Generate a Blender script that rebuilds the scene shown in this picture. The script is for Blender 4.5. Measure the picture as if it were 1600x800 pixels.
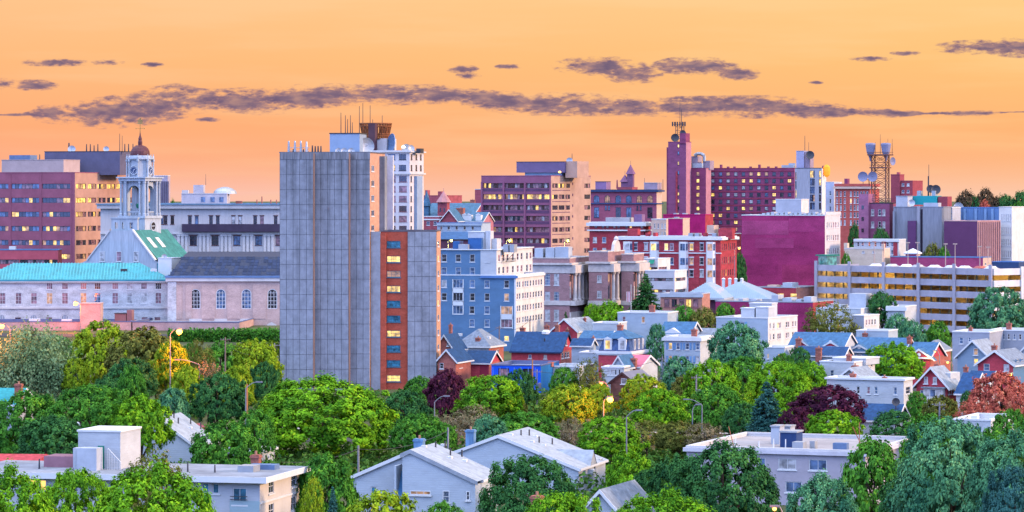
import bpy, math, random
import numpy as np
from math import radians, sin, cos, pi, sqrt, atan
random.seed(7)
scene = bpy.context.scene
for o in list(bpy.data.objects): bpy.data.objects.remove(o, do_unlink=True)
COL = scene.collection

# ---------------------------------------------------------------- camera (telephoto from the hill, level, 37 m above the tower's foot)
F = 5160.0      # focal length in photo pixels (1600 wide)
HZ = 300.0      # photo row of the horizon
CZ = 37.0       # camera height
cam = bpy.data.cameras.new('camera')
camo = bpy.data.objects.new('camera', cam); COL.objects.link(camo)
camo.location = (0, 0, CZ); camo.rotation_euler = (pi/2, 0, 0)
cam.sensor_width = 36; cam.lens = F/1600*36; cam.shift_y = -(400-HZ)/1600
cam.clip_start = 1; cam.clip_end = 20000
scene.camera = camo

# ---------------------------------------------------------------- sky: dusk, afterglow ahead and to the right, cool sky behind the viewer
SUN_AZ = radians(95)     # from straight ahead, clockwise
SUN_EL = radians(15)
world = bpy.data.worlds.new('World'); scene.world = world; world.use_nodes = True
wn = world.node_tree; wn.nodes.clear()
def N(t, **kw):
    n = wn.nodes.new(t)
    for k, v in kw.items(): setattr(n, k, v)
    return n
def wl(a, b): wn.links.new(a, b)
def val(v): n = N('ShaderNodeValue'); n.outputs[0].default_value = v; return n.outputs[0]
def M(op, a, b=None, c=None, clamp=False):
    n = N('ShaderNodeMath', operation=op, use_clamp=clamp)
    for i, x in enumerate((a, b, c)):
        if x is None: continue
        if hasattr(x, 'is_linked'): wl(x, n.inputs[i])
        else: n.inputs[i].default_value = x
    return n.outputs[0]
def RAMP(fac, stops, interp='LINEAR'):
    n = N('ShaderNodeValToRGB'); n.color_ramp.interpolation = interp
    e = n.color_ramp.elements
    while len(e) < len(stops): e.new(0.5)
    for i, (p, c) in enumerate(stops):
        e[i].position = p; e[i].color = (*c, 1) if len(c) == 3 else c
    wl(fac, n.inputs[0]); return n.outputs[0]
def MIX(f, a, b, mode='MIX'):
    n = N('ShaderNodeMix', data_type='RGBA', blend_type=mode)
    for s, x in ((0, f), (6, a), (7, b)):
        if hasattr(x, 'is_linked'): wl(x, n.inputs[s])
        elif s == 0: n.inputs[0].default_value = x
        else: n.inputs[s].default_value = (*x, 1)
    return n.outputs[2]
def lin(r, g, b):
    f = lambda c: (c/255/12.92) if c/255 <= .04045 else ((c/255+.055)/1.055)**2.4
    return (f(r), f(g), f(b))
tc = N('ShaderNodeTexCoord'); sx = N('ShaderNodeSeparateXYZ'); wl(tc.outputs['Generated'], sx.inputs[0])
dx, dy, dz = sx.outputs
up = M('MAXIMUM', dz, 0.0)
# west-facing glow, low over the horizon
glow = RAMP(M('POWER', up, 0.5), [(0, lin(252, 196, 174)), (.045, lin(253, 191, 164)), (.10, lin(254, 179, 134)), (.14, lin(255, 178, 122)), (.20, lin(255, 192, 126)), (.245, lin(255, 202, 140)),
                                   (.36, lin(252, 206, 170)), (.55, lin(226, 210, 226)), (1, lin(212, 220, 255))])
cool = RAMP(M('POWER', up, 0.5), [(0, (.60, .95, 2.5)), (.3, (.74, 1.18, 2.85)), (.6, (1.05, 1.5, 3.0)), (.8, (1.7, 2.1, 3.2)), (1, (3.9, 4.1, 4.6))])
westness = M('ADD', M('MULTIPLY', dy, 0.92), M('MULTIPLY', dx, 0.39))
wf = N('ShaderNodeMapRange', interpolation_type='SMOOTHSTEP'); wl(westness, wf.inputs[0])
wf.inputs[1].default_value = -0.25; wf.inputs[2].default_value = 0.75
cv0 = N('ShaderNodeCombineXYZ'); wl(M('MULTIPLY', dx, 9.0), cv0.inputs[0]); wl(M('MULTIPLY', dz, 95.0), cv0.inputs[1]); wl(dy, cv0.inputs[2])
wsp = N('ShaderNodeTexNoise'); wsp.inputs['Scale'].default_value = 1.6; wsp.inputs['Detail'].default_value = 6; wl(cv0.outputs[0], wsp.inputs['Vector'])
wm = N('ShaderNodeMapRange', interpolation_type='SMOOTHSTEP'); wl(wsp.outputs[0], wm.inputs[0]); wm.inputs[1].default_value = .42; wm.inputs[2].default_value = .72; wm.inputs[4].default_value = .30
glow = MIX(wm.outputs[0], glow, lin(255, 212, 160))
hue = MIX(M('MULTIPLY_ADD', dx, 2.6, 0.5, clamp=True), (1.0, .93, 1.0), (1.0, 1.06, .92))
EXPO = 0.7; KX = 2**-EXPO
gl2 = MIX(1.0, MIX(1.0, glow, hue, 'MULTIPLY'), (KX, KX, KX), 'MULTIPLY')
base = MIX(wf.outputs[0], cool, gl2)
# a physical sky underneath adds its own low-sun gradient
ns = N('ShaderNodeTexSky', sky_type='NISHITA'); ns.sun_disc = False; ns.sun_elevation = SUN_EL; ns.sun_rotation = SUN_AZ
nsm = MIX(1.0, ns.outputs[0], (.0015, .0015, .002), 'MULTIPLY')
base = MIX(1.0, base, nsm, 'ADD')
# clouds: long low bank and a few torn scraps, placed by bearing and altitude
ysafe = M('MAXIMUM', dy, 0.05)
p = M('MULTIPLY_ADD', M('DIVIDE', dx, ysafe), F, 800.0)      # bearing scale
q = M('SUBTRACT', HZ, M('MULTIPLY', M('DIVIDE', dz, ysafe), F))
cv = N('ShaderNodeCombineXYZ'); wl(M('DIVIDE', p, 100.0), cv.inputs[0]); wl(M('DIVIDE', q, 36.0), cv.inputs[1])
nz = N('ShaderNodeTexNoise'); nz.inputs['Scale'].default_value = 1.5; nz.inputs['Detail'].default_value = 9; nz.inputs['Roughness'].default_value = .66
wl(cv.outputs[0], nz.inputs['Vector'])
nz2 = N('ShaderNodeTexNoise'); nz2.inputs['Scale'].default_value = 3.1; nz2.inputs['Detail'].default_value = 5
wl(cv.outputs[0], nz2.inputs['Vector'])
bank = [(30, 179, 2), (60, 178, 10), (110, 178, 14), (200, 173, 21), (270, 160, 22), (330, 157, 14), (420, 157, 17), (500, 150, 15), (600, 149, 13), (700, 148, 12), (760, 156, 13),
        (800, 161, 14), (900, 163, 14), (1000, 165, 13), (1100, 167, 13), (1200, 167, 14), (1270, 170, 12), (1340, 175, 6), (1400, 177, 5), (1460, 177, 2), (1520, 177, 4), (1590, 175, 1)]
pn = M('DIVIDE', M('SUBTRACT', p, -200.0), 2000.0, clamp=True)
def curve(pts):
    n = N('ShaderNodeFloatCurve'); c = n.mapping.curves[0]
    pts = [(-200, pts[0][1])] + pts + [(1800, pts[-1][1])]
    while len(c.points) < len(pts): c.points.new(.5, .5)
    for i, (x, y) in enumerate(pts): c.points[i].location = ((x+200)/2000, y)
    n.mapping.update(); wl(pn, n.inputs['Value']); return n.outputs[0]
cc = M('MULTIPLY', curve([(x, c/300) for x, c, t in bank]), 300.0)
ct = M('MULTIPLY', curve([(x, t/60) for x, c, t in bank]), 76.0)
dens = M('SUBTRACT', 1.0, M('ABSOLUTE', M('DIVIDE', M('SUBTRACT', q, cc), M('MAXIMUM', ct, .5))))
for cx, cy, rx, ry in [(85, 98, 62, 6), (165, 97, 30, 5), (238, 101, 18, 4), (2, 131, 30, 9), (55, 133, 38, 9), (722, 108, 26, 7), (732, 118, 20, 6), (795, 104, 22, 4), (935, 103, 72, 15),
                       (990, 117, 46, 14), (1085, 103, 66, 15), (1148, 115, 40, 12), (1275, 129, 12, 3), (1540, 74, 82, 12), (1600, 74, 70, 16), (1700, 70, 90, 20), (1360, 92, 34, 4), (1415, 83, 24, 4), (325, 187, 20, 4)]:
    a = M('POWER', M('DIVIDE', M('SUBTRACT', p, cx), rx), 2.0); b = M('POWER', M('DIVIDE', M('SUBTRACT', q, cy), ry), 2.0)
    dens = M('MAXIMUM', dens, M('SUBTRACT', 1.0, M('SQRT', M('ADD', a, b))))
dn = M('ADD', dens, M('MULTIPLY', M('SUBTRACT', nz.outputs[0], 0.43), 3.4))
nz3 = N('ShaderNodeTexNoise'); nz3.inputs['Scale'].default_value = 5.5; nz3.inputs['Detail'].default_value = 6; nz3.inputs['Roughness'].default_value = .6; wl(cv.outputs[0], nz3.inputs['Vector'])
dn = M('ADD', dn, M('MULTIPLY', M('SUBTRACT', nz3.outputs[0], .52), 2.4))
dens2 = M('MULTIPLY', dn, M('MULTIPLY_ADD', dens, 8.0, 1.0, clamp=True))
cm = N('ShaderNodeMapRange', interpolation_type='SMOOTHSTEP'); wl(dens2, cm.inputs[0]); cm.inputs[1].default_value = 0.0; cm.inputs[2].default_value = .9
ahead = M('GREATER_THAN', dy, 0.3)
cmask = M('MULTIPLY', M('MULTIPLY', cm.outputs[0], ahead), 0.93)
ccol = RAMP(nz2.outputs[0], [(.30, lin(88, 80, 120)), (.48, lin(116, 98, 126)), (.76, lin(190, 146, 136))])
cedge = N('ShaderNodeMapRange', interpolation_type='SMOOTHSTEP'); wl(dens2, cedge.inputs[0]); cedge.inputs[1].default_value = .25; cedge.inputs[2].default_value = 1.3
ccol = MIX(cedge.outputs[0], lin(176, 132, 132), ccol)
base = MIX(cmask, base, MIX(1.0, ccol, (KX, KX, KX), 'MULTIPLY'))
bg = N('ShaderNodeBackground'); bg.inputs[1].default_value = 1.0; wl(base, bg.inputs[0])
wo = N('ShaderNodeOutputWorld'); wl(bg.outputs[0], wo.inputs[0])

# ---------------------------------------------------------------- the sun's last warm light, low from the right
sl = bpy.data.lights.new('sun', 'SUN'); sl.energy = 4.2; sl.angle = radians(9); sl.color = (1.0, .68, .40)
slo = bpy.data.objects.new('sun', sl); COL.objects.link(slo)
from mathutils import Vector
sd = Vector((sin(SUN_AZ)*cos(SUN_EL), cos(SUN_AZ)*cos(SUN_EL), sin(SUN_EL)))
slo.rotation_euler = sd.to_track_quat('Z', 'Y').to_euler(); slo.location = (300, 300, 300)

scene.view_settings.view_transform = 'Standard'; scene.view_settings.look = 'None'
scene.view_settings.exposure = EXPO; scene.view_settings.gamma = 1.0
scene.render.resolution_x = 1024; scene.render.resolution_y = 512
scene.render.engine = 'CYCLES'
scene.cycles.max_bounces = 5; scene.cycles.diffuse_bounces = 1; scene.cycles.transparent_max_bounces = 6

# ---------------------------------------------------------------- helpers
def PX(px, Y): return (px-800)/F*Y
def PZ(py, Y): return CZ-(py-HZ)/F*Y
GY = [-2000, -50, 0, 150, 260, 330, 650, 800, 1000, 1100, 1400, 2000, 8000]
GZ = [35, 35, 35, 16, 5, 1.5, 1, 2.5, 6, 9, 12, 14, 14]
def g(Y): return float(np.interp(Y, GY, GZ))

MATS = {}
def mat(name, col, rough=.8, var=.14, scale=.35, kind=None, metal=0.0, spec=.1, emis=0.0, rand=0.0, ecol=None):
    if name in MATS: return MATS[name]
    m = bpy.data.materials.new(name); m.use_nodes = True; nt = m.node_tree; b = nt.nodes['Principled BSDF']
    nn = lambda t, **k: [setattr(n, kk, vv) for n in [nt.nodes.new(t)] for kk, vv in k.items()] and n or n
    def new(t, **k):
        n = nt.nodes.new(t)
        for kk, vv in k.items(): setattr(n, kk, vv)
        return n
    L = nt.links.new
    tcn = new('ShaderNodeTexCoord'); mp = new('ShaderNodeMapping'); L(tcn.outputs['Object'], mp.inputs[0])
    n1 = new('ShaderNodeTexNoise'); n1.inputs['Scale'].default_value = scale; n1.inputs['Detail'].default_value = 7; n1.inputs['Roughness'].default_value = .65
    L(mp.outputs[0], n1.inputs['Vector'])
    if rand:
        oi0 = new('ShaderNodeObjectInfo'); sc0 = new('ShaderNodeMath', operation='MULTIPLY'); L(oi0.outputs['Random'], sc0.inputs[0]); sc0.inputs[1].default_value = 300; L(sc0.outputs[0], mp.inputs['Location'])
    if kind == 'streak': mp.inputs['Scale'].default_value = (1.6, 1.6, .16)
    if kind in ('siding', 'brick'): mp.inputs['Scale'].default_value = (.6, .6, 1.3)
    mr = new('ShaderNodeMapRange'); L(n1.outputs[0], mr.inputs[0]); mr.inputs[1].default_value = .36; mr.inputs[2].default_value = .64
    mr.inputs[3].default_value = 1-var; mr.inputs[4].default_value = 1+var
    fac = mr.outputs[0]
    def mul(a, bb):
        k = new('ShaderNodeMath', operation='MULTIPLY'); L(a, k.inputs[0])
        if hasattr(bb, 'is_linked'): L(bb, k.inputs[1])
        else: k.inputs[1].default_value = bb
        return k.outputs[0]
    n2 = new('ShaderNodeTexNoise'); n2.inputs['Scale'].default_value = 2.2 if kind != 'brick' else 5.0; n2.inputs['Detail'].default_value = 4; L(mp.outputs[0], n2.inputs['Vector'])
    mr2 = new('ShaderNodeMapRange'); L(n2.outputs[0], mr2.inputs[0]); mr2.inputs[1].default_value = .3; mr2.inputs[2].default_value = .7
    vv = var*1.1 if kind in ('brick', 'shingle', 'streak') else var*.3
    mr2.inputs[3].default_value = 1-vv; mr2.inputs[4].default_value = 1+vv
    fac = mul(fac, mr2.outputs[0])
    if rand:
        oi = new('ShaderNodeObjectInfo'); m3 = new('ShaderNodeMapRange'); L(oi.outputs['Random'], m3.inputs[0]); m3.inputs[3].default_value = 1-rand; m3.inputs[4].default_value = 1+rand
        fac = mul(fac, m3.outputs[0])
    vm = new('ShaderNodeVectorMath', operation='SCALE'); vm.inputs[0].default_value = [c*KX for c in col]; L(fac, vm.inputs['Scale'])
    L(vm.outputs[0], b.inputs['Base Color'])
    b.inputs['Roughness'].default_value = rough; b.inputs['Metallic'].default_value = metal; b.inputs['Specular IOR Level'].default_value = spec
    bump = new('ShaderNodeBump'); bump.inputs['Strength'].default_value = .35; bump.inputs['Distance'].default_value = .05
    L(n2.outputs[0], bump.inputs['Height'])
    if kind == 'siding':
        sz = new('ShaderNodeSeparateXYZ'); L(tcn.outputs['Object'], sz.inputs[0])
        fr = new('ShaderNodeMath', operation='FRACT'); L(mul(sz.outputs[2], 4.2), fr.inputs[0])
        L(fr.outputs[0], bump.inputs['Height']); bump.inputs['Distance'].default_value = .04; bump.inputs['Strength'].default_value = .8
    L(bump.outputs[0], b.inputs['Normal'])
    if emis:
        b.inputs['Emission Strength'].default_value = emis*KX; b.inputs['Emission Color'].default_value = (*(ecol or col), 1)
    MATS[name] = m; return m

def glass_mat(name, col, rough=.12, lit=0.0, litcol=(1, .6, .15), split=True, spec=.8):
    if name in MATS: return MATS[name]
    m = bpy.data.materials.new(name); m.use_nodes = True; nt = m.node_tree; b = nt.nodes['Principled BSDF']; L = nt.links.new
    oi = nt.nodes.new('ShaderNodeObjectInfo'); tcn = nt.nodes.new('ShaderNodeTexCoord')
    ad = nt.nodes.new('ShaderNodeVectorMath'); ad.operation = 'ADD'; L(tcn.outputs['Object'], ad.inputs[0])
    sc = nt.nodes.new('ShaderNodeMath'); sc.operation = 'MULTIPLY'; L(oi.outputs['Random'], sc.inputs[0]); sc.inputs[1].default_value = 90
    L(sc.outputs[0], ad.inputs[1])
    n = nt.nodes.new('ShaderNodeTexNoise'); n.inputs['Scale'].default_value = 1.1; n.inputs['Detail'].default_value = 3; L(ad.outputs[0], n.inputs['Vector'])
    rp = nt.nodes.new('ShaderNodeMapRange'); L(n.outputs[0], rp.inputs[0]); rp.inputs[1].default_value = .35; rp.inputs[2].default_value = .68; rp.inputs[3].default_value = .35; rp.inputs[4].default_value = 1.5
    vm = nt.nodes.new('ShaderNodeVectorMath'); vm.operation = 'SCALE'; vm.inputs[0].default_value = [c*KX for c in col]; L(rp.outputs[0], vm.inputs['Scale'])
    L(vm.outputs[0], b.inputs['Base Color']); b.inputs['Roughness'].default_value = rough; b.inputs['Specular IOR Level'].default_value = spec
    if lit:
        b.inputs['Emission Color'].default_value = (*litcol, 1)
        mm = nt.nodes.new('ShaderNodeMath'); mm.operation = 'MULTIPLY'; L(rp.outputs[0], mm.inputs[0]); mm.inputs[1].default_value = lit*KX
        L(mm.outputs[0], b.inputs['Emission Strength'])
    MATS[name] = m; return m

G = {'dark': glass_mat('glass_dark', (.035, .035, .05)), 'blue': glass_mat('glass_sky', (.10, .16, .28), .1),
     'blind': glass_mat('glass_blind', (.42, .40, .40), .4), 'lit': glass_mat('glass_lit', (.5, .32, .1), .3, 1.15, (1, .60, .12)),
     'dim': glass_mat('glass_dim', (.25, .16, .1), .3, .38, (1, .48, .16)), 'rose': glass_mat('glass_rose', (.28, .14, .16), .25),
     'teal': glass_mat('glass_teal', (.05, .22, .34), .1)}

class MB:
    def __init__(s): s.v = []; s.f = []; s.m = []
    def poly(s, pts, m=0):
        i = len(s.v); s.v += [tuple(p) for p in pts]; s.f.append(tuple(range(i, i+len(pts)))); s.m.append(m)
    def box(s, x0, x1, y0, y1, z0, z1, m=0):
        i = len(s.v)
        s.v += [(x0, y0, z0), (x1, y0, z0), (x1, y1, z0), (x0, y1, z0), (x0, y0, z1), (x1, y0, z1), (x1, y1, z1), (x0, y1, z1)]
        for q in ((0, 3, 2, 1), (4, 5, 6, 7), (0, 1, 5, 4), (1, 2, 6, 5), (2, 3, 7, 6), (3, 0, 4, 7)):
            s.f.append(tuple(i+k for k in q)); s.m.append(m)
    def bar(s, a, b, r, n=6, r2=None, m=0, cap=True):
        a = Vector(a); b = Vector(b); d = (b-a).normalized(); r2 = r if r2 is None else r2
        t = d.orthogonal().normalized(); u = d.cross(t); i = len(s.v)
        for c, rr in ((a, r), (b, r2)):
            for k in range(n):
                w = 2*pi*k/n; s.v.append(tuple(c+(t*cos(w)+u*sin(w))*rr))
        for k in range(n):
            s.f.append((i+k, i+(k+1) % n, i+n+(k+1) % n, i+n+k)); s.m.append(m)
        if cap:
            s.f.append(tuple(i+k for k in reversed(range(n)))); s.f.append(tuple(i+n+k for k in range(n))); s.m += [m, m]
    def lathe(s, prof, n=16, c=(0, 0, 0), m=0, sy=1.0, off=0):
        i = len(s.v)
        for r, z in prof:
            for k in range(n):
                w = 2*pi*(k+off)/n; s.v.append((c[0]+r*cos(w), c[1]+r*sin(w)*sy, c[2]+z))
        for j in range(len(prof)-1):
            for k in range(n):
                a = i+j*n+k; b = i+j*n+(k+1) % n
                s.f.append((a, b, b+n, a+n)); s.m.append(m)
        s.f.append(tuple(i+k for k in reversed(range(n)))); s.f.append(tuple(i+(len(prof)-1)*n+k for k in range(n))); s.m += [m, m]
    def mesh(s, name, mats):
        me = bpy.data.meshes.new(name); me.from_pydata(s.v, [], s.f)
        for m in (mats if isinstance(mats, (list, tuple)) else [mats]): me.materials.append(m)
        if any(s.m): me.polygons.foreach_set('material_index', s.m)
        me.update(); return me
    def build(s, name, mats, parent=None, loc=(0, 0, 0), rz=0):
        return link(name, s.mesh(name, mats), parent, loc, rz)
def link(name, me, parent=None, loc=(0, 0, 0), rz=0):
    o = bpy.data.objects.new(name, me); COL.objects.link(o); o.location = loc
    if rz: o.rotation_euler.z = rz
    if parent: o.parent = parent
    return o
def thing(name, label, cat, loc=(0, 0, 0), rz=0, group=None):
    o = link(name, None, None, loc, rz); o['label'] = label; o['category'] = cat
    o.empty_display_size = 1
    if group: o['group'] = group
    return o
def struct(name, mb, m, kind='structure'):
    o = mb.build(name, m); o['kind'] = kind; return o

# ---------------------------------------------------------------- windows (shared meshes)
WC = {}
def frame_bars(mb, w, h, nx, nz, t, m=0, sill=True, head=False):
    y0, y1 = .05, .15; e = .003
    mb.box(e, t, y0, y1, e, h-e, m); mb.box(w-t, w-e, y0, y1, e, h-e, m)
    mb.box(t, w-t, y0, y1, e, t, m); mb.box(t, w-t, y0, y1, h-t, h-e, m)
    b = t*.55
    for i in range(1, nx): mb.box(w*i/nx-b/2, w*i/nx+b/2, y0+.01, y1-.01, t, h-t, m)
    for i in range(1, nz): mb.box(t, w-t, y0+.02, y1-.02, h*i/nz-b/2, h*i/nz+b/2, m)
    if sill: mb.box(-.12, w+.12, -.10, .04, -.14, -.004, m)
    if head: mb.box(-.15, w+.15, -.08, .03, h+.004, h+.26, m)
def win_mesh(w, h, nx, nz, t, fm, sill, head, pane):
    key = (w, h, nx, nz, t, fm.name, sill, head, pane)
    if key not in WC:
        mb = MB(); frame_bars(mb, w, h, nx, nz, t, 0, sill, head); mats = [fm]
        if pane: mb.box(t*.6, w-t*.6, .10, .13, t*.6, h-t*.6, 1); mats.append(G[pane])
        WC[key] = mb.mesh('window', mats)
    return WC[key]
def pane_mesh(w, h, t, pane):
    key = ('p', w, h, t, pane)
    if key not in WC:
        mb = MB(); mb.box(t*.6, w-t*.6, .10, .13, t*.6, h-t*.6); WC[key] = mb.mesh('pane', G[pane])
    return WC[key]
def arch_pts(w, h, n=10):
    r = w/2; return [(r+r*cos(pi*k/n), h-r+r*sin(pi*k/n)) for k in range(n+1)]
def arch_mesh(w, h, fm, pane):
    key = ('a', w, h, fm.name, pane)
    if key not in WC:
        mb = MB(); a = arch_pts(w, h); out = [(0, 0)]+[(x, z) for x, z in reversed(a)]+[(w, 0)]
        mb.poly([(x, .12, z) for x, z in out][::-1], 1)
        t = .16; mb.box(.004, t, .04, .11, 0, h-w/2); mb.box(w-t, w-.004, .04, .11, 0, h-w/2); mb.box(t, w-t, .04, .11, .003, t)
        for k in range(10):
            (x0, z0), (x1, z1) = a[k], a[k+1]; c = (w/2, h-w/2); s = 1-2*t/w
            q = [(x0, z0), (x1, z1), (c[0]+(x1-c[0])*s, c[1]+(z1-c[1])*s), (c[0]+(x0-c[0])*s, c[1]+(z0-c[1])*s)]
            mb.poly([(x, .04, z) for x, z in q])
        for i in (1, 2): mb.box(w*i/3-.05, w*i/3+.05, .05, .10, t, h-w*.2)
        for i in range(1, 5): mb.box(t, w-t, .06, .09, h*i/5-.05, h*i/5+.05)
        WC[key] = mb.mesh('window', [fm, G[pane]])
    return WC[key]

R2 = lambda v: max(.1, round(v*20)/20)
def pick(lit, mix):
    r = random.random()
    if r < lit: return 'lit' if random.random() < .72 else 'dim'
    return random.choice(mix)

WHITE = mat('white_trim', (.66, .66, .66), .6, .05)
ROOFG = mat('flat_roof', (.34, .34, .36), .85, .25, .15)
BRICKCH = mat('chimney_brick', (.33, .12, .09), .9, .25, 2, 'brick')
DARKMETAL = mat('dark_metal', (.06, .06, .07), .5, .1, metal=.3)
GREYMETAL = mat('grey_metal', (.40, .42, .45), .45, .1, metal=.4)

class Bld:
    def __init__(s, name, label, cat, xl, xc, xr, top, Y, th=15, W=None, base=None, group=None, fit=True):
        k = (xc-800)/F; t = s.t = radians(th)+(atan(k) if fit else 0); Xc = PX(xc, Y)
        s.Xc, s.Y = Xc, Y; s.c, s.s_ = cos(t), sin(t)
        s.L = s._f(xl); s.W = W if W is not None else s._r(xr)
        s.zb = (g(Y)-.6) if base is None else base
        s.h = PZ(top, Y)-s.zb
        s.root = thing(name, label, cat, (Xc, Y, s.zb), -t, group)
        s.op = {'F': [], 'R': []}; s.extra = []; s.rec = {'F': .15, 'R': .15}
    def _f(s, px): k = (px-800)/F; return (s.Xc-k*s.Y)/(s.c+k*s.s_)
    def _r(s, px): k = (px-800)/F; return (k*s.Y-s.Xc)/(s.s_-k*s.c)
    def a(s, face, px): return -s._f(px) if face == 'F' else s._r(px)
    def z(s, py, dy=0): return PZ(py, s.Y+dy)-s.zb
    def put(s, face, a0, z0, me, name='window', parent=None, off=0):
        loc = (a0, off, z0) if face == 'F' else (-off, a0, z0)
        if parent: return link(name, me, parent)
        return link(name, me, s.root, loc, 0 if face == 'F' else pi/2)
    def win(s, face, xs, ys, w, h, nx=1, nz=2, lit=.08, mix=('dark', 'dark', 'blue'), fm=None, t=.09, sill=True, head=False, arch=False, pat=None, proud=False, small=None):
        """xs, ys: photo columns and rows of the window centres on that face"""
        fm = fm or WHITE; i = 0
        for py in ys:
            for px in xs:
                a0, a1 = s.a(face, px-w/2), s.a(face, px+w/2); z0, z1 = s.z(py+h/2), s.z(py-h/2)
                ww, hh = R2(a1-a0), R2(z1-z0); ac = (a0+a1)/2; a0 = ac-ww/2; z1 = z0+hh
                if pat is not None: pn = {'L': 'lit', 'D': 'dark', 'B': 'blue', 'M': 'dim', 'W': 'blind', 'R': 'rose', 'T': 'teal'}[pat[i % len(pat)]]; i += 1
                else: pn = pick(lit, mix)
                lim = s.L if face == 'F' else s.W
                lo = -s.L if face == 'F' else 0
                if not proud:
                    if a0 < lo+.05 or a0+ww > lo+lim-.05: continue
                    s.op[face].append((a0, a0+ww, z0, z1, arch))
                off = -.14 if proud else 0
                if arch: s.put(face, a0, z0, arch_mesh(ww, hh, fm, pn)); continue
                sm = (h < 9) if small is None else small
                if sm: s.put(face, a0, z0, win_mesh(ww, hh, nx, nz, t, fm, sill, head, pn), off=off)
                else:
                    o = s.put(face, a0, z0, win_mesh(ww, hh, nx, nz, t, fm, sill, head, None), off=off)
                    s.put(face, 0, 0, pane_mesh(ww, hh, t, pn), 'pane', o)
    def ribbon(s, face, spans, ys, h, n=6, lit=.2, mix=('dark', 'dark', 'rose'), fm=None, rec=.35, rows=None):
        """office ribbon windows: one opening per bay, a pane for every light"""
        fm = fm or DARKMETAL; s.rec[face] = rec
        for j, py in enumerate(ys):
            lt = rows[j] if rows else lit
            for x0, x1 in spans:
                a0, a1 = s.a(face, x0), s.a(face, x1); z0, z1 = s.z(py+h/2), s.z(py-h/2); a0, a1 = a0, a1
                s.op[face].append((a0, a1, z0, z1, False))
                w = a1-a0; hh = z1-z0; nn = max(1, n)
                mb = MB(); frame_bars(mb, w, hh, nn, 1, .10, 0, False)
                o = s.put(face, a0, z0, mb.mesh('window', fm), off=rec-.16)
                lw = R2(w/nn-.05)
                for i in range(nn):
                    pm = pane_mesh(lw, R2(hh-.1), .02, pick(lt, mix))
                    link('pane', pm, o, (w*i/nn+.02, 0, .04))
    def walls(s, m, mR=None, name='wall', zt=None):
        mb = MB(); zt = s.h if zt is None else zt; mR = mR or m
        def face(P, op, lo, hi, rec, mi):
            A = sorted({lo, hi, *[round(v, 3) for o in op for v in o[:2]]}); Z = sorted({0, zt, *[round(v, 3) for o in op for v in o[2:4]]})
            A = [a for a in A if lo <= a <= hi]; Z = [z for z in Z if 0 <= z <= zt]
            ops = [(round(o[0], 3), round(o[1], 3), round(o[2], 3), round(o[3], 3)) for o in op]
            for i in range(len(A)-1):
                ac = (A[i]+A[i+1])/2; col = [o for o in ops if o[0] < ac < o[1]]
                zs = 0
                # merge solid cells of a column into runs
                segs = sorted((o[2], o[3]) for o in col); z = 0
                for b, t in segs:
                    if b > z: mb.poly([P(A[i], 0, z), P(A[i+1], 0, z), P(A[i+1], 0, b), P(A[i], 0, b)], mi)
                    z = max(z, t)
                if z < zt: mb.poly([P(A[i], 0, z), P(A[i+1], 0, z), P(A[i+1], 0, zt), P(A[i], 0, zt)], mi)
            for o in op:
                a0, a1, b, t, arch = o
                mb.poly([P(a0, 0, b), P(a0, rec, b), P(a0, rec, t), P(a0, 0, t)][::-1], mi); mb.poly([P(a1, 0, b), P(a1, rec, b), P(a1, rec, t), P(a1, 0, t)], mi)
                mb.poly([P(a0, 0, b), P(a1, 0, b), P(a1, rec, b), P(a0, rec, b)], mi); mb.poly([P(a0, 0, t), P(a1, 0, t), P(a1, rec, t), P(a0, rec, t)][::-1], mi)
                mb.poly([P(a0, rec, b), P(a1, rec, b), P(a1, rec, t), P(a0, rec, t)], mi)
                if arch:
                    w = a1-a0; pts = arch_pts(w, t-b)
                    mb.poly([P(a1, .001, t)]+[P(a0+x, .001, b+z) for x, z in pts[:6]], mi)
                    mb.poly([P(a0+x, .001, b+z) for x, z in pts[5:]]+[P(a0, .001, t)], mi)
        face(lambda a, d, z: (a, d, z), s.op['F'], -s.L, 0, s.rec['F'], 0)
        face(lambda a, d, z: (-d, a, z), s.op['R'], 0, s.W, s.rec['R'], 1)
        mb.poly([(0, s.W, 0), (-s.L, s.W, 0), (-s.L, s.W, zt), (0, s.W, zt)]); mb.poly([(-s.L, s.W, 0), (-s.L, 0, 0), (-s.L, 0, zt), (-s.L, s.W, zt)])
        s.wall = mb.build(name, [m, mR], s.root); return s.wall
    def ring(s, name, z0, z1, p, m, t=.25, parent=None):
        """a band round the building: p metres proud, t metres deep into the wall line"""
        mb = MB(); L, W = s.L, s.W
        mb.box(-L-p, p, -p, t, z0, z1); mb.box(-L-p, p, W-t, W+p, z0, z1); mb.box(-L-p, -L+t, t, W-t, z0, z1); mb.box(-t, p, t, W-t, z0, z1)
        return mb.build(name, m, parent or s.root)
    def band(s, name, face, z0, z1, p, m, a0=None, a1=None):
        mb = MB()
        lo, hi = (-s.L, p) if face == 'F' else (0, s.W)
        lo = lo if a0 is None else a0; hi = hi if a1 is None else a1
        if face == 'F': mb.box(lo, hi, -p, .05, z0, z1)
        else: mb.box(-.05, p, lo, hi, z0, z1)
        return mb.build(name, m, s.root)
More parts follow.
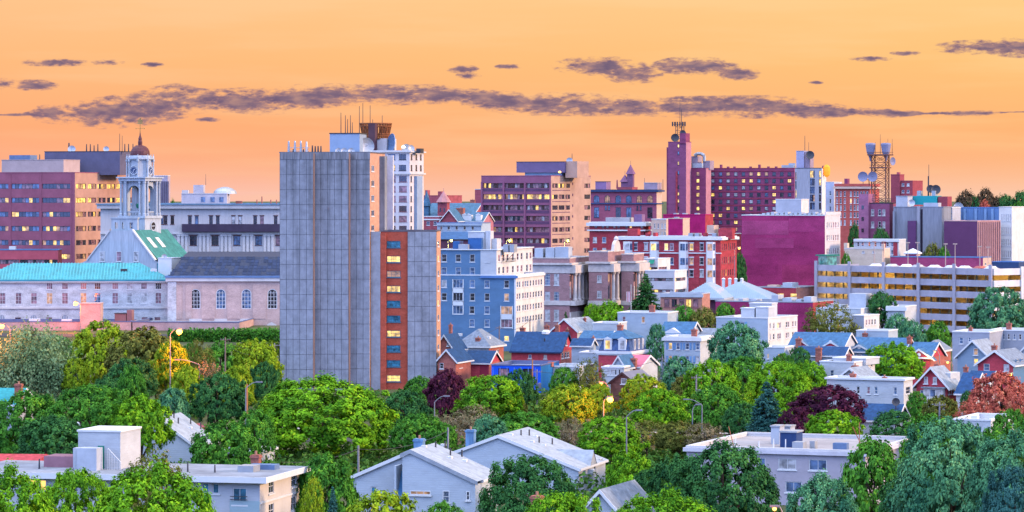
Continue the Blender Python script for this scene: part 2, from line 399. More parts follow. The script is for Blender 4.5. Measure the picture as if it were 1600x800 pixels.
    def flat(s, m=None, coping=None, drop=.5, ch=.22, cp=.08):
        mb = MB(); z = s.h-drop; mb.poly([(-s.L+.05, .05, z), (-.05, .05, z), (-.05, s.W-.05, z), (-s.L+.05, s.W-.05, z)])
        s.roof = mb.build('roof', m or ROOFG, s.root)
        s.ring('coping', s.h-drop-.3 if False else s.h, s.h+ch, cp, coping or WHITE, .35)
        mb = MB(); t = .33; L, W = s.L, s.W   # inner side of the parapet
        mb.poly([(-L+t, t, z), (-t, t, z), (-t, t, s.h), (-L+t, t, s.h)][::-1]); mb.poly([(-L+t, W-t, z), (-t, W-t, z), (-t, W-t, s.h), (-L+t, W-t, s.h)])
        mb.poly([(-L+t, t, z), (-L+t, W-t, z), (-L+t, W-t, s.h), (-L+t, t, s.h)]); mb.poly([(-t, t, z), (-t, W-t, z), (-t, W-t, s.h), (-t, t, s.h)][::-1])
        mb.build('parapet', coping or WHITE, s.root)
        s.ztop = z
    def pbox(s, name, x0, x1, ytop, m, dy=3, dep=5, ybot=None, cap=None, parent=None):
        """a box standing on the roof between two photo columns"""
        Yl = s.Y+dy*s.c
        sh = dy*s.s_
        a0, a1 = -s._f(x0), -s._f(x1)
        kx = dy*((x0+x1)/2-800)/F
        a0 += kx-sh; a1 += kx-sh
        z1 = PZ(ytop, Yl)-s.zb; z0 = getattr(s, 'ztop', s.h)-.05 if ybot is None else PZ(ybot, Yl)-s.zb
        mb = MB(); mb.box(a0, a1, dy, dy+dep, z0, z1)
        o = mb.build(name, m, parent or s.root)
        if cap:
            mb = MB(); mb.box(a0-.1, a1+.1, dy-.1, dy+dep+.1, z1, z1+.18); mb.build('cap', cap, o)
        s.last = (a0, a1, dy, dy+dep, z0, z1)
        return o
    def chim(s, px, ytop, dy=2, w=.8, ybot=None, m=None):
        a = -s._f(px)-dy*s.s_; Yl = s.Y+dy*s.c; z1 = PZ(ytop, Yl)-s.zb; z0 = s.h-.5 if ybot is None else s.z(ybot)
        z0 = min(z0, z1-.8)
        mb = MB(); mb.box(a-w/2, a+w/2, dy, dy+w, z0, z1); mb.box(a-w/2-.08, a+w/2+.08, dy-.08, dy+w+.08, z1-.3, z1-.1)
        o = mb.build('chimney', m or BRICKCH, s.root)
        mb = MB(); mb.bar((a, dy+w/2, z1), (a, dy+w/2, z1+.35), .13, 8); mb.build('chimney_pot', mat('clay', (.4, .2, .13)), o)
    def mast(s, px, ytop, dy=3, r=.06, name='antenna', m=None, ybot=None):
        a = -s._f(px)-dy*s.s_; z1 = PZ(ytop, s.Y+dy*s.c)-s.zb; z0 = getattr(s, 'ztop', s.h)-.05 if ybot is None else PZ(ybot, s.Y+dy*s.c)-s.zb
        mb = MB(); mb.bar((a, dy, z0), (a, dy, z1), r, 6, r*.6); return mb.build(name, m or DARKMETAL, s.root)
    # roofs -------------------------------------------------------------
    def gable(s, axis, ridge, m, over=.35, wm=None, trim=None, th=.16):
        trim = trim or WHITE; wm = wm or s.wall.data.materials[0]; L, W, h = s.L, s.W, s.h; mb = MB(); tb = MB(); wb = MB(); wc = MB()
        if axis == 'F':
            zr = s.z(ridge); mid = -L/2
            wb.poly([(-L, 0, h), (0, 0, h), (mid, 0, zr)]); wc.poly([(0, W, h), (-L, W, h), (mid, W, zr)])
            e = over*(zr-h)/(L/2)
            for sg, xe in ((-1, -L-over), (1, over)):
                q = [(mid, -over), (xe, -over), (xe, W+over), (mid, W+over)]; zz = [zr, h-e, h-e, zr]
                bot = [(x, y, z+.02) for (x, y), z in zip(q, zz)]; top = [(x, y, z+th) for (x, y), z in zip(q, zz)]
                mb.poly(top if sg < 0 else top[::-1]); mb.poly(bot)
                for i in range(4): mb.poly([bot[i], bot[(i+1) % 4], top[(i+1) % 4], top[i]])
                y = -over-.06
                tb.poly([(mid, y, zr+th+.02), (xe, y, h-e+th+.02), (xe, y, h-e-.2), (mid, y, zr-.2)]); tb.poly([(mid, y, zr+th+.02), (xe, y, h-e+th+.02), (xe, y+.06, h-e+th+.02), (mid, y+.06, zr+th+.02)])
                tb.box(min(xe, xe-.05*sg), max(xe, xe+.08*sg), -over, W+over, h-e-.12, h-e+th*.8)
        else:
            zr = s.z(ridge, W/2*s.c); mid = W/2
            wb.poly([(0, 0, h), (0, W, h), (0, mid, zr)]); wc.poly([(-L, W, h), (-L, 0, h), (-L, mid, zr)])
            e = over*(zr-h)/(W/2)
            for sg, ye in ((-1, -over), (1, W+over)):
                q = [(-L-over, mid), (-L-over, ye), (over, ye), (over, mid)]; zz = [zr, h-e, h-e, zr]
                bot = [(x, y, z+.02) for (x, y), z in zip(q, zz)]; top = [(x, y, z+th) for (x, y), z in zip(q, zz)]
                mb.poly(top if sg < 0 else top[::-1]); mb.poly(bot)
                for i in range(4): mb.poly([bot[i], bot[(i+1) % 4], top[(i+1) % 4], top[i]])
                x = over+.06
                tb.poly([(x, mid, zr+th+.02), (x, ye, h-e+th+.02), (x, ye, h-e-.2), (x, mid, zr-.2)]); tb.poly([(x, mid, zr+th+.02), (x, ye, h-e+th+.02), (x-.06, ye, h-e+th+.02), (x-.06, mid, zr+th+.02)])
                tb.box(-L-over, over, min(ye, ye+.08*sg), max(ye, ye+.05*sg), h-e-.12, h-e+th*.8)
        s.zr = zr
        wb.build('gable_wall', wm, s.root); wc.build('gable_wall', wm, s.root); s.roof = mb.build('roof', m, s.root); tb.build('trim', trim, s.roof)
    def hip(s, ridge, m, inset=None, over=.4, flatfrac=0.0, trim=None):
        L, W, h = s.L, s.W, s.h; zr = s.z(ridge, W/2*s.c); i = inset if inset is not None else min(W, L)/2
        a, b, c_, d = (-L-over, -over), (over, -over), (over, W+over), (-L-over, W+over)
        fy = W/2*flatfrac
        if L >= W or flatfrac: p, q_ = (-L+i, W/2-fy), (-i, W/2-fy); r, t = (-i, W/2+fy), (-L+i, W/2+fy)
        else: p = q_ = (-L/2, i); r = t = (-L/2, W-i)
        mb = MB(); D = lambda xy, z: (xy[0], xy[1], z)
        mb.poly([D(a, h), D(b, h), D(q_, zr), D(p, zr)]); mb.poly([D(b, h), D(c_, h), D(r, zr), D(q_, zr)]); mb.poly([D(c_, h), D(d, h), D(t, zr), D(r, zr)]); mb.poly([D(d, h), D(a, h), D(p, zr), D(t, zr)])
        mb.poly([D(p, zr), D(q_, zr), D(r, zr), D(t, zr)])
        s.roof = mb.build('roof', m, s.root); s.zr = zr
        k = s.ring('eave', h-.35, h-.01, over, trim or WHITE, .1, s.roof)
        return (a, b, p, q_, h, zr)
    def dish(s, px, py, r, dy=4, m=None, face=(.3, -.9, .25), name='satellite_dish', rpx=None):
        a = -s._f(px)-dy*s.s_; z = PZ(py, s.Y+dy*s.c)-s.zb
        dish_mesh((a, dy, z), r, Vector(face), m or GREYMETAL, s.root, name, getattr(s, 'ztop', s.h))

def merge(dst, src):
    """hand the parts of one body over to the building they belong to"""
    from mathutils import Matrix
    mx = lambda o: Matrix.LocRotScale(o.location, o.rotation_euler, o.scale)
    T_ = mx(dst).inverted() @ mx(src)
    for c in list(src.children):
        m = T_ @ mx(c); c.parent = dst; c.location = m.to_translation(); c.rotation_euler = m.to_euler()
    bpy.data.objects.remove(src, do_unlink=True)

def dish_mesh(c, r, d, m, parent, name, zfoot):
    d = d.normalized(); t = d.orthogonal().normalized(); u = d.cross(t); c = Vector(c); mb = MB(); n = 14; rings = [(0, .28), (.4, .23), (.75, .1), (1, 0), (1.02, -.06), (.6, -.0), (0, .12)]
    rings = [(0, .30), (.4, .25), (.75, .13), (1, 0), (1.0, .06), (.7, .2), (.3, .34), (0, .38)]
    for rr, dd in rings:
        for k in range(n): w = 2*pi*k/n; mb.v.append(tuple(c+(t*cos(w)+u*sin(w))*rr*r-d*dd*r))
    for j in range(len(rings)-1):
        for k in range(n): mb.f.append((j*n+k, j*n+(k+1) % n, (j+1)*n+(k+1) % n, (j+1)*n+k)); mb.m.append(0)
    o = mb.build(name, m, parent)
    mb = MB(); b = c-d*r*.38; mb.bar(b, (b.x, b.y, min(zfoot, b.z-.3)), .08, 6); mb.bar(c-d*r*.3, c+d*r*.35, .03, 5); mb.build('bracket', DARKMETAL, o)
    return o

# ================================================================ ground
mb = MB()
xs = np.linspace(-1, 1, 41); rows = sorted(set([y for y in GY if y >= -50] + list(range(0, 2000, 40)) + [2500, 3500, 5000]))
for y in rows:
    for x in xs: mb.v.append((float(x)*max(400, y*.9), y, g(y)-.02))
for j in range(len(rows)-1):
    for i in range(40): a = j*41+i; mb.f.append((a, a+1, a+42, a+41)); mb.m.append(0)
struct('ground', mb, mat('ground_grass', (.075, .085, .035), 1, .4, .06))
def strip(name, x0, y0, x1, y1, w, dz, m, kind='structure'):
    mb = MB(); d = Vector((x1-x0, y1-y0, 0)); n = int(d.length/8)+1; d.normalize(); p_ = Vector((-d.y, d.x, 0))*w/2
    for i in range(n):
        a = Vector((x0, y0, 0)).lerp(Vector((x1, y1, 0)), i/n); b = Vector((x0, y0, 0)).lerp(Vector((x1, y1, 0)), (i+1)/n)
        q_ = [a+p_, a-p_, b-p_, b+p_]; mb.poly([(v.x, v.y, g(v.y)+dz) for v in q_][::-1])
    return struct(name, mb, m, kind)
ASPH = mat('asphalt', (.055, .055, .06), .9, .25, .4); PAVE = mat('pavement_concrete', (.32, .31, .30), .9, .15, .3)
strip('road', -130, 500, 150, 455, 22, .03, ASPH); strip('pavement', -130, 513.5, 150, 468.5, 3, .15, PAVE)
strip('road', 20, 640, 130, 560, 10, .03, ASPH)
strip('road', -160, 800, 160, 770, 14, .05, ASPH)
LINE = mat('road_paint', (.75, .75, .7)); strip('lane_line', -130, 500, 150, 455, .25, .05, LINE)

# ================================================================ far left: offices, city hall, courthouse
BROWN = mat('brown_precast', (.30, .095, .135), .8, .15, .2); PALEP = mat('pale_precast', (.45, .33, .31), .8, .08)
b = Bld('office_building', 'brown office block with ribbon windows standing left of the white clock tower', 'building', -120, 117, 214, 270, 985, 24)
ys = [291, 313, 335, 357.5, 379.5, 401]
b.ribbon('F', [(-76, -34), (-30, 13), (18, 61), (66, 109.5)], ys, 8, 8, rows=[.03, .12, .2, .35, .4, .35], mix=('dark', 'blue', 'dark', 'rose'))
b.ribbon('R', [(119, 134.5), (137.5, 150), (152.5, 165), (167.5, 179.5), (182, 195), (198, 209)], ys, 8, 4, rows=[.85, .6, .3, .3, .1, .1], mix=('dark', 'rose'))
b.walls(BROWN, mat('brown_precast_lit', (.45, .25, .19), .8, .12, .25)); b.flat(coping=BROWN)  # right face: same precast in lighter tan, warm light put into its colour
for x in (16, 64, 111):
    mb = MB(); a = b.a('F', x); mb.box(a-.25, a+.25, -.12, .02, 0, b.h-.3); mb.build('pier', BROWN, b.root)
b.pbox('penthouse', 2, 99, 250, PALEP, 3, 12, cap=PALEP)
b.pbox('penthouse', 66, 186, 237, mat('slate_panel', (.12, .11, .17), .6, .1), 18, 14, cap=DARKMETAL)
for x in (90, 125, 165): pass
b.pbox('rooftop_unit', 13, 46, 242, mat('blue_unit', (.12, .18, .30)), 8, 5, ybot=252)
for x in (120, 126, 132, 138, 181, 187, 194, 199, 205): b.mast(x, 225 if x not in (132, 199) else 227, 20, .22, 'antenna', DARKMETAL, 237)
b.mast(57, 241, 6, .2, ybot=252); b.mast(92, 223, 20, .35, ybot=237); b.mast(170, 209, 24, .12, ybot=238); b.mast(174, 212, 24, .1, ybot=238)
b.dish(97, 233, 1.2, 19); b.dish(152, 233, .9, 19)

# slim ribbed tower behind the clock tower
b = Bld('office_tower', 'slim pale tower with vertical ribs showing just right of the clock tower', 'building', 236, 262, 266, 275, 1250, 14)
b.walls(mat('rib_wall', (.40, .33, .38)))
for i in range(8):
    mb = MB(); a = -b.L*(i+.3)/8; mb.box(a, a+.7, -.5, 0, 0, b.h-2); mb.build('rib', mat('rib_dark', (.16, .13, .18)), b.root)
b.flat()

# federal courthouse
GRAN = mat('granite', (.50, .47, .47), .85, .07, .25, 'streak'); TRIM = mat('stone_trim', (.58, .55, .54), .8, .08)
WOODW = mat('brown_frame', (.13, .07, .07)); SLATE = mat('slate', (.04, .05, .08), .55, .2, 1.5)
b = Bld('courthouse', 'long grey granite courthouse with paired windows behind the clock tower', 'building', 157, 452, 470, 326, 915, 4)
xp = [x+d for x in (247.5, 264, 302, 335, 370, 404, 436) for d in (-5.3, 5.3)]
b.win('F', xp, [344], 5.6, 13, 1, 2, .0, ('dark', 'dark', 'blue'), WOODW, head=True, pat='DBDDDBDDWWDR')
b.win('F', [302, 336, 370, 404, 436], [376], 11, 15, 2, 2, 0, ('blue', 'dark'), WOODW, head=True, pat='DDBBRB')
b.win('F', [302, 336, 370, 404, 436], [399], 11, 6, 2, 1, 0, ('dark',), WOODW)
b.walls(GRAN); b.flat()
b.ring('cornice', b.z(326), b.z(320), .9, GRAN, .4); b.ring('cornice', b.z(320)+.01, b.z(318), 1.2, mat('blue_flashing', (.14, .24, .34)), .4)
mb = MB(); a0 = b.a('F', 285); mb.box(a0, -.1, -1.6, -.02, b.z(362), b.z(350)); mb.build('canopy', mat('dark_copper', (.055, .04, .07), .6), b.root)
mb = MB(); mb.box(-b.L, -.1, -.5, -.01, b.z(366), b.z(363)); mb.build('cornice', TRIM, b.root)
for xx in (285, 319, 353, 387, 420):
    for d in (-6, 0, 6):
        mb = MB(); a = b.a('F', xx+d); mb.box(a-.35, a+.35, -.3, -.01, 0, b.z(366)-.02); mb.box(a-.5, a+.5, -.42, -.302, b.z(369), b.z(366)-.02); mb.build('pilaster', TRIM, b.root)
b.pbox('penthouse', 283, 355, 303, mat('penthouse_stone', (.45, .42, .46), .85), 14, 10, ybot=321, cap=GRAN)
b.pbox('penthouse', 302, 318, 289, mat('penthouse_stone', (.45, .42, .46)), 18, 5, ybot=303)
b.pbox('penthouse', 284, 294, 297, GRAN, 15, 4, ybot=304)
for x in (310, 325, 339):
    mb = MB(); a = b.a('F', x)-14*b.s_; mb.box(a-.6, a+.6, 13.93, 13.99, b.z(316), b.z(308)); mb.build('window', G['blue'], b.root)
mb = MB(); mb.lathe([(3.4, 0), (3.1, .8), (2.2, 1.5), (1, 1.9), (.1, 2)], 14, (b.a('F', 342), 19, b.z(303))); mb.build('dome', GREYMETAL, b.root)
b.mast(311, 272, 20, .07, ybot=289, name='weather_vane')
b.pbox('chimney', 368, 378, 314, BRICKCH, 20, 2, ybot=321)
for x in (397, 405, 419, 428): b.mast(x, 312 if x != 405 else 307, 10, .25, 'vent_pipe', BRICKCH, 322)

# city hall: long wing with a turquoise seamed roof
MARB = mat('city_hall_stone', (.52, .51, .52), .85, .22, .5, 'brick'); COPPER = mat('turquoise_copper', (.015, .27, .29), .5, .25, .25, 'streak', spec=.4)
RED_FR = mat('red_brown_frame', (.25, .10, .11))
b = Bld('city_hall_wing', 'long pale stone city hall wing under a turquoise seamed metal roof', 'building', -30, 262, 275, 437, 842, 3, W=14)
xu = [73+4.5, 101.5, 130.5, 152.5, 180, 202.5, 225, 247.5]
b.win('F', xu, [447], 9.5, 10, 3, 2, .02, ('rose', 'rose', 'dark', 'blind'), WHITE, small=False)
b.win('F', [4, 29, 53]+xu, [466], 9.5, 17.5, 2, 3, .02, ('rose', 'rose', 'blind', 'blue'), WHITE, small=False, pat='RRRMRMBRWWR')
b.win('F', [28, 77, 226, 246], [498], 9, 5, 2, 1, 0, ('dark', 'rose'), RED_FR)
b.win('F', [2, 52.5, 101.5], [495], 12, 9, fm=WHITE, arch=True, mix=('blue', 'dark'))
b.walls(MARB)
e = b.hip(411, COPPER, inset=7.5, over=.5, trim=mat('teal_gutter', (.05, .25, .33)))
(ax, ay), (bx_, by), (px_, py_), (qx, qy), h_, zr_ = e
n = 62
SEAM = mat('seam_copper', (.10, .40, .43), .45, .1)
for i in range(n):
    f = (i+.5)/n; x = ax+(bx_-ax)*f; top = 1.0
    if x < px_: top = (x-ax)/(px_-ax)
    if x > qx: top = (bx_-x)/(bx_-qx)
    if top < .08: continue
    mb = MB(); y1 = ay+(py_-ay)*top; z1 = h_+(zr_-h_)*top
    mb.poly([(x-.1, ay, h_+.03), (x+.1, ay, h_+.03), (x+.1, y1, z1+.03), (x-.1, y1, z1+.03)]); mb.poly([(x-.1, ay, h_), (x-.1, ay, h_+.14), (x-.1, y1, z1+.14), (x-.1, y1, z1)]); mb.poly([(x+.1, ay, h_), (x+.1, y1, z1), (x+.1, y1, z1+.14), (x+.1, ay, h_+.14)]); mb.poly([(x-.1, ay, h_+.14), (x+.1, ay, h_+.14), (x+.1, y1, z1+.14), (x-.1, y1, z1+.14)])
    mb.build('seam', SEAM, b.roof)
for px, c in ((191, DARKMETAL), (237.5, WHITE)):
    mb = MB(); a = b.a('F', px)-4*b.s_; mb.box(a-.8, a+.8, 3.2, 4.6, zr_-2.6, zr_-1.4); mb.build('skylight', c, b.roof)
b.band('dentil_cornice', 'F', b.h-.6, b.h-.36, .45, TRIM)
mb = MB(); nd = 90
for i in range(nd): x = -b.L+b.L*(i+.5)/nd; mb.box(x-.12, x+.12, -.44, -.01, b.h-.85, b.h-.61)
o = mb.build('dentil', MARB, b.root); o['kind'] = 'stuff'
b.band('belt_course', 'F', b.z(482), b.z(479), .3, TRIM)

# auditorium block
BUFF = mat('buff_brick', (.52, .37, .33), .85, .15, .4, 'brick')
b = Bld('auditorium', 'pale brick auditorium with arched windows and a dark slate roof beside the concrete tower', 'building', 262, 452, 470, 434, 838, 3, W=26)
b.win('F', [305.5, 345, 385, 425.5], [467], 15, 31, arch=True, fm=WHITE, mix=('dark', 'blue'))
b.win('F', [270.3], [452, 476], 3.6, 11, 1, 2, 0, ('rose',), RED_FR)
b.win('F', [424.5], [517], 9, 18, 2, 2, 0, pat='M', fm=WHITE, head=True, small=False)
b.walls(BUFF)
mb = MB(); L, W, h = b.L, b.W, b.h; i1 = 4.2; zt = b.z(401, 5)
for P4 in ([(-L, 0, h), (0, 0, h), (-1, i1, zt), (-L+3.4, i1, zt)], [(-L, W, h), (-L, 0, h), (-L+3.4, i1, zt), (-L+3.4, W-i1, zt)], [(0, 0, h), (0, W, h), (-1, W-i1, zt), (-1, i1, zt)], [(0, W, h), (-L, W, h), (-L+3.4, W-i1, zt), (-1, W-i1, zt)], [(-L+3.4, i1, zt), (-1, i1, zt), (-1, W-i1, zt+1), (-L+3.4, W-i1, zt+1)]): mb.poly(P4)
rf = mb.build('roof', SLATE, b.root)
for r in range(7):
    for i in range(24):
        if random.random() < .25: continue
        f0 = r/7+.008; f1 = (r+1)/7-.008; x0 = -L+3.4*f0+(L-1-3.4*f0)*(i+.05)/24; x1 = x0+(L-4)/24*.9
        mb = MB(); z0, z1 = h+(zt-h)*f0+.05, h+(zt-h)*f1+.05+random.uniform(0, .05)
        mb.poly([(x0, i1*f0-.03, z0), (x1, i1*f0-.03, z0), (x1, i1*f1-.03, z1), (x0, i1*f1-.03, z1)]); mb.poly([(x0, i1*f0-.03, z0-.08), (x1, i1*f0-.03, z0-.08), (x1, i1*f0-.03, z0), (x0, i1*f0-.03, z0)])
        mb.build('slate_course', mat('slate_piece', (.025, .04, .085), .5, .15, 1.5, rand=.25), rf)
b.ring('cornice', h-.9, h-.01, .5, TRIM, .2); b.ring('gutter', h, h+.5, .7, mat('blue_lead', (.12, .20, .36), .5), .2)
for x0, x1, y0, y1 in ((275, 284, 444, 498), (290, 300, 444, 498), (315, 336, 444, 498), (355, 376, 444, 498), (395, 416, 444, 498)):
    mb = MB(); mb.box(b.a('F', x0), b.a('F', x1), -.12, -.005, b.z(y1), b.z(y0)); mb.build('pilaster', BUFF, b.root)
for x in (305.5, 345, 385):
    mb = MB(); mb.box(b.a('F', x-10), b.a('F', x+10), -.1, -.006, b.z(502), b.z(498)); mb.build('panel', TRIM, b.root)
mb = MB(); mb.box(-L, -L+2.2, -.22, -.005, 0, h-1); mb.build('corner_pier', MARB, b.root)
mb = MB(); mb.poly([(b.a('F', 417), -.3, b.z(507)), (b.a('F', 432), -.3, b.z(507)), (b.a('F', 424.5), -.3, b.z(503))]); mb.box(b.a('F', 417), b.a('F', 432), -.3, -.02, b.z(508.5), b.z(507)); mb.build('pediment', TRIM, b.root)

# low brick annex in front
ANX = mat('annex_brick', (.48, .31, .28), .9, .15, .6, 'brick')
b = Bld('annex', 'low flat-roofed buff brick annex below the arched auditorium windows', 'building', 207, 374, 405, 504, 815, 9)
b.win('F', [294, 335], [522.5], 18, 6, 4, 1, .1, ('rose', 'blind'), WHITE)
b.win('R', [380, 387, 394], [522], 4, 5, 1, 1, 0, ('dark',), WHITE)
b.walls(ANX); b.flat(coping=mat('lead_coping', (.12, .14, .25)))
b.pbox('roof_hut', 179, 197, 491, mat('hut', (.25, .13, .13)), 4, 4, cap=DARKMETAL); b.pbox('roof_hut', 198, 206, 485, mat('hut', (.25, .13, .13)), 4, 3)
b = Bld('annex', 'low buff brick annex with a tall stair block below the turquoise roof', 'building', -40, 205, 214, 503, 817, 5, W=14)
b.win('F', [98.5], [520.5], 18, 5.5, 4, 1, 0, ('rose',), WHITE); b.win('F', [64], [521], 10, 4, 2, 1, 0, ('dark',), WHITE)
b.walls(ANX); b.flat(coping=mat('lead_coping', (.12, .14, .25)))
b.pbox('stair_block', 125, 157, 475, ANX, -.6, 7, ybot=545, cap=ANX)
b.pbox('rooftop_unit', 45, 62, 498, WHITE, 3, 2); b.pbox('rooftop_unit', 96, 112, 499, WHITE, 3, 2)
for x in (103, 114): b.pbox('air_conditioner', x-5, x+5, 526, WHITE, -2.5, 1.5, ybot=536)
b = Bld('garage', 'long low pale garage at the foot of the buff annex', 'building', 270, 440, 446, 541, 792, 5, W=8)
b.walls(mat('pale_block', (.6, .5, .46), .9, .1)); b.flat(coping=mat('lead_coping', (.12, .14, .25)))

# red-roofed low block at the far left
b = Bld('low_building', 'low building with a red fascia peeking above the turquoise roof at far left', 'building', -60, 91, 97, 391, 950, 5, W=12)
b.ribbon('F', [(-30, 30), (31, 90)], [409], 7, 14, .03, ('dark', 'rose'))
b.walls(mat('red_fascia', (.52, .10, .13), .7, .1)); b.flat(coping=mat('blue_lead', (.12, .20, .36)))
b.pbox('roof_hut', 14, 24, 385, WHITE, 3, 3)

# city hall clock tower
CT = mat('tower_stone', (.40, .44, .49), .8, .12, .6, 'streak'); CTD = mat('tower_stone_shade', (.50, .52, .58), .8, .12, .6)
Yt = 885; sc = F/Yt; X0 = PX(219, Yt); zb = g(Yt)-.6
t = thing('clock_tower', 'white stone city hall clock tower with columned belfry and red dome', 'tower', (X0, Yt, zb), radians(-26))
Z = lambda py: PZ(py, Yt)-zb
U = 1/sc
def sq(name, half, y0, y1, m=CT, parent=None, half2=None):
    mb = MB(); h2 = half2 or half
    mb.lathe([(half*sqrt(2)*U, Z(y0)), (h2*sqrt(2)*U, Z(y1))], 4, off=.5); return mb.build(name, m, parent or t)
sq('shaft', 22, 545, 341); o = sq('base_stage', 23.5, 372, 341.02); sq('cornice', 25, 341, 337)
for sx_, sy_ in ((1, 0), (-1, 0), (0, 1), (0, -1)):
    n_ = Vector((sx_, sy_, 0)); tt = Vector((-sy_, sx_, 0))
    mb = MB(); c = n_*(23.6*U)
    for k in range(16):
        a0, a1 = 2*pi*k/16, 2*pi*(k+1)/16; zc = Z(353)
        P3 = lambda w, r, d: tuple(c+n_*d+tt*cos(w)*r*U+Vector((0, 0, sin(w)*r*U+zc)))
        mb.poly([P3(a0, 8, .15), P3(a1, 8, .15), P3(a1, 6, .15), P3(a0, 6, .15)]); mb.poly([P3(a0, 8, 0), P3(a1, 8, 0), P3(a1, 8, .15), P3(a0, 8, .15)])
    mb.box(c.x-.06 if abs(n_.x) else -5.5*U, c.x+.12 if abs(n_.x) else 5.5*U, c.y-.06 if abs(n_.y) else -5.5*U, c.y+.12 if abs(n_.y) else 5.5*U, Z(353.6), Z(352.4))
    ro = mb.build('round_window', CT, t)
    mb = MB(); mb.poly([P3(2*pi*k/16, 6, .04) for k in range(16)]); mb.build('pane', G['dark'], ro)
# belfry: four corner piers, paired columns, arches
for sx_ in (1, -1):
    for sy_ in (1, -1):
        mb = MB(); mb.box(min(sx_*11, sx_*20)*U, max(sx_*11, sx_*20)*U, min(sy_*11, sy_*20)*U, max(sy_*11, sy_*20)*U, Z(337), Z(283)); mb.build('pier', CT, t)
        for (cx, cy) in ((21.5, 13), (13, 21.5), (21.5, 21.5)):
            mb = MB(); mb.lathe([(2.6*U, Z(337)), (2.6*U, Z(334)), (1.9*U, Z(333)), (1.7*U, Z(288)), (2.6*U, Z(286)), (2.6*U, Z(283))], 8, (sx_*cx*U, sy_*cy*U, 0)); mb.build('column', CT, t)
for sx_, sy_ in ((1, 0), (-1, 0), (0, 1), (0, -1)):   # arch heads + parapet
    n_ = Vector((sx_, sy_, 0)); tt = Vector((-sy_, sx_, 0)); mb = MB(); c = n_*18*U
    P3 = lambda a, z, d=0: tuple(c+n_*d+tt*a*U+Vector((0, 0, z)))
    for k in range(8):
        w0, w1 = pi*k/8, pi*(k+1)/8; zc = Z(301); r = 11
        mb.poly([P3(r*cos(w0), zc+r*sin(w0)*U), P3(r*cos(w0), Z(283)), P3(r*cos(w1), Z(283)), P3(r*cos(w1), zc+r*sin(w1)*U)])
        mb.poly([P3(r*cos(w0), zc+r*sin(w0)*U, -1), P3(r*cos(w0), zc+r*sin(w0)*U), P3(r*cos(w1), zc+r*sin(w1)*U), P3(r*cos(w1), zc+r*sin(w1)*U, -1)])
    mb.build('arch', CT, t)
    mb = MB()
    for k in range(7): a = -9+3*k; q_ = P3(a, 0); mb.bar((q_[0], q_[1], Z(337)), (q_[0], q_[1], Z(331.5)), .12, 6)
    q0, q1 = P3(-11, Z(331)), P3(11, Z(331)); mb.bar(q0, q1, .2, 4); mb.build('balustrade', CT, t)
mb = MB(); mb.lathe([(0.4, Z(337)), (.4, Z(326)), (1.0, Z(325)), (1.2, Z(319)), (.2, Z(317))], 10); mb.build('bell', mat('bell_green', (.03, .22, .14)), t)
sq('entablature', 24.5, 283, 278.5); sq('cornice', 27, 278.5, 276.5)
mb = MB(); mb.lathe([(0, 0), (0, 0), (18.6*U, Z(276.5)), (18.6*U, Z(250.5)), (20.0*U, Z(250)), (22.5*U, Z(249)), (22.5*U, Z(246.5)), (17*U, Z(246.4)), (16.5*U, Z(243)), (14.5*U, Z(242.9))][2:], 8, off=.5); mb.build('clock_stage', CT, t)
for k in range(8):
    w = 2*pi*k/8+pi/8; mb = MB(); mb.lathe([(1.8*U, Z(276.5)), (1.4*U, Z(275)), (1.3*U, Z(254)), (2.2*U, Z(252)), (2.2*U, Z(250)), (1.2*U, Z(249)), (1.5*U, Z(246)), (.5*U, Z(243)), (.1, Z(241))], 8, (20.8*U*cos(w), 20.8*U*sin(w), 0)); mb.build('column', CT, t)
for k in range(4):
    n_ = Vector((cos(k*pi/2), sin(k*pi/2), 0)); tt = Vector((-n_.y, n_.x, 0)); c = n_*(17.4*U)+Vector((0, 0, Z(266)))
    def disc(r, d, m, name, par, r0=0):
        mb = MB(); pts = [tuple(c+n_*d+tt*cos(2*pi*i/20)*r*U+Vector((0, 0, sin(2*pi*i/20)*r*U))) for i in range(20)]
        if r0:
            pin = [tuple(c+n_*d+tt*cos(2*pi*i/20)*r0*U+Vector((0, 0, sin(2*pi*i/20)*r0*U))) for i in range(20)]; bk = [tuple(Vector(q)-n_*.3) for q in pts]
            for i in range(20): mb.poly([pts[i], pts[(i+1) % 20], pin[(i+1) % 20], pin[i]]); mb.poly([pts[i], bk[i], bk[(i+1) % 20], pts[(i+1) % 20]])
        else: mb.poly(pts)
        return mb.build(name, m, par)
    fc = disc(6.3, .25, mat('clock_face', (.05, .08, .16), .4), 'clock_face', t)
    disc(7.6, .32, CT, 'rim', fc, 5.9)
    mb = MB(); P3 = lambda w, r: tuple(c+n_*.3+tt*sin(w)*r*U+Vector((0, 0, cos(w)*r*U)))
    for i in range(12): mb.bar(P3(pi*i/6, 4.3), P3(pi*i/6, 5.6), .06, 4)
    mb.bar(P3(0, 0), P3(3.4, 4.6), .07, 4); mb.bar(P3(0, 0), P3(1.0, 3.2), .09, 4); mb.build('hands', mat('gilt_pale', (.6, .62, .7)), fc)
mb = MB(); mb.lathe([(15*U, Z(243)), (15*U, Z(240)), (14.4*U, Z(236)), (12.4*U, Z(232)), (9*U, Z(228.8)), (4*U, Z(227)), (3.2*U, Z(226.9)), (3.4*U, Z(222)), (2.6*U, Z(218)), (3*U, Z(217)), (1.2*U, Z(212)), (.5*U, Z(206))], 20); mb.build('dome', mat('dome_red', (.11, .04, .045), .45, .2, 1), t)
GILT = mat('gilt', (.42, .25, .08), .4, .1, metal=.5)
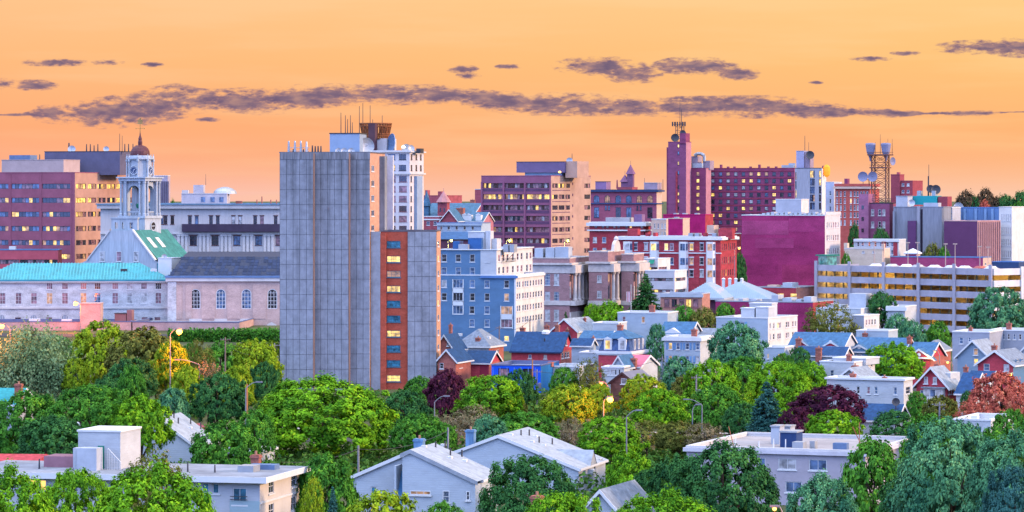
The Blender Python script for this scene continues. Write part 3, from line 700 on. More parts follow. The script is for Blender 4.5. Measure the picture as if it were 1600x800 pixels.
mb = MB(); mb.bar((0, 0, Z(212)), (0, 0, Z(184)), .13, 6, .06); mb.bar((-1.3, 0, Z(200.5)), (1.3, 0, Z(200.5)), .06, 4); mb.bar((0, -1.3, Z(200.5)), (0, 1.3, Z(200.5)), .06, 4)
for w in (-1.3, 1.3): mb.lathe([(.02, -.2), (.2, 0), (.02, .2)], 6, (w, 0, Z(200.5)))
# ship weather vane
for k in range(3): mb.poly([(-.75+k*.5, -.03, Z(191.5)), (-.25+k*.5, -.03, Z(191.5)), (-.3+k*.5, -.03, Z(186.5-(k == 1)*2.5)), (-.65+k*.5, -.03, Z(187-(k == 1)*2.5))]); mb.poly([(-.75+k*.5, .03, Z(191.5)), (-.25+k*.5, .03, Z(191.5)), (-.3+k*.5, .03, Z(186.5-(k == 1)*2.5)), (-.65+k*.5, .03, Z(187-(k == 1)*2.5))][::-1])
mb.box(-.8, .85, -.12, .12, Z(193.8), Z(192)); mb.build('weather_vane', GILT, t)

# pavilion carrying the tower
GREENC = mat('green_copper', (.05, .20, .18), .5, .25, .4, 'streak')
b = Bld('city_hall', 'blue-white stone gabled city hall block at the foot of the clock tower', 'building', 128, 246, 300, 411, 868, 22)
b.win('F', [], [], 1, 1); b.walls(CT)
zt = b.z(360); L, W = b.L, b.W
mb = MB(); x0, x1, x2, x3 = b.a('F', 136), b.a('F', 172), b.a('F', 207), b.a('F', 243)
mb.poly([(-L, 0, b.h), (0, 0, b.h), (x3, -.02, b.h+.6), (x2, -.02, zt), (x1, -.02, zt), (x0, -.02, b.h+.6)])
mb.poly([(0, 1, b.h), (-L, 1, b.h), (x0, 1, b.h+.6), (x1, 1, zt), (x2, 1, zt), (x3, 1, b.h+.6)]); mb.build('gable_wall', CT, b.root)
for (xa, za), (xb, zb_) in (((x0, b.h+.6), (x1, zt)), ((x2, zt), (x3, b.h+.6))): mb = MB(); mb.poly([(xa, -.3, za+.25), (xb, -.3, zb_+.25), (xb, 1, zb_+.25), (xa, 1, za+.25)]); mb.poly([(xa, -.3, za-.3), (xb, -.3, zb_-.3), (xb, -.3, zb_+.25), (xa, -.3, za+.25)]); mb.build('coping', TRIM, b.root)
mb = MB(); mb.poly([(x2, 1, zt), (x3+1, 1, b.h), (x3+1, W, b.h), (x2, W, zt)]); mb.poly([(x1, 1, zt), (x1, W, zt), (x0-1, W, b.h), (x0-1, 1, b.h)]); mb.poly([(x1, 1, zt), (x2, 1, zt), (x2, W, zt), (x1, W, zt)]); rf = mb.build('roof', GREENC, b.root)
for yy in (5, 11):
    mb = MB(); f0, f1 = .25, .55; P3 = lambda f, y: (x2+(x3+1-x2)*f, y, zt+(b.h-zt)*f+.15); mb.poly([P3(f0, yy), P3(f1, yy), P3(f1, yy+2.4), P3(f0, yy+2.4)]); mb.build('skylight', mat('skylight_pale', (.65, .62, .6)), rf)
for x in (160, 186, 213):
    a = b.a('F', x); mb = MB(); w_, h_ = 8.5/5.94, 16/5.94; frame_bars(mb, w_, h_, 1, 2, .1); o = mb.build('window', WHITE, b.root, (a-w_/2, -.2, b.z(409))); link('pane', pane_mesh(R2(w_), R2(h_), .1, 'rose' if x == 186 else 'blind'), o)
# attic screen with arched openings
at = MB()
def screen(mb, a0, a1, z0, z1, arcs, y, d=.8):
    xs_ = [a0]+[v for c_, w_ in arcs for v in (c_-w_/2, c_+w_/2)]+[a1]
    for i in range(0, len(xs_), 2): mb.box(xs_[i], xs_[i+1], y, y+d, z0, z1)
    for c_, w_ in arcs: mb.box(c_-w_/2, c_+w_/2, y, y+d, z1-1.0, z1-.01); mb.box(c_-w_/2, c_+w_/2, y, y+d, z0, z0+.4)
    mb.box(a0-.2, a1+.2, y-.2, y+d+.2, z1+.005, z1+.35)
screen(at, b.a('F', 167), b.a('F', 208), zt, b.z(342), [(b.a('F', 175), .9), (b.a('F', 186), .8), (b.a('F', 198), .9)], 3)
at.build('attic_screen', CT, b.root)
mb = MB(); mb.box(-.2, 1.2, 0, W, b.h-4.5, b.h-.02); mb.build('eave_gutter', mat('teal_gutter', (.05, .25, .33)), b.root)
for yy in np.linspace(2, W-2, 6): mb = MB(); mb.box(1.2, 1.7, yy-.35, yy+.35, b.h-3, b.h+.8); mb.build('bracket', GREENC, b.root)
b = Bld('low_building', 'small white roof hut between the city hall gable and the slate roof', 'building', 247, 268, 278, 404, 850, 20, W=7); b.walls(WHITE); b.flat()
b.dish(256, 401, .7, 1)

# ================================================================ concrete apartment tower
CONC = mat('concrete_panel', (.285, .295, .33), .85, .15, .8, None); CONCD = mat('concrete_core', (.12, .12, .14), .9, .15); CONCJ = mat('joint', (.10, .09, .10))
TANB = mat('tan_brick', (.55, .30, .20), .9, .15, 1, 'brick'); REDB = mat('tower_red_brick', (.42, .085, .05), .9, .18, .7, 'brick')
Y0 = 600.0; px1 = 1/8.6
b = Bld('apartment_tower', 'tall blank grey concrete apartment tower with a lower red brick wing', 'tower', 437, 578, 596, 239, Y0, 9, W=18)
H = b.h; L = b.L; fl = 23.35*px1
b.op['R'] = []; TOWER = b.root
[setattr(n_, 'object', b.root) for n_ in CONC.node_tree.nodes if n_.type == 'TEX_COORD']
def stain(m):
    nt = m.node_tree; vm = [n for n in nt.nodes if n.type == 'VECT_MATH'][0]; src = vm.inputs['Scale'].links[0].from_socket; tcn = [n for n in nt.nodes if n.type == 'TEX_COORD'][0]
    mp = nt.nodes.new('ShaderNodeMapping'); mp.inputs['Scale'].default_value = (.9, .9, .05); nt.links.new(tcn.outputs['Object'], mp.inputs[0]); n = nt.nodes.new('ShaderNodeTexNoise'); n.inputs['Scale'].default_value = 1.0; n.inputs['Detail'].default_value = 5; nt.links.new(mp.outputs[0], n.inputs['Vector'])
    sz = nt.nodes.new('ShaderNodeSeparateXYZ'); nt.links.new(tcn.outputs['Object'], sz.inputs[0]); zr = nt.nodes.new('ShaderNodeMapRange'); nt.links.new(sz.outputs[2], zr.inputs[0]); zr.inputs[1].default_value = H-16; zr.inputs[2].default_value = H; zr.inputs[3].default_value = .12; zr.inputs[4].default_value = .34
    ad = nt.nodes.new('ShaderNodeMath'); ad.operation = 'ADD'; nt.links.new(n.outputs[0], ad.inputs[0]); nt.links.new(zr.outputs[0], ad.inputs[1]); st = nt.nodes.new('ShaderNodeMapRange'); nt.links.new(ad.outputs[0], st.inputs[0]); st.inputs[1].default_value = .62; st.inputs[2].default_value = .95; st.inputs[3].default_value = 1.0; st.inputs[4].default_value = .58
    mu = nt.nodes.new('ShaderNodeMath'); mu.operation = 'MULTIPLY'; nt.links.new(src, mu.inputs[0]); nt.links.new(st.outputs[0], mu.inputs[1]); nt.links.new(mu.outputs[0], vm.inputs['Scale'])
stain(CONC)
fxy = lambda px, y: b.a('F', px)-y*b.s_/b.c+y*(px-800)/F
SEAMO = mat('rusty_seam', (.40, .20, .14), .9, .2)
ysr = [262+23.4*i for i in range(16)]
b.win('R', [582.5], [263+23.4*i for i in range(15)], 4.6, 9.5, 2, 1, .1, ('dark', 'blue', 'rose'), WHITE, small=True)
b.walls(CONCD, TANB); b.flat(mat('tower_roof', (.2, .2, .22)), coping=mat('dark_coping', (.12, .11, .13)))
# three vertical slabs of precast panels; the middle one stands proud and each is slightly canted
def slab(x0, x1, n, yoff0, yoff1, root, top, bot, rows, fx, col=CONC):
    a0, a1 = fxy(x0, yoff0), fxy(x1, yoff0); w = (a1-a0)/n
    zt, zl = top, bot; hh = (zt-zl)/rows
    cache = {}
    for i in range(n):
        ya = yoff0+(yoff1-yoff0)*i/n; yb = yoff0+(yoff1-yoff0)*(i+1)/n
        mb = MB(); g_ = .03
        p0, p1 = (g_, ya), (w-g_, yb); d = .3
        for (xa, y_a), (xb, y_b) in (((p0[0], p0[1]), (p1[0], p1[1])),):
            v = [(xa, y_a, g_), (xb, y_b, g_), (xb, y_b, hh-g_), (xa, y_a, hh-g_)]; k = [(x, y+d, z) for x, y, z in v]
            mb.poly(v)
            for j in range(4): mb.poly([v[(j+1) % 4], v[j], k[j], k[(j+1) % 4]])
        me = mb.mesh('panel', col)
        for r in range(rows): link('panel', me, root, (a0+w*i, 0, zl+hh*r))
fx = lambda px: b.a('F', px)
slab(437.2, 489.2, 5, -4.0, -4.0, b.root, H-1.2, H-1.2-16*fl, 16, fx)
slab(490.2, 544.6, 5, -2.2, -2.2, b.root, H-1.2, H-1.2-16*fl, 16, fx)
slab(546.2, 577.8, 3, -.35, -.35, b.root, H-1.2, H-1.2-16*fl, 16, fx)
for x0, x1, y0 in ((491, 491.4, -2.0), (546, 546.8, -2.5)):
    pass
mb = MB(); mb.box(fxy(437, -4), fxy(489.3, -4), -3.8, -.06, 0, H-.02); mb.build('slab_core', CONCD, b.root); mb = MB(); mb.box(fxy(489.3, -4)+.005, fxy(544.8, -2.2), -2.0, -.06, 0, H-.02); mb.build('slab_core', CONCD, b.root)
BAND = mat('stained_band', (.20, .20, .22), .9, .3, .5, 'streak')
for x0_, x1_, y0_ in ((437, 489.3, -4.05), (489.32, 544.8, -2.25), (544.82, 578, -.4)):
    mb = MB(); mb.box(fxy(x0_, y0_), fxy(x1_, y0_), y0_, y0_+.3, H-1.19, H+.1); mb.build('parapet_band', BAND, b.root)
for x_, y0_, y1_ in ((489.31, -3.95, -2.3), (544.81, -2.15, -.4)):
    mb = MB(); mb.box(fxy(x_, y0_), fxy(x_, y0_)+.04, y0_, y1_, 1, H-.1); mb.build('slab_side', mat('slab_side', (.17, .12, .12), .9, .2, .4, 'streak'), b.root)
# right flank: concrete fin, white fin, tan strip
W9 = b.W
mb = MB(); mb.box(-.05, 1.0, W9*.62, W9*.78, 0, b.z(243)); mb.build('fin', CONC, b.root)
mb = MB(); mb.box(.0, 1.5, W9-.1, W9+1.3, 0, b.z(241)); mb.build('fin', mat('pale_fin', (.55, .56, .62)), b.root)
b.pbox('penthouse', 515, 562, 209, mat('penthouse_blue', (.28, .36, .48), .5, .08), 5, 8, cap=DARKMETAL)
b.pbox('stair_head', 478, 515, 237, CONC, 9, 5)
for x, y in ((450, 220), (459.7, 220), (469, 220), (478, 221)): b.mast(x, y, 2, .28, 'antenna', GREYMETAL, 240)
for x, y in ((487, 227), (491.5, 228), (496, 228), (500.5, 228), (457, 233), (473, 233)): b.mast(x, y, 2, .2, 'antenna', DARKMETAL, 240)
mb = MB(); a0, a1 = fx(448), fx(480); mb.bar((a0, 2, H+.4), (a1, 2, H+.4), .07); mb.bar((a0, 2, H+1.0), (a1, 2, H+1.0), .05); mb.build('antenna_rail', GREYMETAL, b.root)
for x, y in ((530, 176), (537, 180), (540.5, 186), (545, 180), (548, 191)): b.mast(x, y, 6, .09, 'antenna', DARKMETAL, 212)
for x in (528, 537, 548): b.dish(x, 236, .6, 3)
b.dish(569, 228, 1.6, 9, face=(.5, -.8, .1))

# lower wing: red brick strip, concrete slab, tan flank
w = Bld('apartment_wing', 'lower red brick and concrete wing on the right of the grey apartment tower', 'building', 595, 682, 688, 362, Y0+1, 3.4, W=13)
wy = [381.6+23.3*i for i in range(10)]
w.win('F', [615], wy, 21.5, 10.5, 3, 2, .5, ('teal',), mat('teal_frame', (.06, .16, .22)), small=False, pat='TLMLTTLTTL', t=.1)
w.win('R', [685], wy, 2.4, 9, 1, 1, .05, ('dark', 'blue'), WHITE, small=True)
w.walls(REDB, TANB); w.flat(coping=mat('dark_coping', (.12, .11, .13)))
wf = lambda px: w.a('F', px)
fxy = lambda px, y: w.a('F', px)
slab(637.2, 682, 4, -.5, -.5, w.root, w.h, w.h-10*fl, 10, wf)
mb = MB(); mb.box(wf(637), wf(682)+.02, -.24, -.03, 0, w.h-.02); mb.build('slab_core', CONCD, w.root)
mb = MB(); mb.box(wf(595), wf(603.5), -.9, -.02, 0, w.h-.3); mb.build('brick_pier', REDB, w.root)
mb = MB(); mb.box(wf(594)-1.6, wf(594.8), -1.0, 2, 0, w.h); mb.build('fin', CONC, w.root)
# tan upper stair strip behind
s_ = Bld('apartment_wing', 'narrow tan brick strip with stacked windows rising behind the red brick wing', 'building', 596, 603, 613, 249, Y0+18, 22)
s_.win('R', [609], [263+22.9*i for i in range(5)], 5, 9, 2, 1, .05, ('dark', 'blue'), WHITE, small=True)
s_.walls(mat('pale_fin', (.55, .56, .62)), TANB); s_.flat(coping=mat('dark_coping', (.12, .11, .13)))

merge(TOWER, w.root); merge(TOWER, s_.root)
# ================================================================ white office tower with the steel crown
WST = mat('white_glazed', (.60, .55, .55), .7, .08)
b = Bld('office_tower', 'white office tower with a rusty steel crown rising behind the concrete tower', 'tower', 560, 640, 662, 236, 960, 18)
yy = [245, 262]; y2 = [279.5+15.6*i for i in range(7)]
b.win('F', [612, 629], yy, 11, 9, 3, 1, .05, ('blue', 'blind', 'dark'), DARKMETAL, small=True)
b.win('F', [615], y2, 6, 9.5, 1, 1, .03, ('dark', 'rose'), RED_FR, small=True); b.win('F', [629.5], y2, 12, 9.5, 3, 1, .03, ('dark', 'rose'), RED_FR, small=True)
b.win('R', [643, 650.5, 657.5], yy, 2.6, 9, 1, 1, 0, ('dark',), DARKMETAL, small=True); b.win('R', [642.5, 658.5], y2, 2.2, 9, 1, 1, 0, ('dark',), DARKMETAL, small=True)
b.walls(WST); b.flat(coping=TRIM)
b.ring('cornice', b.z(272.5), b.z(270), .5, TRIM, .1); b.ring('cornice', b.z(238), b.z(236)-.02, .6, TRIM, .1)
mb = MB(); mb.box(.01, .9, b.a('R', 647), b.a('R', 655.5), 0, b.z(275)); mb.build('duct', mat('penthouse_blue', (.28, .36, .48)), b.root)
b.pbox('penthouse', 572, 604, 216, WST, 4, 9); b.dish(609, 226, 3.4, 3, mat('blue_dish', (.16, .25, .42)), (-.75, -.6, .15)); b.dish(634, 232, 1.4, 3); b.dish(642, 232, 1.1, 3, face=(.7, -.6, .2))
b.pbox('rooftop_unit', 650, 657, 232, DARKMETAL, 3, 3)
mb = MB(); mb.lathe([(.5, 0), (.6, .4), (.1, .8)], 8, (b.a('F', 637)-2, 2, b.z(231))); mb.build('beacon', mat('beacon', (1, .85, .5), emis=4, ecol=(1, .8, .45)), b.root)
# crown: flared ring of rusty steel lattice on a dark stack
RUST = mat('rusty_steel', (.22, .075, .03), .8, .3, 1)
U = 960/F; cx = b.a('F', 583)-5.5*b.s_; cy = 7; K = lambda py: PZ(py, 967)-b.zb
def rb(r, py, w): return (cx+r*U*cos(w), cy+r*U*sin(w), K(py))
cr = MB()
for k in range(32):
    w0, w1 = 2*pi*k/32, 2*pi*(k+1)/32
    for py, r in ((193, 24.5), (197, 24), (209, 21), (212, 20.5), (216, 20)): cr.bar(rb(r, py, w0), rb(r, py, w1), .28, 4, cap=False)
    cr.bar(rb(24.5, 193, w0), rb(20, 216, w0), .2, 4, cap=False)
    if k % 2: cr.bar(rb(24, 196, w0), rb(21, 210, w1), .25, 4, cap=False)
    if k % 3 == 0:   # sign panels behind the lattice
        r0, r1 = 23.6, 21.4; cr.poly([rb(r1, 209, w0), rb(r1, 209, w1), rb(r0, 198, w1), rb(r0, 198, w0)])
for k in range(6): w0 = 2*pi*k/6; cr.bar(rb(20, 216, w0), rb(12, 222, w0), .2, 4)
cr.build('crown', RUST, b.root)
mb = MB(); c0 = b.a('F', 579)-3*b.s_; mb.box(c0, c0+2.0, 0.6, 2.6, b.h-.6, K(193)); mb.build('stack', mat('dark_stack', (.10, .05, .06), .9), b.root)
for x, y in ((559, 165), (564.5, 160), (576, 164), (595, 180), (580, 186)): b.mast(x, y, 8, .13, 'antenna', DARKMETAL, 216)

# ================================================================ old brick quarter between the towers
OLDR = mat('old_red_brick', (.34, .08, .10), .9, .2, .6, 'brick'); BLUER = mat('blue_slate_roof', (.06, .14, .22), .6, .2, .8, 'shingle'); BLUW = mat('pale_blue_wall', (.38, .46, .56), .8, .08)
b = Bld('brick_building', 'dark red brick block with a flat roof right of the white office tower', 'building', 655, 700, 712, 306, 1300, 18, W=18); b.walls(OLDR); b.flat(coping=OLDR); b.pbox('chimney', 664, 668, 297, OLDR, 3, 3); b.pbox('chimney', 684, 690, 299, OLDR, 3, 3); b.win('F', [668, 678, 688], [318], 3, 5, lit=.2)
b = Bld('church', 'old red brick church with a slate roof and a pyramid-capped turret', 'church', 662, 738, 752, 338, 1150, 16, W=22)
b.walls(OLDR); b.gable('R', 318, BLUER)
mb = MB(); a = b.a('F', 693); mb.box(a-1.7, a+1.7, -1.5, 1.9, 0, b.z(316)); o = mb.build('turret', OLDR, b.root); mb = MB(); mb.lathe([(2.8, b.z(316)), (2.2, b.z(312)), (.15, b.z(299))], 8, (a, .2, 0)); mb.bar((a, .2, b.z(299)), (a, .2, b.z(294)), .08); mb.build('turret_roof', mat('pink_slate', (.42, .2, .2)), b.root)
mb = MB(); a = b.a('F', 666.5); mb.box(a-1, a+1, -.8, 1.2, b.h-2, b.z(322)); mb.lathe([(1.7, b.z(322)), (.1, b.z(298))], 6, (a, .2, 0)); mb.build('spire', BLUER, b.root)
for x in (690, 696): mb = MB(); a = b.a('F', x); mb.box(a-.25, a+.25, -1.56, -1.5, b.z(331), b.z(325)); mb.build('window', G['dark'], b.root)
b.chim(719, 325, 2, 2.2)
b = Bld('brick_house', 'gabled red brick hall with white trim below the brick church', 'building', 690, 714, 724, 343, 1080, 18, W=14); b.walls(OLDR); b.gable('F', 328, BLUER, over=.6); b.win('F', [699.5, 706], [345], 3.2, 8, lit=0, fm=DARKMETAL)
b.root.name = 'brick_hall'
b = Bld('brick_hall', 'long rosy brick hall with small dormers under a blue slate roof', 'building', 716, 754, 770, 346, 1085, 15, W=14); b.walls(mat('rosy_brick', (.45, .17, .2), .9, .15, .6, 'brick')); b.gable('R', 332, BLUER)
for x in (726, 732, 747):
    a = b.a('F', x); mb = MB(); mb.box(a-.9, a+.9, .2, 2.4, b.h, b.z(336)); mb.poly([(a-1.2, .1, b.z(336)), (a+1.2, .1, b.z(336)), (a, .1, b.z(333))]); mb.build('dormer', WHITE, b.root)
b.chim(718, 325, 1, 2.4)
b = Bld('flat_building', 'pale blue flat-roofed block with a row of small square windows', 'building', 683, 752, 762, 349, 1010, 14, W=12); b.win('F', [689.5, 701, 713.5, 726, 738.5, 750], [356.5], 4, 5.5, lit=0, mix=('dark', 'rose')); b.walls(BLUW); b.flat(coping=mat('blue_lead', (.12, .20, .36))); b.band('cornice', 'F', b.h-.7, b.h-.02, .4, BLUW)
b = Bld('brick_building', 'red brick block with white bay windows right beside the white office tower', 'building', 650, 686, 692, 339, 1120, 16, W=12); b.win('F', [669, 680], [349], 5, 6, lit=.1); b.walls(OLDR); b.flat(coping=WHITE); b.band('cornice', 'F', b.z(344), b.z(342), .3, WHITE)
b = Bld('shopping_hall', 'dark hall with a blue sloping roof below the pale blue block', 'building', 683, 735, 742, 374, 960, 14, W=16); b.walls(mat('dark_maroon', (.12, .05, .08))); b.gable('R', 363, mat('deep_blue_roof', (.04, .12, .26), .5, .2, .8), trim=DARKMETAL)
b = Bld('brick_building', 'small distant brick block on the skyline left of the purple office', 'building', 742, 752, 756, 296, 1500, 16, W=12); b.walls(OLDR); b.flat()
b = Bld('brick_building', 'low dark distant roofs on the skyline beside the brick church', 'building', 668, 745, 752, 321, 1420, 10, W=25); b.walls(mat('dark_maroon', (.12, .05, .08))); b.flat(coping=OLDR); b.chim(705, 313, 3, 3); b.chim(738, 312, 3, 2)

# ================================================================ purple-brown office block
PURP = mat('mauve_precast', (.27, .095, .16), .8, .12, .2); LOUV = mat('louver_dark', (.12, .055, .11))
b = Bld('office_building', 'mauve office block with deep ribbon windows and a dark rooftop penthouse', 'building', 752, 861, 923, 275, 1100, 26)
ys = [290, 307.5, 324.5, 341.5, 359, 376.5, 393.5]
b.ribbon('F', [(754.5, 785), (788.5, 818.5), (822, 858.5)], ys, 8, 8, rows=[.18, .85, .1, .06, .1, .12, .1], mix=('dark', 'rose', 'blind', 'rose', 'dark'), rec=.7)
b.ribbon('R', [(863, 871.5), (873, 882), (883.5, 890.5), (913, 922)], ys, 7, 3, rows=[.35, .25, .12, .1, .2, .12, .1], mix=('dark', 'rose'), rec=.25)
b.walls(PURP, mat('mauve_precast_lit', (.47, .29, .22), .8, .12, .25)); b.flat(coping=PURP)  # lit copy of the mauve precast: warm side light painted into the flank
for py in ys:
    for x0, x1 in ((754.5, 785), (788.5, 818.5), (822, 858.5)):
        mb = MB(); mb.box(b.a('F', x0), b.a('F', x1), -.03, .02, b.z(py+9), b.z(py+4.7)); mb.build('louver', LOUV, b.root)
    mb = MB(); n = 14
    for i in range(n): f = i/n; y0_ = b.a('R', 863)+(b.a('R', 891)-b.a('R', 863))*f; mb.box(-.02, .03, y0_, y0_+.8, b.z(py+8), b.z(py+6.8))
    mb.build('vent_row', LOUV, b.root)
    mb = MB(); mb.box(-.02, .04, b.a('R', 894), b.a('R', 895.5), b.z(py-1), b.z(py-5)); mb.build('slot_window', LOUV, b.root)
for x in (753, 787, 820.2, 860):
    mb = MB(); a = b.a('F', x); mb.box(a-.3, a+.3, -.25, -.04, 0, b.z(284)); mb.build('pier', PURP, b.root)
b.pbox('penthouse', 805, 881, 253, mat('penthouse_purple', (.16, .11, .20), .6, .08), 8, 9, ybot=269.5, cap=DARKMETAL)
b.pbox('penthouse_base', 818, 876, 269, mat('penthouse_blue', (.28, .36, .48)), 9, 7)
b.pbox('penthouse', 881.5, 900, 252, mat('mauve_precast_lit', (.55, .36, .28)), 9, 9)
b.mast(892, 240, 14, .14, ybot=252); b.dish(888, 251, 1.1, 12)
mb = MB(); mb.lathe([(.3, 0), (.5, .3), (.3, .6)], 8, (b.a('F', 879)-3, 4, b.z(270))); mb.build('floodlight', mat('orange_lamp', (1, .5, .1), emis=6, ecol=(1, .45, .08)), b.root)

# ================================================================ blue clapboard apartments
BLUE = mat('blue_clapboard', (.12, .225, .36), .7, .14, .3, 'siding'); PALEW = mat('pale_siding', (.56, .56, .57), .7, .1, .3, 'siding'); CREAM = mat('cream_wall', (.66, .62, .58), .75, .1, .3)
b = Bld('apartment_building', 'blue clapboard apartment block with white windows right of the concrete tower', 'building', 688, 806, 850, 431, 730, 14)
rows_ = [444, 464.5, 485, 505.5]
b.win('F', [694, 738, 761, 791.5], rows_[:2], 8, 12, 1, 2, .06, ('blue', 'blind', 'dark'), small=False, pat='WBBDDDDM')
b.win('F', [737.5, 761], rows_[2:], 8, 12, 1, 2, .05, ('blue', 'dark'), small=False)
b.win('F', [715.5], [444, 464.5, 485], 15.5, 13, 3, 1, .05, ('blue', 'dark'), small=False)
b.win('F', [791.5], [485, 505.5], 18, 13, 3, 1, .3, small=False, pat='MR')
b.win('F', [791.5], [529], 8, 8, 1, 2, small=True, pat='L')
xr = [808.5, 812, 817.3, 821, 824.5, 829, 833.5, 837.8, 842, 846]
b.win('R', xr, [445, 463.5, 482.5, 501], 2.4, 9.5, 1, 2, .03, ('dark', 'blue', 'rose'), WHITE, small=True)
b.walls(BLUE, CREAM); b.flat(coping=WHITE)
b.band('eave', 'F', b.h-.55, b.h-.02, .45, mat('blue_trim', (.10, .20, .42)), a0=b.a('F', 751)); b.band('eave', 'R', b.h-.5, b.h-.02, .35, WHITE)
for x0, x1, y0, y1 in ((707, 724.5, 437, 492), (782, 801.5, 478, 514)):
    mb = MB(); a0, a1 = b.a('F', x0), b.a('F', x1)
    for yc in ([454.5, 474.5] if x0 < 720 else [495.5]): mb.box(a0, a1, -.1, -.005, b.z(yc+3.6), b.z(yc-3.6))
    mb.box(a0, a0+.18, -.1, -.006, b.z(y1), b.z(y0)); mb.box(a1-.18, a1, -.1, -.006, b.z(y1), b.z(y0)); mb.build('bay_trim', WHITE, b.root)
mb = MB(); mb.box(-.35, -.005, -.1, -.004, 0, b.h-.6); mb.build('corner_board', WHITE, b.root)
# upper storeys, set back on the right
u = Bld('apartment_upper_floors', 'two upper white and blue storeys set back on the blue clapboard block', 'building', 689, 776, 832, 391, 731.5, 14, base=b.zb+b.h-.6)
u.win('F', [694, 716, 738], [403.5, 424], 8, 12, 1, 2, .05, ('dark', 'blue', 'blind'), small=False, pat='DDDBBB')
u.win('F', [761.5], [403.5, 424], 7, 12, 1, 2, small=False, pat='MR')
u.win('R', [780, 786.5, 793, 801.5, 809, 815, 823.5, 829], [403.5, 423], 3, 11, 1, 2, .04, ('rose', 'dark', 'dark'), WHITE, small=True)
u.walls(BLUE, CREAM); u.flat(coping=WHITE, cp=.35)
mb = MB(); mb.box(u.a('F', 751), -.004, -.12, -.004, .7, u.h-.02); mb.build('white_panel', PALEW, u.root)
for o in [c for c in u.root.children if c.name.startswith('window')]:
    if o.location.x > u.a('F', 751) and abs(o.rotation_euler.z) < .1: o.location.y = -.135
u.pbox('penthouse', 731, 757, 363, PALEW, 7, 5, cap=WHITE); u.pbox('stair_head', 731, 752, 372, mat('solar_blue', (.04, .12, .3), .3), 5.5, 1.4); u.pbox('penthouse', 768, 776, 373, PALEW, 8, 4); u.pbox('penthouse', 758, 766, 361, PALEW, 7, 3)
for x, w_ in ((716, 10), (726, 5), (786, 8), (796, 7)): u.pbox('rooftop_unit', x, x+w_, 382, GREYMETAL, 4, 3)
u.pbox('air_handler', 707, 718, 377, mat('solar_blue', (.04, .12, .3)), 9, 3)
mb = MB()   # fire escape
a0 = u.a('R', 783); a1 = u.a('R', 797)
for zz in (u.z(410), u.z(405)): mb.bar((1.3, a0, zz), (1.3, a1, zz), .05, 4); mb.bar((0, a0, zz), (1.3, a0, zz), .05, 4); mb.bar((0, a1, zz), (1.3, a1, zz), .05, 4)
for i in range(12): y = a0+(a1-a0)*i/11; mb.bar((1.3, y, u.z(410)), (1.3, y, u.z(405)), .04, 4)
mb.bar((1.0, a0, u.z(410)), (1.0, a1, u.z(396)), .06, 4); mb.build('fire_escape', DARKMETAL, u.root)

merge(b.root, u.root)
# ================================================================ brick courthouse with stone columns
BRN = mat('brown_brick', (.34, .19, .19), .9, .18, .8, 'brick'); LST = mat('limestone', (.56, .49, .45), .85, .18, .4)
def temple(label, xl, xc, xr, top, Y, ncol, wins, par):
    b = Bld('county_court', label, 'building', xl, xc, xr, top, Y, 14)
    if wins: wins(b)
    b.walls(BRN, BRN); b.flat(coping=LST)
    b.ring('cornice', b.z(par+1), b.z(par-2), .7, LST, .1); b.ring('frieze', b.z(par+14), b.z(par+1.02), .12, LST, .1)
    b.ring('belt_course', b.z(477), b.z(470), .2, LST, .1)
    b.band('base', 'R', 0, b.z(488), .3, LST)
    zc0, zc1 = b.z(470), b.z(par+14)
    for i in range(ncol):
        y = b.W*(i+.6)/(ncol+.2); mb = MB(); mb.lathe([(.62, zc0), (.62, zc0+.4), (.48, zc0+.5), (.42, zc1-.7), (.62, zc1-.4), (.65, zc1)], 10, (.75, y, 0)); mb.build('column', LST, b.root)
    for i in range(ncol+1):
        y = b.W*(i+.1)/(ncol+.2)
        if i < ncol:
            for k_, (za, zb_) in enumerate(((450, 466), (425, 443))):
                mb = MB(); mb.box(-.02, .06, y+.9+.25, y+b.W/(ncol+.2)-.25+.35, b.z(zb_), b.z(za)) if False else None
    for i in range(ncol+1):
        y = b.W*(i+.1)/(ncol+.2); y = min(max(y, .5), b.W-.5)
        for za, zb_ in ((466, 447), (440, par+18)):
            mb = MB(); mb.box(-.02, .08, y-.45, y+.45, b.z(za), b.z(zb_)); mb.build('window', G[random.choice(['blind', 'dark', 'blind', 'dim'])], b.root)
    mb = MB(); mb.box(.01, 1.5, -.1, b.W+.05, b.z(477.5), b.z(470.5)); mb.build('column_base', LST, b.root)
    mb = MB(); mb.box(.01, 1.5, -.1, b.W+.05, b.z(par+14), b.z(par+1.5)); mb.build('entablature', LST, b.root)
    return b
def w1(b):
    b.win('F', [855.5, 869.5], [437, 465, 493], 8, 18, 3, 4, 0, ('blind', 'blue'), small=False); b.win('F', [836.5], [437, 465, 493], 5, 18, 2, 4, 0, ('blind', 'dark'), small=False)
b = temple('brown brick courthouse with tall white windows and three stone-columned pavilions', 822, 890, 926, 404, 795, 6, w1, 413)
for x0, x1, yt in ((835, 848, 388), (852, 866, 387), (867, 888, 386)): b.pbox('air_handler', x0, x1, yt, mat('unit_pale', (.42, .45, .50), .5, .12), 5, 4)
COURT = b.root
def w2(b): b.win('F', [936.5], [436, 460], 7, 11, 2, 3, 0, pat='WW', small=False)
b = temple('central brown brick courthouse pavilion with four stone columns and a carved crest', 920, 950, 976, 394, 800, 4, w2, 411)
mb = MB(); y0_, y1_ = b.W*.3, b.W*.72; z0_ = b.h
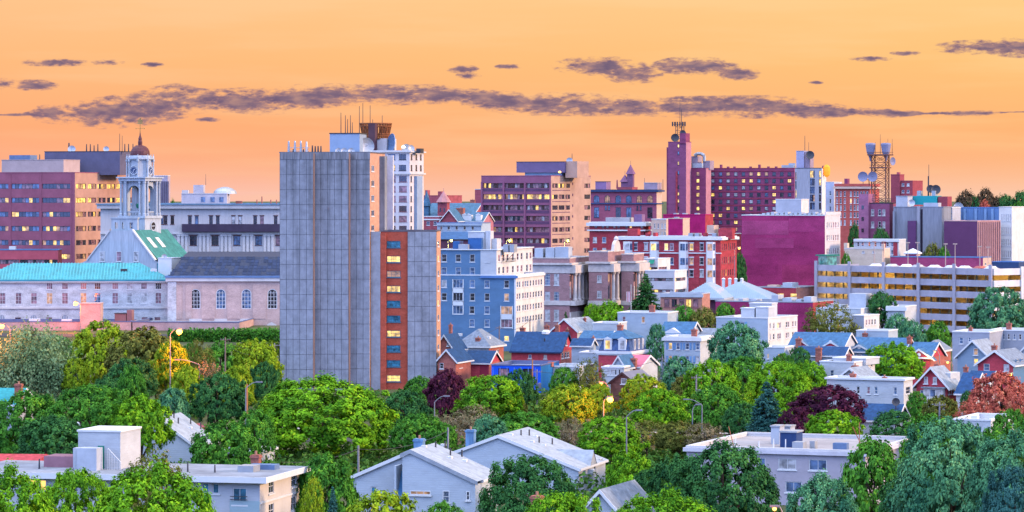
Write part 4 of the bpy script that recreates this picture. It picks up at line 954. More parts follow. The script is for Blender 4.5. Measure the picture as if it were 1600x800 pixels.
for k in range(10):
    f0, f1 = -1+.2*k, -1+.2*(k+1); q = lambda f: z0_+.2+2.6*sqrt(max(0, 1-f*f))
    m_ = (y0_+y1_)/2; r_ = (y1_-y0_)/2
    mb.poly([(.2, m_+r_*f0, z0_), (.2, m_+r_*f1, z0_), (.2, m_+r_*f1, q(f1)), (.2, m_+r_*f0, q(f0))]); mb.poly([(-.5, m_+r_*f0, q(f0)), (.2, m_+r_*f0, q(f0)), (.2, m_+r_*f1, q(f1)), (-.5, m_+r_*f1, q(f1))]); mb.poly([(-.5, m_+r_*f1, z0_), (-.5, m_+r_*f0, z0_), (-.5, m_+r_*f0, q(f0)), (-.5, m_+r_*f1, q(f1))])
mb.lathe([(.5, z0_+2.6), (.6, z0_+3.2), (.2, z0_+3.8)], 8, (-.1, m_, 0)); mb.build('crest', LST, b.root)
merge(COURT, b.root)
b = temple('farther brown brick courthouse end pavilion behind the pointed evergreen tree', 971, 990, 1006, 398, 806, 3, None, 410)

merge(COURT, b.root)
# ================================================================ red brick apartment row with white bays
MAG = mat('red_brick', (.36, .05, .065), .9, .22, .6, 'brick')
b = Bld('apartment_row', 'long red brick apartment row with white bay windows and white cornice', 'building', 966, 1126, 1151, 371, 858, 13)
rw = [386, 408.5, 427.5]
b.win('F', [993, 1009.5, 1080.5, 1096.5], rw, 6, 11, 1, 2, .25, ('blue', 'blind', 'dark'), head=True, small=False); b.win('F', [1041, 1049.5], rw, 6, 11, 1, 2, .1, ('rose', 'blue'), small=False)
b.win('R', [1128.5, 1131.7, 1134.8, 1138.5, 1141.5, 1145, 1148], [386, 407, 427], 1.5, 10.5, 1, 2, .03, ('dark', 'rose'), RED_FR, small=True)
b.walls(MAG, mat('red_brick', (.40, .075, .09))); b.flat(coping=WHITE); b.ring('cornice', b.h-.7, b.h-.02, .6, WHITE, .1)
b.band('belt_course', 'F', b.z(396.5), b.z(394.8), .2, WHITE)
for x in (981, 1022.5, 1068, 1110.5):
    a = b.a('F', x); o = None
    mb = MB(); mb.poly([(a-1.3, 0, 0), (a-.8, -1, 0), (a-.8, -1, b.z(378)), (a-1.3, 0, b.z(378))]); mb.poly([(a-.8, -1, 0), (a+.8, -1, 0), (a+.8, -1, b.z(378)), (a-.8, -1, b.z(378))]); mb.poly([(a+.8, -1, 0), (a+1.3, 0, 0), (a+1.3, 0, b.z(378)), (a+.8, -1, b.z(378))]); mb.poly([(a-1.3, 0, b.z(378)), (a-.8, -1, b.z(378)), (a+.8, -1, b.z(378)), (a+1.3, 0, b.z(378))]); bay = mb.build('bay_window', WHITE, b.root)
    for y in rw:
        pn = G[random.choice(['blue', 'dim', 'blind', 'lit'])]
        mb = MB(); mb.box(a-.62, a-.03, -1.05, -.99, b.z(y+5.5), b.z(y-5)); mb.box(a+.03, a+.62, -1.05, -.99, b.z(y+5.5), b.z(y-5)); mb.build('pane', pn, bay)
        mb = MB(); d_ = .02; mb.poly([(a+.86, -.96, b.z(y+5.5)), (a+1.24, -.2, b.z(y+5.5)), (a+1.24, -.2, b.z(y-5)), (a+.86, -.96, b.z(y-5))]); mb.build('pane', G['blue'], bay)
for x in (988, 1030, 1060, 1090, 1103): mb = MB(); a = b.a('F', x); mb.box(a-.5, a+.5, -.12, -.004, 0, b.z(397)-.01); mb.box(a-.5, a+.5, -.12, -.004, b.z(394.5), b.z(376)); mb.build('pilaster', MAG, b.root)
for x, w_, y in ((1122, 22, 358), (1008, 4, 364), (1020, 4, 364), (1098, 4, 364), (980, 16, 358)): b.pbox('chimney' if w_ < 8 else 'stair_head', x, x+w_, y, MAG, 6, 3)
for x in (1112, 1075, 1085): b.pbox('rooftop_unit', x, x+7, 364.5, GREYMETAL, 7, 3)

# grey stepped block and brick arcade by the evergreen
GRB = mat('grey_render', (.50, .47, .48), .85, .1); 
b = Bld('flat_building', 'small grey concrete block with cream upper storey behind the pointed evergreen', 'building', 1008, 1054, 1073, 424, 790, 18)
b.ribbon('F', [(1016, 1052)], [437, 455], 5, 6, .1, ('dark', 'rose', 'blind')); b.ribbon('R', [(1055, 1071)], [437, 455], 5, 5, .1, ('rose', 'dark')); b.walls(GRB, CREAM); b.flat()
b = Bld('flat_building', 'cream penthouse block with a green awning behind the grey concrete block', 'building', 1003, 1028, 1044, 405, 822, 18, W=10); b.ribbon('F', [(1012, 1027)], [420], 5, 3, .1, ('dark', 'rose')); b.ribbon('R', [(1029, 1042)], [420], 5, 3, .1, ('rose',)); b.walls(CREAM); b.flat()
mb = MB(); mb.poly([(b.a('F', 1015), -1, b.z(412)), (b.a('F', 1023), -1, b.z(412)), (b.a('F', 1023), 0, b.z(406)), (b.a('F', 1015), 0, b.z(406))]); mb.build('awning', mat('green_awning', (.02, .2, .12)), b.root)
ARC = mat('arcade_brick', (.42, .2, .16), .9, .15, .8, 'brick')
b = Bld('arcade', 'low brick arcade with square openings in front of the grey seamed roof', 'building', 1032, 1097, 1101, 460, 775, 12, W=9); b.win('F', [1042, 1053.5, 1065, 1076, 1087], [474], 8.5, 13, 2, 1, .1, ('dark', 'rose'), RED_FR); b.walls(ARC); b.flat(coping=mat('unit_pale', (.55, .58, .66))); b.band('fascia', 'F', b.h-.7, b.h-.02, .3, mat('unit_pale', (.55, .58, .66)))
SEAMG = mat('grey_seam_roof', (.24, .33, .42), .45, .08, .3, spec=.4)
def seamroof(b, e, n, m=SEAMG):
    (ax, ay), (bx_, by), (px_, py_), (qx, qy), h_, zr_ = e
    for i in range(n):
        f = (i+.5)/n; x = ax+(bx_-ax)*f; top = 1.0
        if x < px_: top = (x-ax)/(px_-ax)
        if x > qx: top = (bx_-x)/(bx_-qx)
        if top < .1: continue
        y1 = ay+(py_-ay)*top; z1 = h_+(zr_-h_)*top; mb = MB()
        for dx_ in (-.06, .06): mb.poly([(x+dx_, ay, h_), (x+dx_, ay, h_+.12), (x+dx_, y1, z1+.12), (x+dx_, y1, z1)])
        mb.poly([(x-.06, ay, h_+.12), (x+.06, ay, h_+.12), (x+.06, y1, z1+.12), (x-.06, y1, z1+.12)]); mb.build('seam', m, b.roof)
b = Bld('fire_station', 'low building under a wide hipped grey-blue seamed metal roof', 'building', 1070, 1125, 1140, 466, 790, 10, W=18); b.walls(mat('dark_maroon', (.12, .05, .08))); seamroof(b, b.hip(441, SEAMG, inset=5, over=1.2, trim=mat('unit_pale', (.55, .58, .66))), 22)
b = Bld('fire_station', 'larger grey-blue seamed hip roof with white vents against the blank red wall', 'building', 1100, 1198, 1206, 468, 800, 8, W=20); b.walls(mat('dark_maroon', (.12, .05, .08))); seamroof(b, b.hip(440, SEAMG, inset=6, over=1.2, trim=mat('unit_pale', (.55, .58, .66))), 34)
for x in (1128, 1138, 1147.5, 1157): mb = MB(); a = b.a('F', x); mb.lathe([(.4, b.zr-1.6), (.4, b.zr+.5), (.55, b.zr+.6), (.1, b.zr+.9)], 8, (a-1, 9, 0)); mb.build('vent', WHITE, b.roof)

# ================================================================ behind: white-corniced block, magenta walls, arched block
MAG2 = mat('magenta_wall', (.42, .015, .12), .8, .2, .4)
b = Bld('brick_building', 'red brick block with heavy white cornices behind the red apartment row', 'building', 921, 1006, 1016, 348, 985, 13)
b.win('F', [929.5, 944, 981, 997], [375, 392], 6, 9, 1, 2, .1, ('blind', 'blue'), small=True); b.win('F', [931, 942, 949, 960, 966.5, 979, 985.5, 1003], [353.5], 4, 6, 1, 1, .15, ('blind', 'dark'), RED_FR)
b.walls(MAG); b.flat(coping=WHITE); b.ring('cornice', b.h-1.0, b.h-.02, .8, WHITE, .1); b.ring('cornice', b.z(361), b.z(359), .6, WHITE, .1)
b.pbox('pediment', 946, 984, 340, mat('pale_roof_hut', (.42, .40, .42)), 4, 5); b.pbox('elevator_shaft', 991, 1003, 335, mat('violet_shaft', (.24, .14, .26)), 2, 4)
b = Bld('tan_building', 'narrow tan brick block with vertical windows between red and magenta walls', 'building', 1018, 1041, 1046, 343, 980, 14, W=10); b.win('F', [1023, 1028.5, 1034.5, 1039], [353, 366], 2, 8, 1, 2, .1, ('blind', 'dark')); b.walls(mat('tan_brick2', (.6, .42, .33), .9, .12, .8, 'brick')); b.flat()
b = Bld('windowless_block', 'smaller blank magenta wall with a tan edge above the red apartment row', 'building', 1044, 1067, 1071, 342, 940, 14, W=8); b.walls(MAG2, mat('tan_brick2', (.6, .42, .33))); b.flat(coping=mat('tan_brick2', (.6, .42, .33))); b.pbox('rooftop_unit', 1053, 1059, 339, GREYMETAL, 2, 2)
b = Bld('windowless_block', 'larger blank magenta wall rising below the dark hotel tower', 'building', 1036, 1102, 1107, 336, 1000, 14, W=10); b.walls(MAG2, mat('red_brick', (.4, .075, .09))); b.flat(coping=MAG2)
for x in (1052, 1066, 1085): b.pbox('rooftop_unit', x, x+5, 333, GREYMETAL, 3, 3)
b = Bld('brick_building', 'small low brick roofs with pale units at the foot of the hotel', 'building', 1100, 1135, 1158, 366, 960, 20); b.walls(MAG); b.flat(coping=WHITE); b.pbox('rooftop_unit', 1104, 1115, 352, mat('tan_brick2', (.6, .42, .33)), 3, 4); b.pbox('stair_head', 1124, 1142, 356, MAG, 4, 4); b.win('R', [1148, 1153], [372], 4, 5)
b = Bld('hotel_annex', 'maroon block with a row of arched windows and a dark blue cornice', 'building', 921, 1026, 1034, 297, 1200, 15)
ax_ = [932, 949, 966, 982.5, 999, 1015.5]
b.win('F', ax_, [311], 9, 12, arch=True, fm=SLATE, pat='BMBBMM'); b.win('F', [932, 966, 982.5, 1015.5], [332], 8, 16, 2, 3, 0, ('blue', 'dark'), SLATE); b.win('F', [946.5, 951.5, 996, 1001], [325], 3, 7, lit=0, fm=SLATE)
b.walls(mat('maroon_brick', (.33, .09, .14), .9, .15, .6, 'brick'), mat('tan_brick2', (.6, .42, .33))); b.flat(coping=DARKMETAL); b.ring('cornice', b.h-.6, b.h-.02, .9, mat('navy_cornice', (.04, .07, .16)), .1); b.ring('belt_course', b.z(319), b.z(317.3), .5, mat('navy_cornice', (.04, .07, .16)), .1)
b.pbox('penthouse', 930, 947, 284, mat('violet_shaft', (.24, .14, .26)), 5, 6, cap=DARKMETAL); b.pbox('penthouse', 1006, 1027, 286, mat('violet_grey', (.32, .24, .3)), 5, 6, cap=GREYMETAL)
b.mast(1008, 278, 8, .1, ybot=287); b.mast(1037, 280, 8, .15, ybot=300)
b = Bld('church', 'distant church with two dark pointed turrets on the skyline', 'church', 964, 988, 992, 293, 1500, 14, W=10); b.walls(OLDR); b.flat(coping=OLDR)
for x, yt, yb, yr, w_ in ((982.5, 257, 293, 272, 1.4), (973.5, 273, 293, 284, 1.5)):
    a = b.a('F', x); mb = MB(); mb.box(a-w_, a+w_, 2, 2+2*w_, b.h-2, b.z(yr)); mb.lathe([(w_*1.7, b.z(yr)), (.1, b.z(yt))], 8, (a, 2+w_, 0)); mb.bar((a, 2+w_, b.z(yt)), (a, 2+w_, b.z(yt-6)), .07, 4); mb.build('turret', mat('purple_slate', (.20, .09, .16)), b.root)
b.mast(964.5, 281, 3, .5, 'chimney', OLDR)

# ================================================================ the big brick hotel
HOT = mat('hotel_brick', (.24, .055, .12), .9, .2, .5, 'brick')
hx = [1113.7+11.98*k for k in range(11)]; hy = [271.7+10.83*k for k in range(9)]
b = Bld('hotel', 'long violet brick hotel with a grid of small lit windows', 'building', 1104, 1241, 1250, 263, 1350, 10, W=18)
b.win('F', hx, hy, 5.6, 5.6, 1, 2, .30, ('blue', 'blind', 'dark', 'blind', 'dark'), small=True, t=.12, fm=DARKMETAL)
b.walls(HOT); b.flat(coping=MAG)
for y in hy: b.band('belt_course', 'F', b.z(y-4.3), b.z(y-5), .15, MAG)
for x in (1126, 1137, 1147, 1172, 1186, 1200, 1212): b.pbox('vent', x-1.5, x+1.5, 257 if x in (1126, 1186) else 260, HOT, 3, 2)
b.pbox('duct', 1221, 1240, 258, GREYMETAL, 4, 2); b.pbox('duct', 1232, 1242, 255, GREYMETAL, 6, 2)
HOTEL = b.root
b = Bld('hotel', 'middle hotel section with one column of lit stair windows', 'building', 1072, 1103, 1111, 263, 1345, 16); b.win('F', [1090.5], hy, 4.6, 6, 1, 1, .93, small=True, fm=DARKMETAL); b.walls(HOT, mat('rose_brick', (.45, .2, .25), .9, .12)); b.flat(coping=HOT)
b.pbox('penthouse', 1080, 1090, 244, mat('violet_grey', (.32, .24, .3)), 4, 6); b.pbox('penthouse', 1098, 1109, 251, mat('violet_grey', (.32, .24, .3)), 4, 6); b.pbox('rooftop_unit', 1082, 1097, 255, mat('unit_pale', (.55, .58, .66)), 2, 3)
mb = MB(); pts = [(1086, 243), (1090, 240), (1096, 240), (1101, 243), (1101, 252)]
q = [(b.a('F', x)-4*b.s_, 4, b.z(y)) for x, y in pts]
for i in range(4): mb.bar(q[i], q[i+1], .7, 8)
mb.build('duct', GREYMETAL, b.root)
merge(HOTEL, b.root)
b = Bld('hotel_tower', 'tall dark brick hotel tower topped by antenna racks and a thin mast', 'tower', 1044, 1072, 1080, 222, 1340, 16)
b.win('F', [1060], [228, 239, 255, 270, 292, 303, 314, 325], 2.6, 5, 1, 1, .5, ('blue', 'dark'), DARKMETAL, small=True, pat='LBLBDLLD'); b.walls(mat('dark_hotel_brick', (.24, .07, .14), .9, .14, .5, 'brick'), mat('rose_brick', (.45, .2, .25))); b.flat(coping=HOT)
b.pbox('stair_head', 1062, 1071.5, 208, HOT, -.4, 6); b.pbox('setback', 1041.5, 1044, 230, HOT, 1, 8, ybot=345)
mb = MB(); a = b.a('F', 1057.5); mb.box(a-.35, a+.35, -.35, -.02, 0, b.z(268)); mb.build('downpipe', MAG, b.root)
r = MB(); aa = [b.a('F', x) for x in (1053, 1063)]
for y_ in (2.5, 5.0):
    for a in aa: r.bar((a, y_, b.h-.5), (a, y_, b.z(190)), .14, 4)
for py in (198, 204, 210, 216):
    for y_ in (2.5, 5): r.bar((aa[0], y_, b.z(py)), (aa[1], y_, b.z(py)), .1, 4)
    r.bar((aa[0], 2.5, b.z(py)), (aa[1], 2.5, b.z(py-6)), .08, 4)
r.build('antenna_rack', DARKMETAL, b.root)
for x in (1048.5, 1052, 1056, 1060, 1064, 1068): mb = MB(); a = b.a('F', x); mb.box(a-.25, a+.25, 2.0, 2.4, b.z(197), b.z(190)); mb.build('panel_antenna', DARKMETAL, b.root)
mb = MB(); mb.bar((b.a('F', 1047.5), 2.6, b.z(194)), (b.a('F', 1069), 2.6, b.z(194)), .1, 4); mb.build('antenna_bar', DARKMETAL, b.root)
b.dish(1055, 215, 1.7, 1.5, DARKMETAL); b.dish(1067, 208, 1.3, 1.2, DARKMETAL); b.mast(1065.5, 171, 4, .2, ybot=210); b.mast(1063, 155, 4, .12, ybot=200); b.mast(1070.5, 190, 4, .1, ybot=212)

# concrete stair tower with glass strips
b = Bld('stair_tower', 'pale concrete stair tower with dark glass strips at the right end of the hotel', 'tower', 1242, 1284, 1291, 263, 1300, 15)
b.ribbon('F', [(1265.5, 1273)], [272, 284.5, 297, 309.5, 322], 11, 3, .25, ('dark', 'blue'), rec=.4); b.ribbon('F', [(1279.5, 1283)], [272, 284.5, 297, 309.5, 322], 11, 1, .3, ('dark', 'blue'), rec=.4); b.ribbon('F', [(1242.6, 1244.5)], [275, 289, 303, 317], 12, 1, .8, rec=.4)
b.walls(mat('pale_concrete', (.36, .35, .39), .85, .1, .3, 'streak'), CREAM); b.flat(coping=DARKMETAL)
b.pbox('penthouse', 1244, 1256, 236, mat('violet_concrete', (.38, .36, .5), .85, .1), 2, 7, cap=GREYMETAL); b.pbox('penthouse', 1256.2, 1265, 237, mat('violet_grey', (.32, .24, .3)), 2.5, 6); b.mast(1259, 212, 5, .15, ybot=237); b.mast(1265, 222, 5, .1, ybot=237); b.dish(1266, 242, 1.7, 1, DARKMETAL)
b.pbox('stair_head', 1284.5, 1288, 259, HOT, 3, 3)
mb = MB(); mb.lathe([(.3, -2.5), (1.3, -1.6), (1.5, 0), (1.3, 1.6), (.3, 2.5)], 12, (1.3, 2.5, b.z(267)), sy=.5); mb.build('lamp_sign', mat('orange_sign', (1, .3, .03), emis=.9, ecol=(1, .25, .01)), b.root)

# blank violet-red block with white right flank
BIGM = mat('violet_red_wall', (.31, .03, .11), .85, .28, .12, 'brick')
b = Bld('windowless_block', 'big blank violet-red brick block with a white right flank', 'building', 1159, 1289, 1313, 337, 905, 17)
b.win('R', [1292.5, 1295.5, 1299, 1302.5, 1306, 1309.5], [352, 372, 393], 1.9, 9, 1, 2, .0, ('rose', 'blind'), WHITE, small=True)
b.walls(BIGM, WST); b.flat(coping=WHITE)
for x0, x1, y0, y1, m_ in ((1159.6, 1232, 345, 367, (.37, .055, .15)), (1232.4, 1288, 341, 362, (.34, .04, .13)), (1159.6, 1215, 400, 430, (.28, .025, .10)), (1222, 1288, 414, 448, (.345, .035, .11)), (1180, 1240, 372, 388, (.325, .04, .125))):
    mb = MB(); mb.box(b.a('F', x0), b.a('F', x1), -.03, -.002, b.z(y1), b.z(y0)); mb.build('repainted_patch', mat('brick_patch_%d' % int(x0+y0), m_, .85, .25, .2, 'brick'), b.root)
mb = MB(); mb.box(-.1, .2, .1, b.W-.1, b.h+.25, b.z(331)); mb.build('gable_parapet', WST, b.root)
for i in range(13): b.pbox('roof_vent', 1190+i*7.2, 1194.5+i*7.2, 333.3-(i % 3), mat('unit_pale', (.55, .58, .66)), 4, 3)
b = Bld('metal_box', 'pale grey metal penthouse box above the blank violet-red wall', 'building', 1212, 1252, 1257, 312, 950, 14, W=9); b.walls(mat('pale_metal_wall', (.44, .45, .50), .6, .1), CREAM); b.flat(); b.mast(1223, 302, 2, .1, ybot=313)

# right skyline
b = Bld('flat_building', 'narrow pale blue-grey block left of the red brick hotel with cornice', 'building', 1290, 1303, 1308, 285, 1200, 14, W=12); b.win('F', [1297.5], [302, 314, 326], 3, 7, lit=0); b.walls(mat('pale_bluegrey', (.46, .48, .58))); b.flat()
RHB = mat('orange_red_brick', (.48, .10, .08), .9, .14, .6, 'brick')
b = Bld('brick_building', 'bright red brick block with rows of narrow windows and pale cornice', 'building', 1305, 1359, 1366, 292, 1180, 14, W=14)
ry = [303, 314, 324.5, 336, 348]
b.win('F', [1308, 1313.7, 1320], ry, 2.8, 8, 1, 2, .1, ('dark', 'blind', 'rose'), small=True); b.win('F', [1329.5, 1335.5, 1340, 1345.5], ry, 2.8, 8, 1, 2, .05, ('dark', 'blind'), small=True); b.win('F', [1350, 1355], ry, 2.8, 8, lit=0, small=True)
b.walls(RHB); b.flat(coping=RHB); b.ring('cornice', b.z(295), b.z(291.5)-.01, .7, mat('tan_brick2', (.6, .42, .33)), .1); b.ring('coping', b.h+.24, b.z(287), .3, RHB, .4); b.pbox('chimney', 1319, 1324, 279, HOT, 4, 3)
VIO = mat('violet_brick', (.26, .08, .15), .9, .15, .6, 'brick')
b = Bld('telephone_exchange', 'violet brick exchange building carrying the steel microwave tower', 'building', 1342, 1390, 1395, 318, 960, 13, W=16); b.win('F', [1363.5, 1374.5, 1381], [332, 351], 4.6, 10, 1, 2, 0, pat='WDW', small=True); b.walls(VIO); b.flat(coping=DARKMETAL); EX = b
b.pbox('stair_block', 1342, 1357, 303, mat('violet_brick2', (.34, .13, .22), .9, .12, .6, 'brick'), -1.2, 8, ybot=372)
for y in (324, 342, 360): mb = MB(); a = b.a('F', 1349.5); mb.box(a-.35, a+.35, -1.27, -1.2, b.z(y+3), b.z(y-3)); mb.build('window', G['dark'], b.root)
mb = MB(); a0, a1 = b.a('F', 1361), b.a('F', 1392)
for zz in (b.h+.8, b.h+1.4): mb.bar((a0, 1, zz), (a1, 1, zz), .08, 4)
for i in range(14): a = a0+(a1-a0)*i/13; mb.bar((a, 1, b.h), (a, 1, b.h+1.4), .05, 4)
mb.build('railing', DARKMETAL, b.root)
# microwave tower
STL = mat('tower_steel', (.20, .09, .07), .7, .25, .8, metal=.2); zb = b.zb+b.h-.5; Ym = 968; sc = Ym/F
t = thing('microwave_tower', 'rust-brown steel lattice microwave tower with horn antennas and dishes on the brick exchange', 'tower', (PX(1375.5, Ym), Ym, zb), radians(-20))
Zm = lambda py: PZ(py, Ym)-zb; hw = 14*sc
lv = [318, 305, 292, 279, 266, 254, 243]
leg = lambda i, py: ((1, 1), (-1, 1), (-1, -1), (1, -1))[i][0]*hw*.82 and Vector((((1, 1), (-1, 1), (-1, -1), (1, -1))[i][0]*hw*.8, ((1, 1), (-1, 1), (-1, -1), (1, -1))[i][1]*hw*.8, Zm(py)))
for i in range(4):
    mb = MB(); mb.bar(leg(i, 319), leg(i, 240), .2, 5); mb.build('leg', STL, t)
mb = MB()
for j in range(len(lv)-1):
    for i in range(4):
        k = (i+1) % 4; mb.bar(leg(i, lv[j]), leg(k, lv[j+1]), .09, 4); mb.bar(leg(k, lv[j]), leg(i, lv[j+1]), .09, 4); mb.bar(leg(i, lv[j+1]), leg(k, lv[j+1]), .11, 4)
mb.build('lattice', STL, t)
for py, k in ((262, 1.0), (242, 1.2)):
    mb = MB(); r = hw*k; mb.box(-r, r, -r, r, Zm(py+1), Zm(py-1)); o = mb.build('platform', STL, t); mb = MB()
    for i in range(4): mb.bar((((1, 1), (-1, 1), (-1, -1), (1, -1))[i][0]*r, ((1, 1), (-1, 1), (-1, -1), (1, -1))[i][1]*r, Zm(py-4)), (((-1, 1), (-1, -1), (1, -1), (1, 1))[i][0]*r, ((-1, 1), (-1, -1), (1, -1), (1, 1))[i][1]*r, Zm(py-4)), .06, 4)
    mb.build('railing', STL, o)
HORN = mat('horn_grey', (.22, .22, .32), .55, .1)
for x in (-13.5, 11):
    mb = MB(); w_ = sc
    mb.lathe([(1.5*w_, Zm(252)), (2.2*w_, Zm(247)), (6.2*w_, Zm(238)), (8.2*w_, Zm(226)), (7.6*w_, Zm(224)), (3*w_, Zm(223.4))], 14, (x*w_, -.6*hw, 0)); mb.build('horn_antenna', HORN, t)
for x, py, r, f in ((-23.5, 276, 8, (.1, -1, .05)), (-8, 276, 8, (-.1, -1, .05))):
    dish_mesh((x*sc, -hw*1.3, Zm(py)), r*sc, Vector(f), HORN, t, 'dish_antenna', Zm(288))
dish_mesh((20*sc, 0, Zm(252)), 6.5*sc, Vector((1, -.5, 0)), HORN, t, 'dish_antenna', Zm(258))
for x, py in ((0, 210), (12, 217), (19, 217), (-8, 222)): mb = MB(); mb.bar((x*sc, 0, Zm(243)), (x*sc, 0, Zm(py)), .1, 4, .05); mb.build('whip_antenna', STL, t)
mb = MB(); mb.bar((-23*sc, -hw, Zm(281)), (-8*sc, -hw, Zm(281)), .12, 4); mb.bar((-15*sc, -hw*.8, Zm(290)), (-15*sc, -hw, Zm(276)), .15, 4); mb.build('dish_mount', STL, t)

b = Bld('brick_building', 'dark red brick building with a chimney block right of the microwave tower', 'building', 1392, 1426, 1431, 283, 1100, 14, W=14); b.win('F', [1411, 1419], [288.5, 299], 4, 4.5, 1, 1, .1, ('blind', 'dark')); b.walls(mat('deep_red_brick', (.30, .06, .08), .9, .15, .6, 'brick')); b.flat(coping=OLDR); b.pbox('stair_block', 1392, 1406, 273, mat('deep_red_brick', (.3, .06, .08)), -1, 6, ybot=335, cap=OLDR); b.pbox('chimney', 1401, 1404.5, 269, OLDR, 1, 2, ybot=274)
GC = mat('board_concrete', (.24, .25, .29), .9, .13, .3, 'streak')
b = Bld('concrete_complex', 'grey windowless concrete complex with a teal rooftop box', 'building', 1396, 1474, 1480, 324, 945, 12, W=22); b.walls(GC); b.flat(coping=GC)
for x0, x1, m_, yt, d in ((1433, 1438, mat('pale_concrete', (.48, .46, .52)), 322, .5), (1438.5, 1443, mat('slot_dark', (.04, .03, .05)), 327, .02), (1396, 1399, GC, 330, .9), (1442.8, 1473, GC, 325, .9)):
    mb = MB(); mb.box(b.a('F', x0), b.a('F', x1)-.02, -d, -.005, 0, b.z(yt)); mb.build('wall_panel', m_, b.root)
mb = MB(); mb.box(b.a('F', 1420), b.a('F', 1432.8), -1.6, -.004, 0, b.z(345)); mb.build('duct_shaft', mat('dark_violet_panel', (.13, .05, .13), .7, .08), b.root)
b.pbox('penthouse', 1400, 1418, 307, mat('pale_metal_wall', (.58, .58, .66)), 2, 7, cap=GREYMETAL); b.pbox('penthouse', 1423, 1463, 306, mat('teal_box', (.02, .30, .32), .6, .06), 9, 7, ybot=320); b.pbox('penthouse', 1465, 1480, 307, mat('deep_red_brick', (.3, .06, .08)), 10, 6, ybot=325); b.pbox('penthouse', 1443, 1466, 317, mat('pale_metal_wall', (.58, .58, .66)), 1, 4)
for x in (1432, 1455): b.pbox('rooftop_unit', x, x+6, 298, GREYMETAL, 11, 3, ybot=307)
b.mast(1460, 257, 14, .12, ybot=308); b.mast(1459, 275, 14, .22, ybot=308); b.dish(1461.5, 295, 1.2, 12, DARKMETAL); b.dish(1470, 296, 1.4, 12, DARKMETAL); b.dish(1425, 317, 1.0, 1)
b = Bld('concrete_complex', 'pale link block with slot windows beside the blue metal wall', 'building', 1472, 1488, 1493, 325, 955, 14, W=10); b.win('F', [1478, 1482, 1486], [332], 1.8, 9, lit=0, mix=('dark',)); b.walls(mat('pale_metal_wall', (.58, .58, .66))); b.flat()
b = Bld('concrete_complex', 'long blue metal-panelled upper storey on the right skyline', 'building', 1487, 1562, 1568, 325, 965, 12, W=12); b.walls(mat('blue_panel', (.12, .22, .42), .6, .1, .4, 'streak')); b.flat(coping=mat('blue_trim', (.10, .20, .42)))
for x in (1508, 1525, 1540, 1551): mb = MB(); a = b.a('F', x); mb.box(a-.35, a+.35, -.5, -.005, 0, b.h-.2); mb.build('rib', mat('blue_rib', (.20, .32, .52)), b.root)
b.mast(1551.5, 322, .2, .25, 'pipe', DARKMETAL, 344); b.dish(1499, 324, 1.5, 2)
DV = mat('dark_violet_metal', (.13, .045, .11), .75, .08, .3)
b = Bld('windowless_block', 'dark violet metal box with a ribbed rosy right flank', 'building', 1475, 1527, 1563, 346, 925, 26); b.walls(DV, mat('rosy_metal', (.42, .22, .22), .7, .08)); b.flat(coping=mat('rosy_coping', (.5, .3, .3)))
for i in range(12): y = b.W*(i+.5)/12; mb = MB(); mb.box(.005, .3, y-.18, y+.18, 0, b.h-.2); mb.build('rib', mat('rosy_metal', (.42, .22, .22)), b.root)
b = Bld('office_building', 'cream office with four rows of narrow windows at the right end', 'building', 1561, 1581, 1586, 324, 940, 14, W=16)
b.win('F', [1565.5, 1568.7, 1572, 1575.2, 1578.5], [340, 360.5, 379, 397], 1.7, 11, 1, 2, 0, ('dark', 'dark', 'rose'), WHITE, small=True); b.walls(CREAM); b.flat(coping=CREAM)
b = Bld('apartment_building', 'brown apartment block with lit orange balconies at the right edge', 'building', 1580, 1640, 1650, 366, 1000, 14, W=12)
b.ribbon('F', [(1586, 1596), (1597, 1606), (1607, 1618)], [377, 386, 395, 404], 5, 3, .8, rec=.8); b.walls(mat('brown_render', (.3, .16, .14))); b.flat()
for y in (381, 390, 399, 408): b.band('balcony', 'F', b.z(y+1), b.z(y-1.5), 1.0, mat('navy_cornice', (.04, .07, .16)))

# low things behind the garage
b = Bld('row_house', 'white row house with maroon shutters behind the car park roof', 'house', 1334, 1404, 1410, 375, 905, 13, W=9); b.win('F', [1341, 1348, 1358.5, 1368, 1376.5, 1387, 1394], [382, 394], 3.6, 7, 1, 2, .12, ('blue', 'dark', 'rose'), small=True); b.walls(PALEW); b.flat(); b.band('cornice', 'F', b.h-.5, b.h-.02, .35, WHITE)
for x in (1381.5, 1399): mb = MB(); a = b.a('F', x); mb.box(a-.6, a+.6, -.06, -.004, 0, b.h-.6); mb.build('brick_strip', MAG, b.root)
b = Bld('low_building', 'low cream brick building just behind the car park roof', 'building', 1320, 1379, 1383, 389, 880, 13, W=9); b.win('F', [1349, 1365], [394], 4, 3, 1, 1, 0, ('blind',)); b.walls(mat('cream_brick', (.62, .48, .36), .9, .1, .8, 'brick')); b.flat(coping=TRIM); b.pbox('chimney', 1318.5, 1324, 380, mat('cream_brick', (.62, .48, .36)), .2, 2); b.pbox('chimney', 1377, 1380.5, 381, mat('tan_brick2', (.6, .42, .33)), .2, 2)
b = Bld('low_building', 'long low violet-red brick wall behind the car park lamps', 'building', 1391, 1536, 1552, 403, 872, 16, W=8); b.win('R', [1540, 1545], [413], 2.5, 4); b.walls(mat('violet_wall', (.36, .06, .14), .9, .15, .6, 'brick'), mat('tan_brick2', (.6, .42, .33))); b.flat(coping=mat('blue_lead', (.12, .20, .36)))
b = Bld('pavilion', 'small magenta pavilion with a white pyramid roof beyond the car park', 'building', 1415, 1432, 1437, 395, 890, 18, W=3.2); b.walls(MAG2, mat('tan_brick2', (.6, .42, .33))); b.hip(388, mat('white_roof', (.7, .72, .78)))
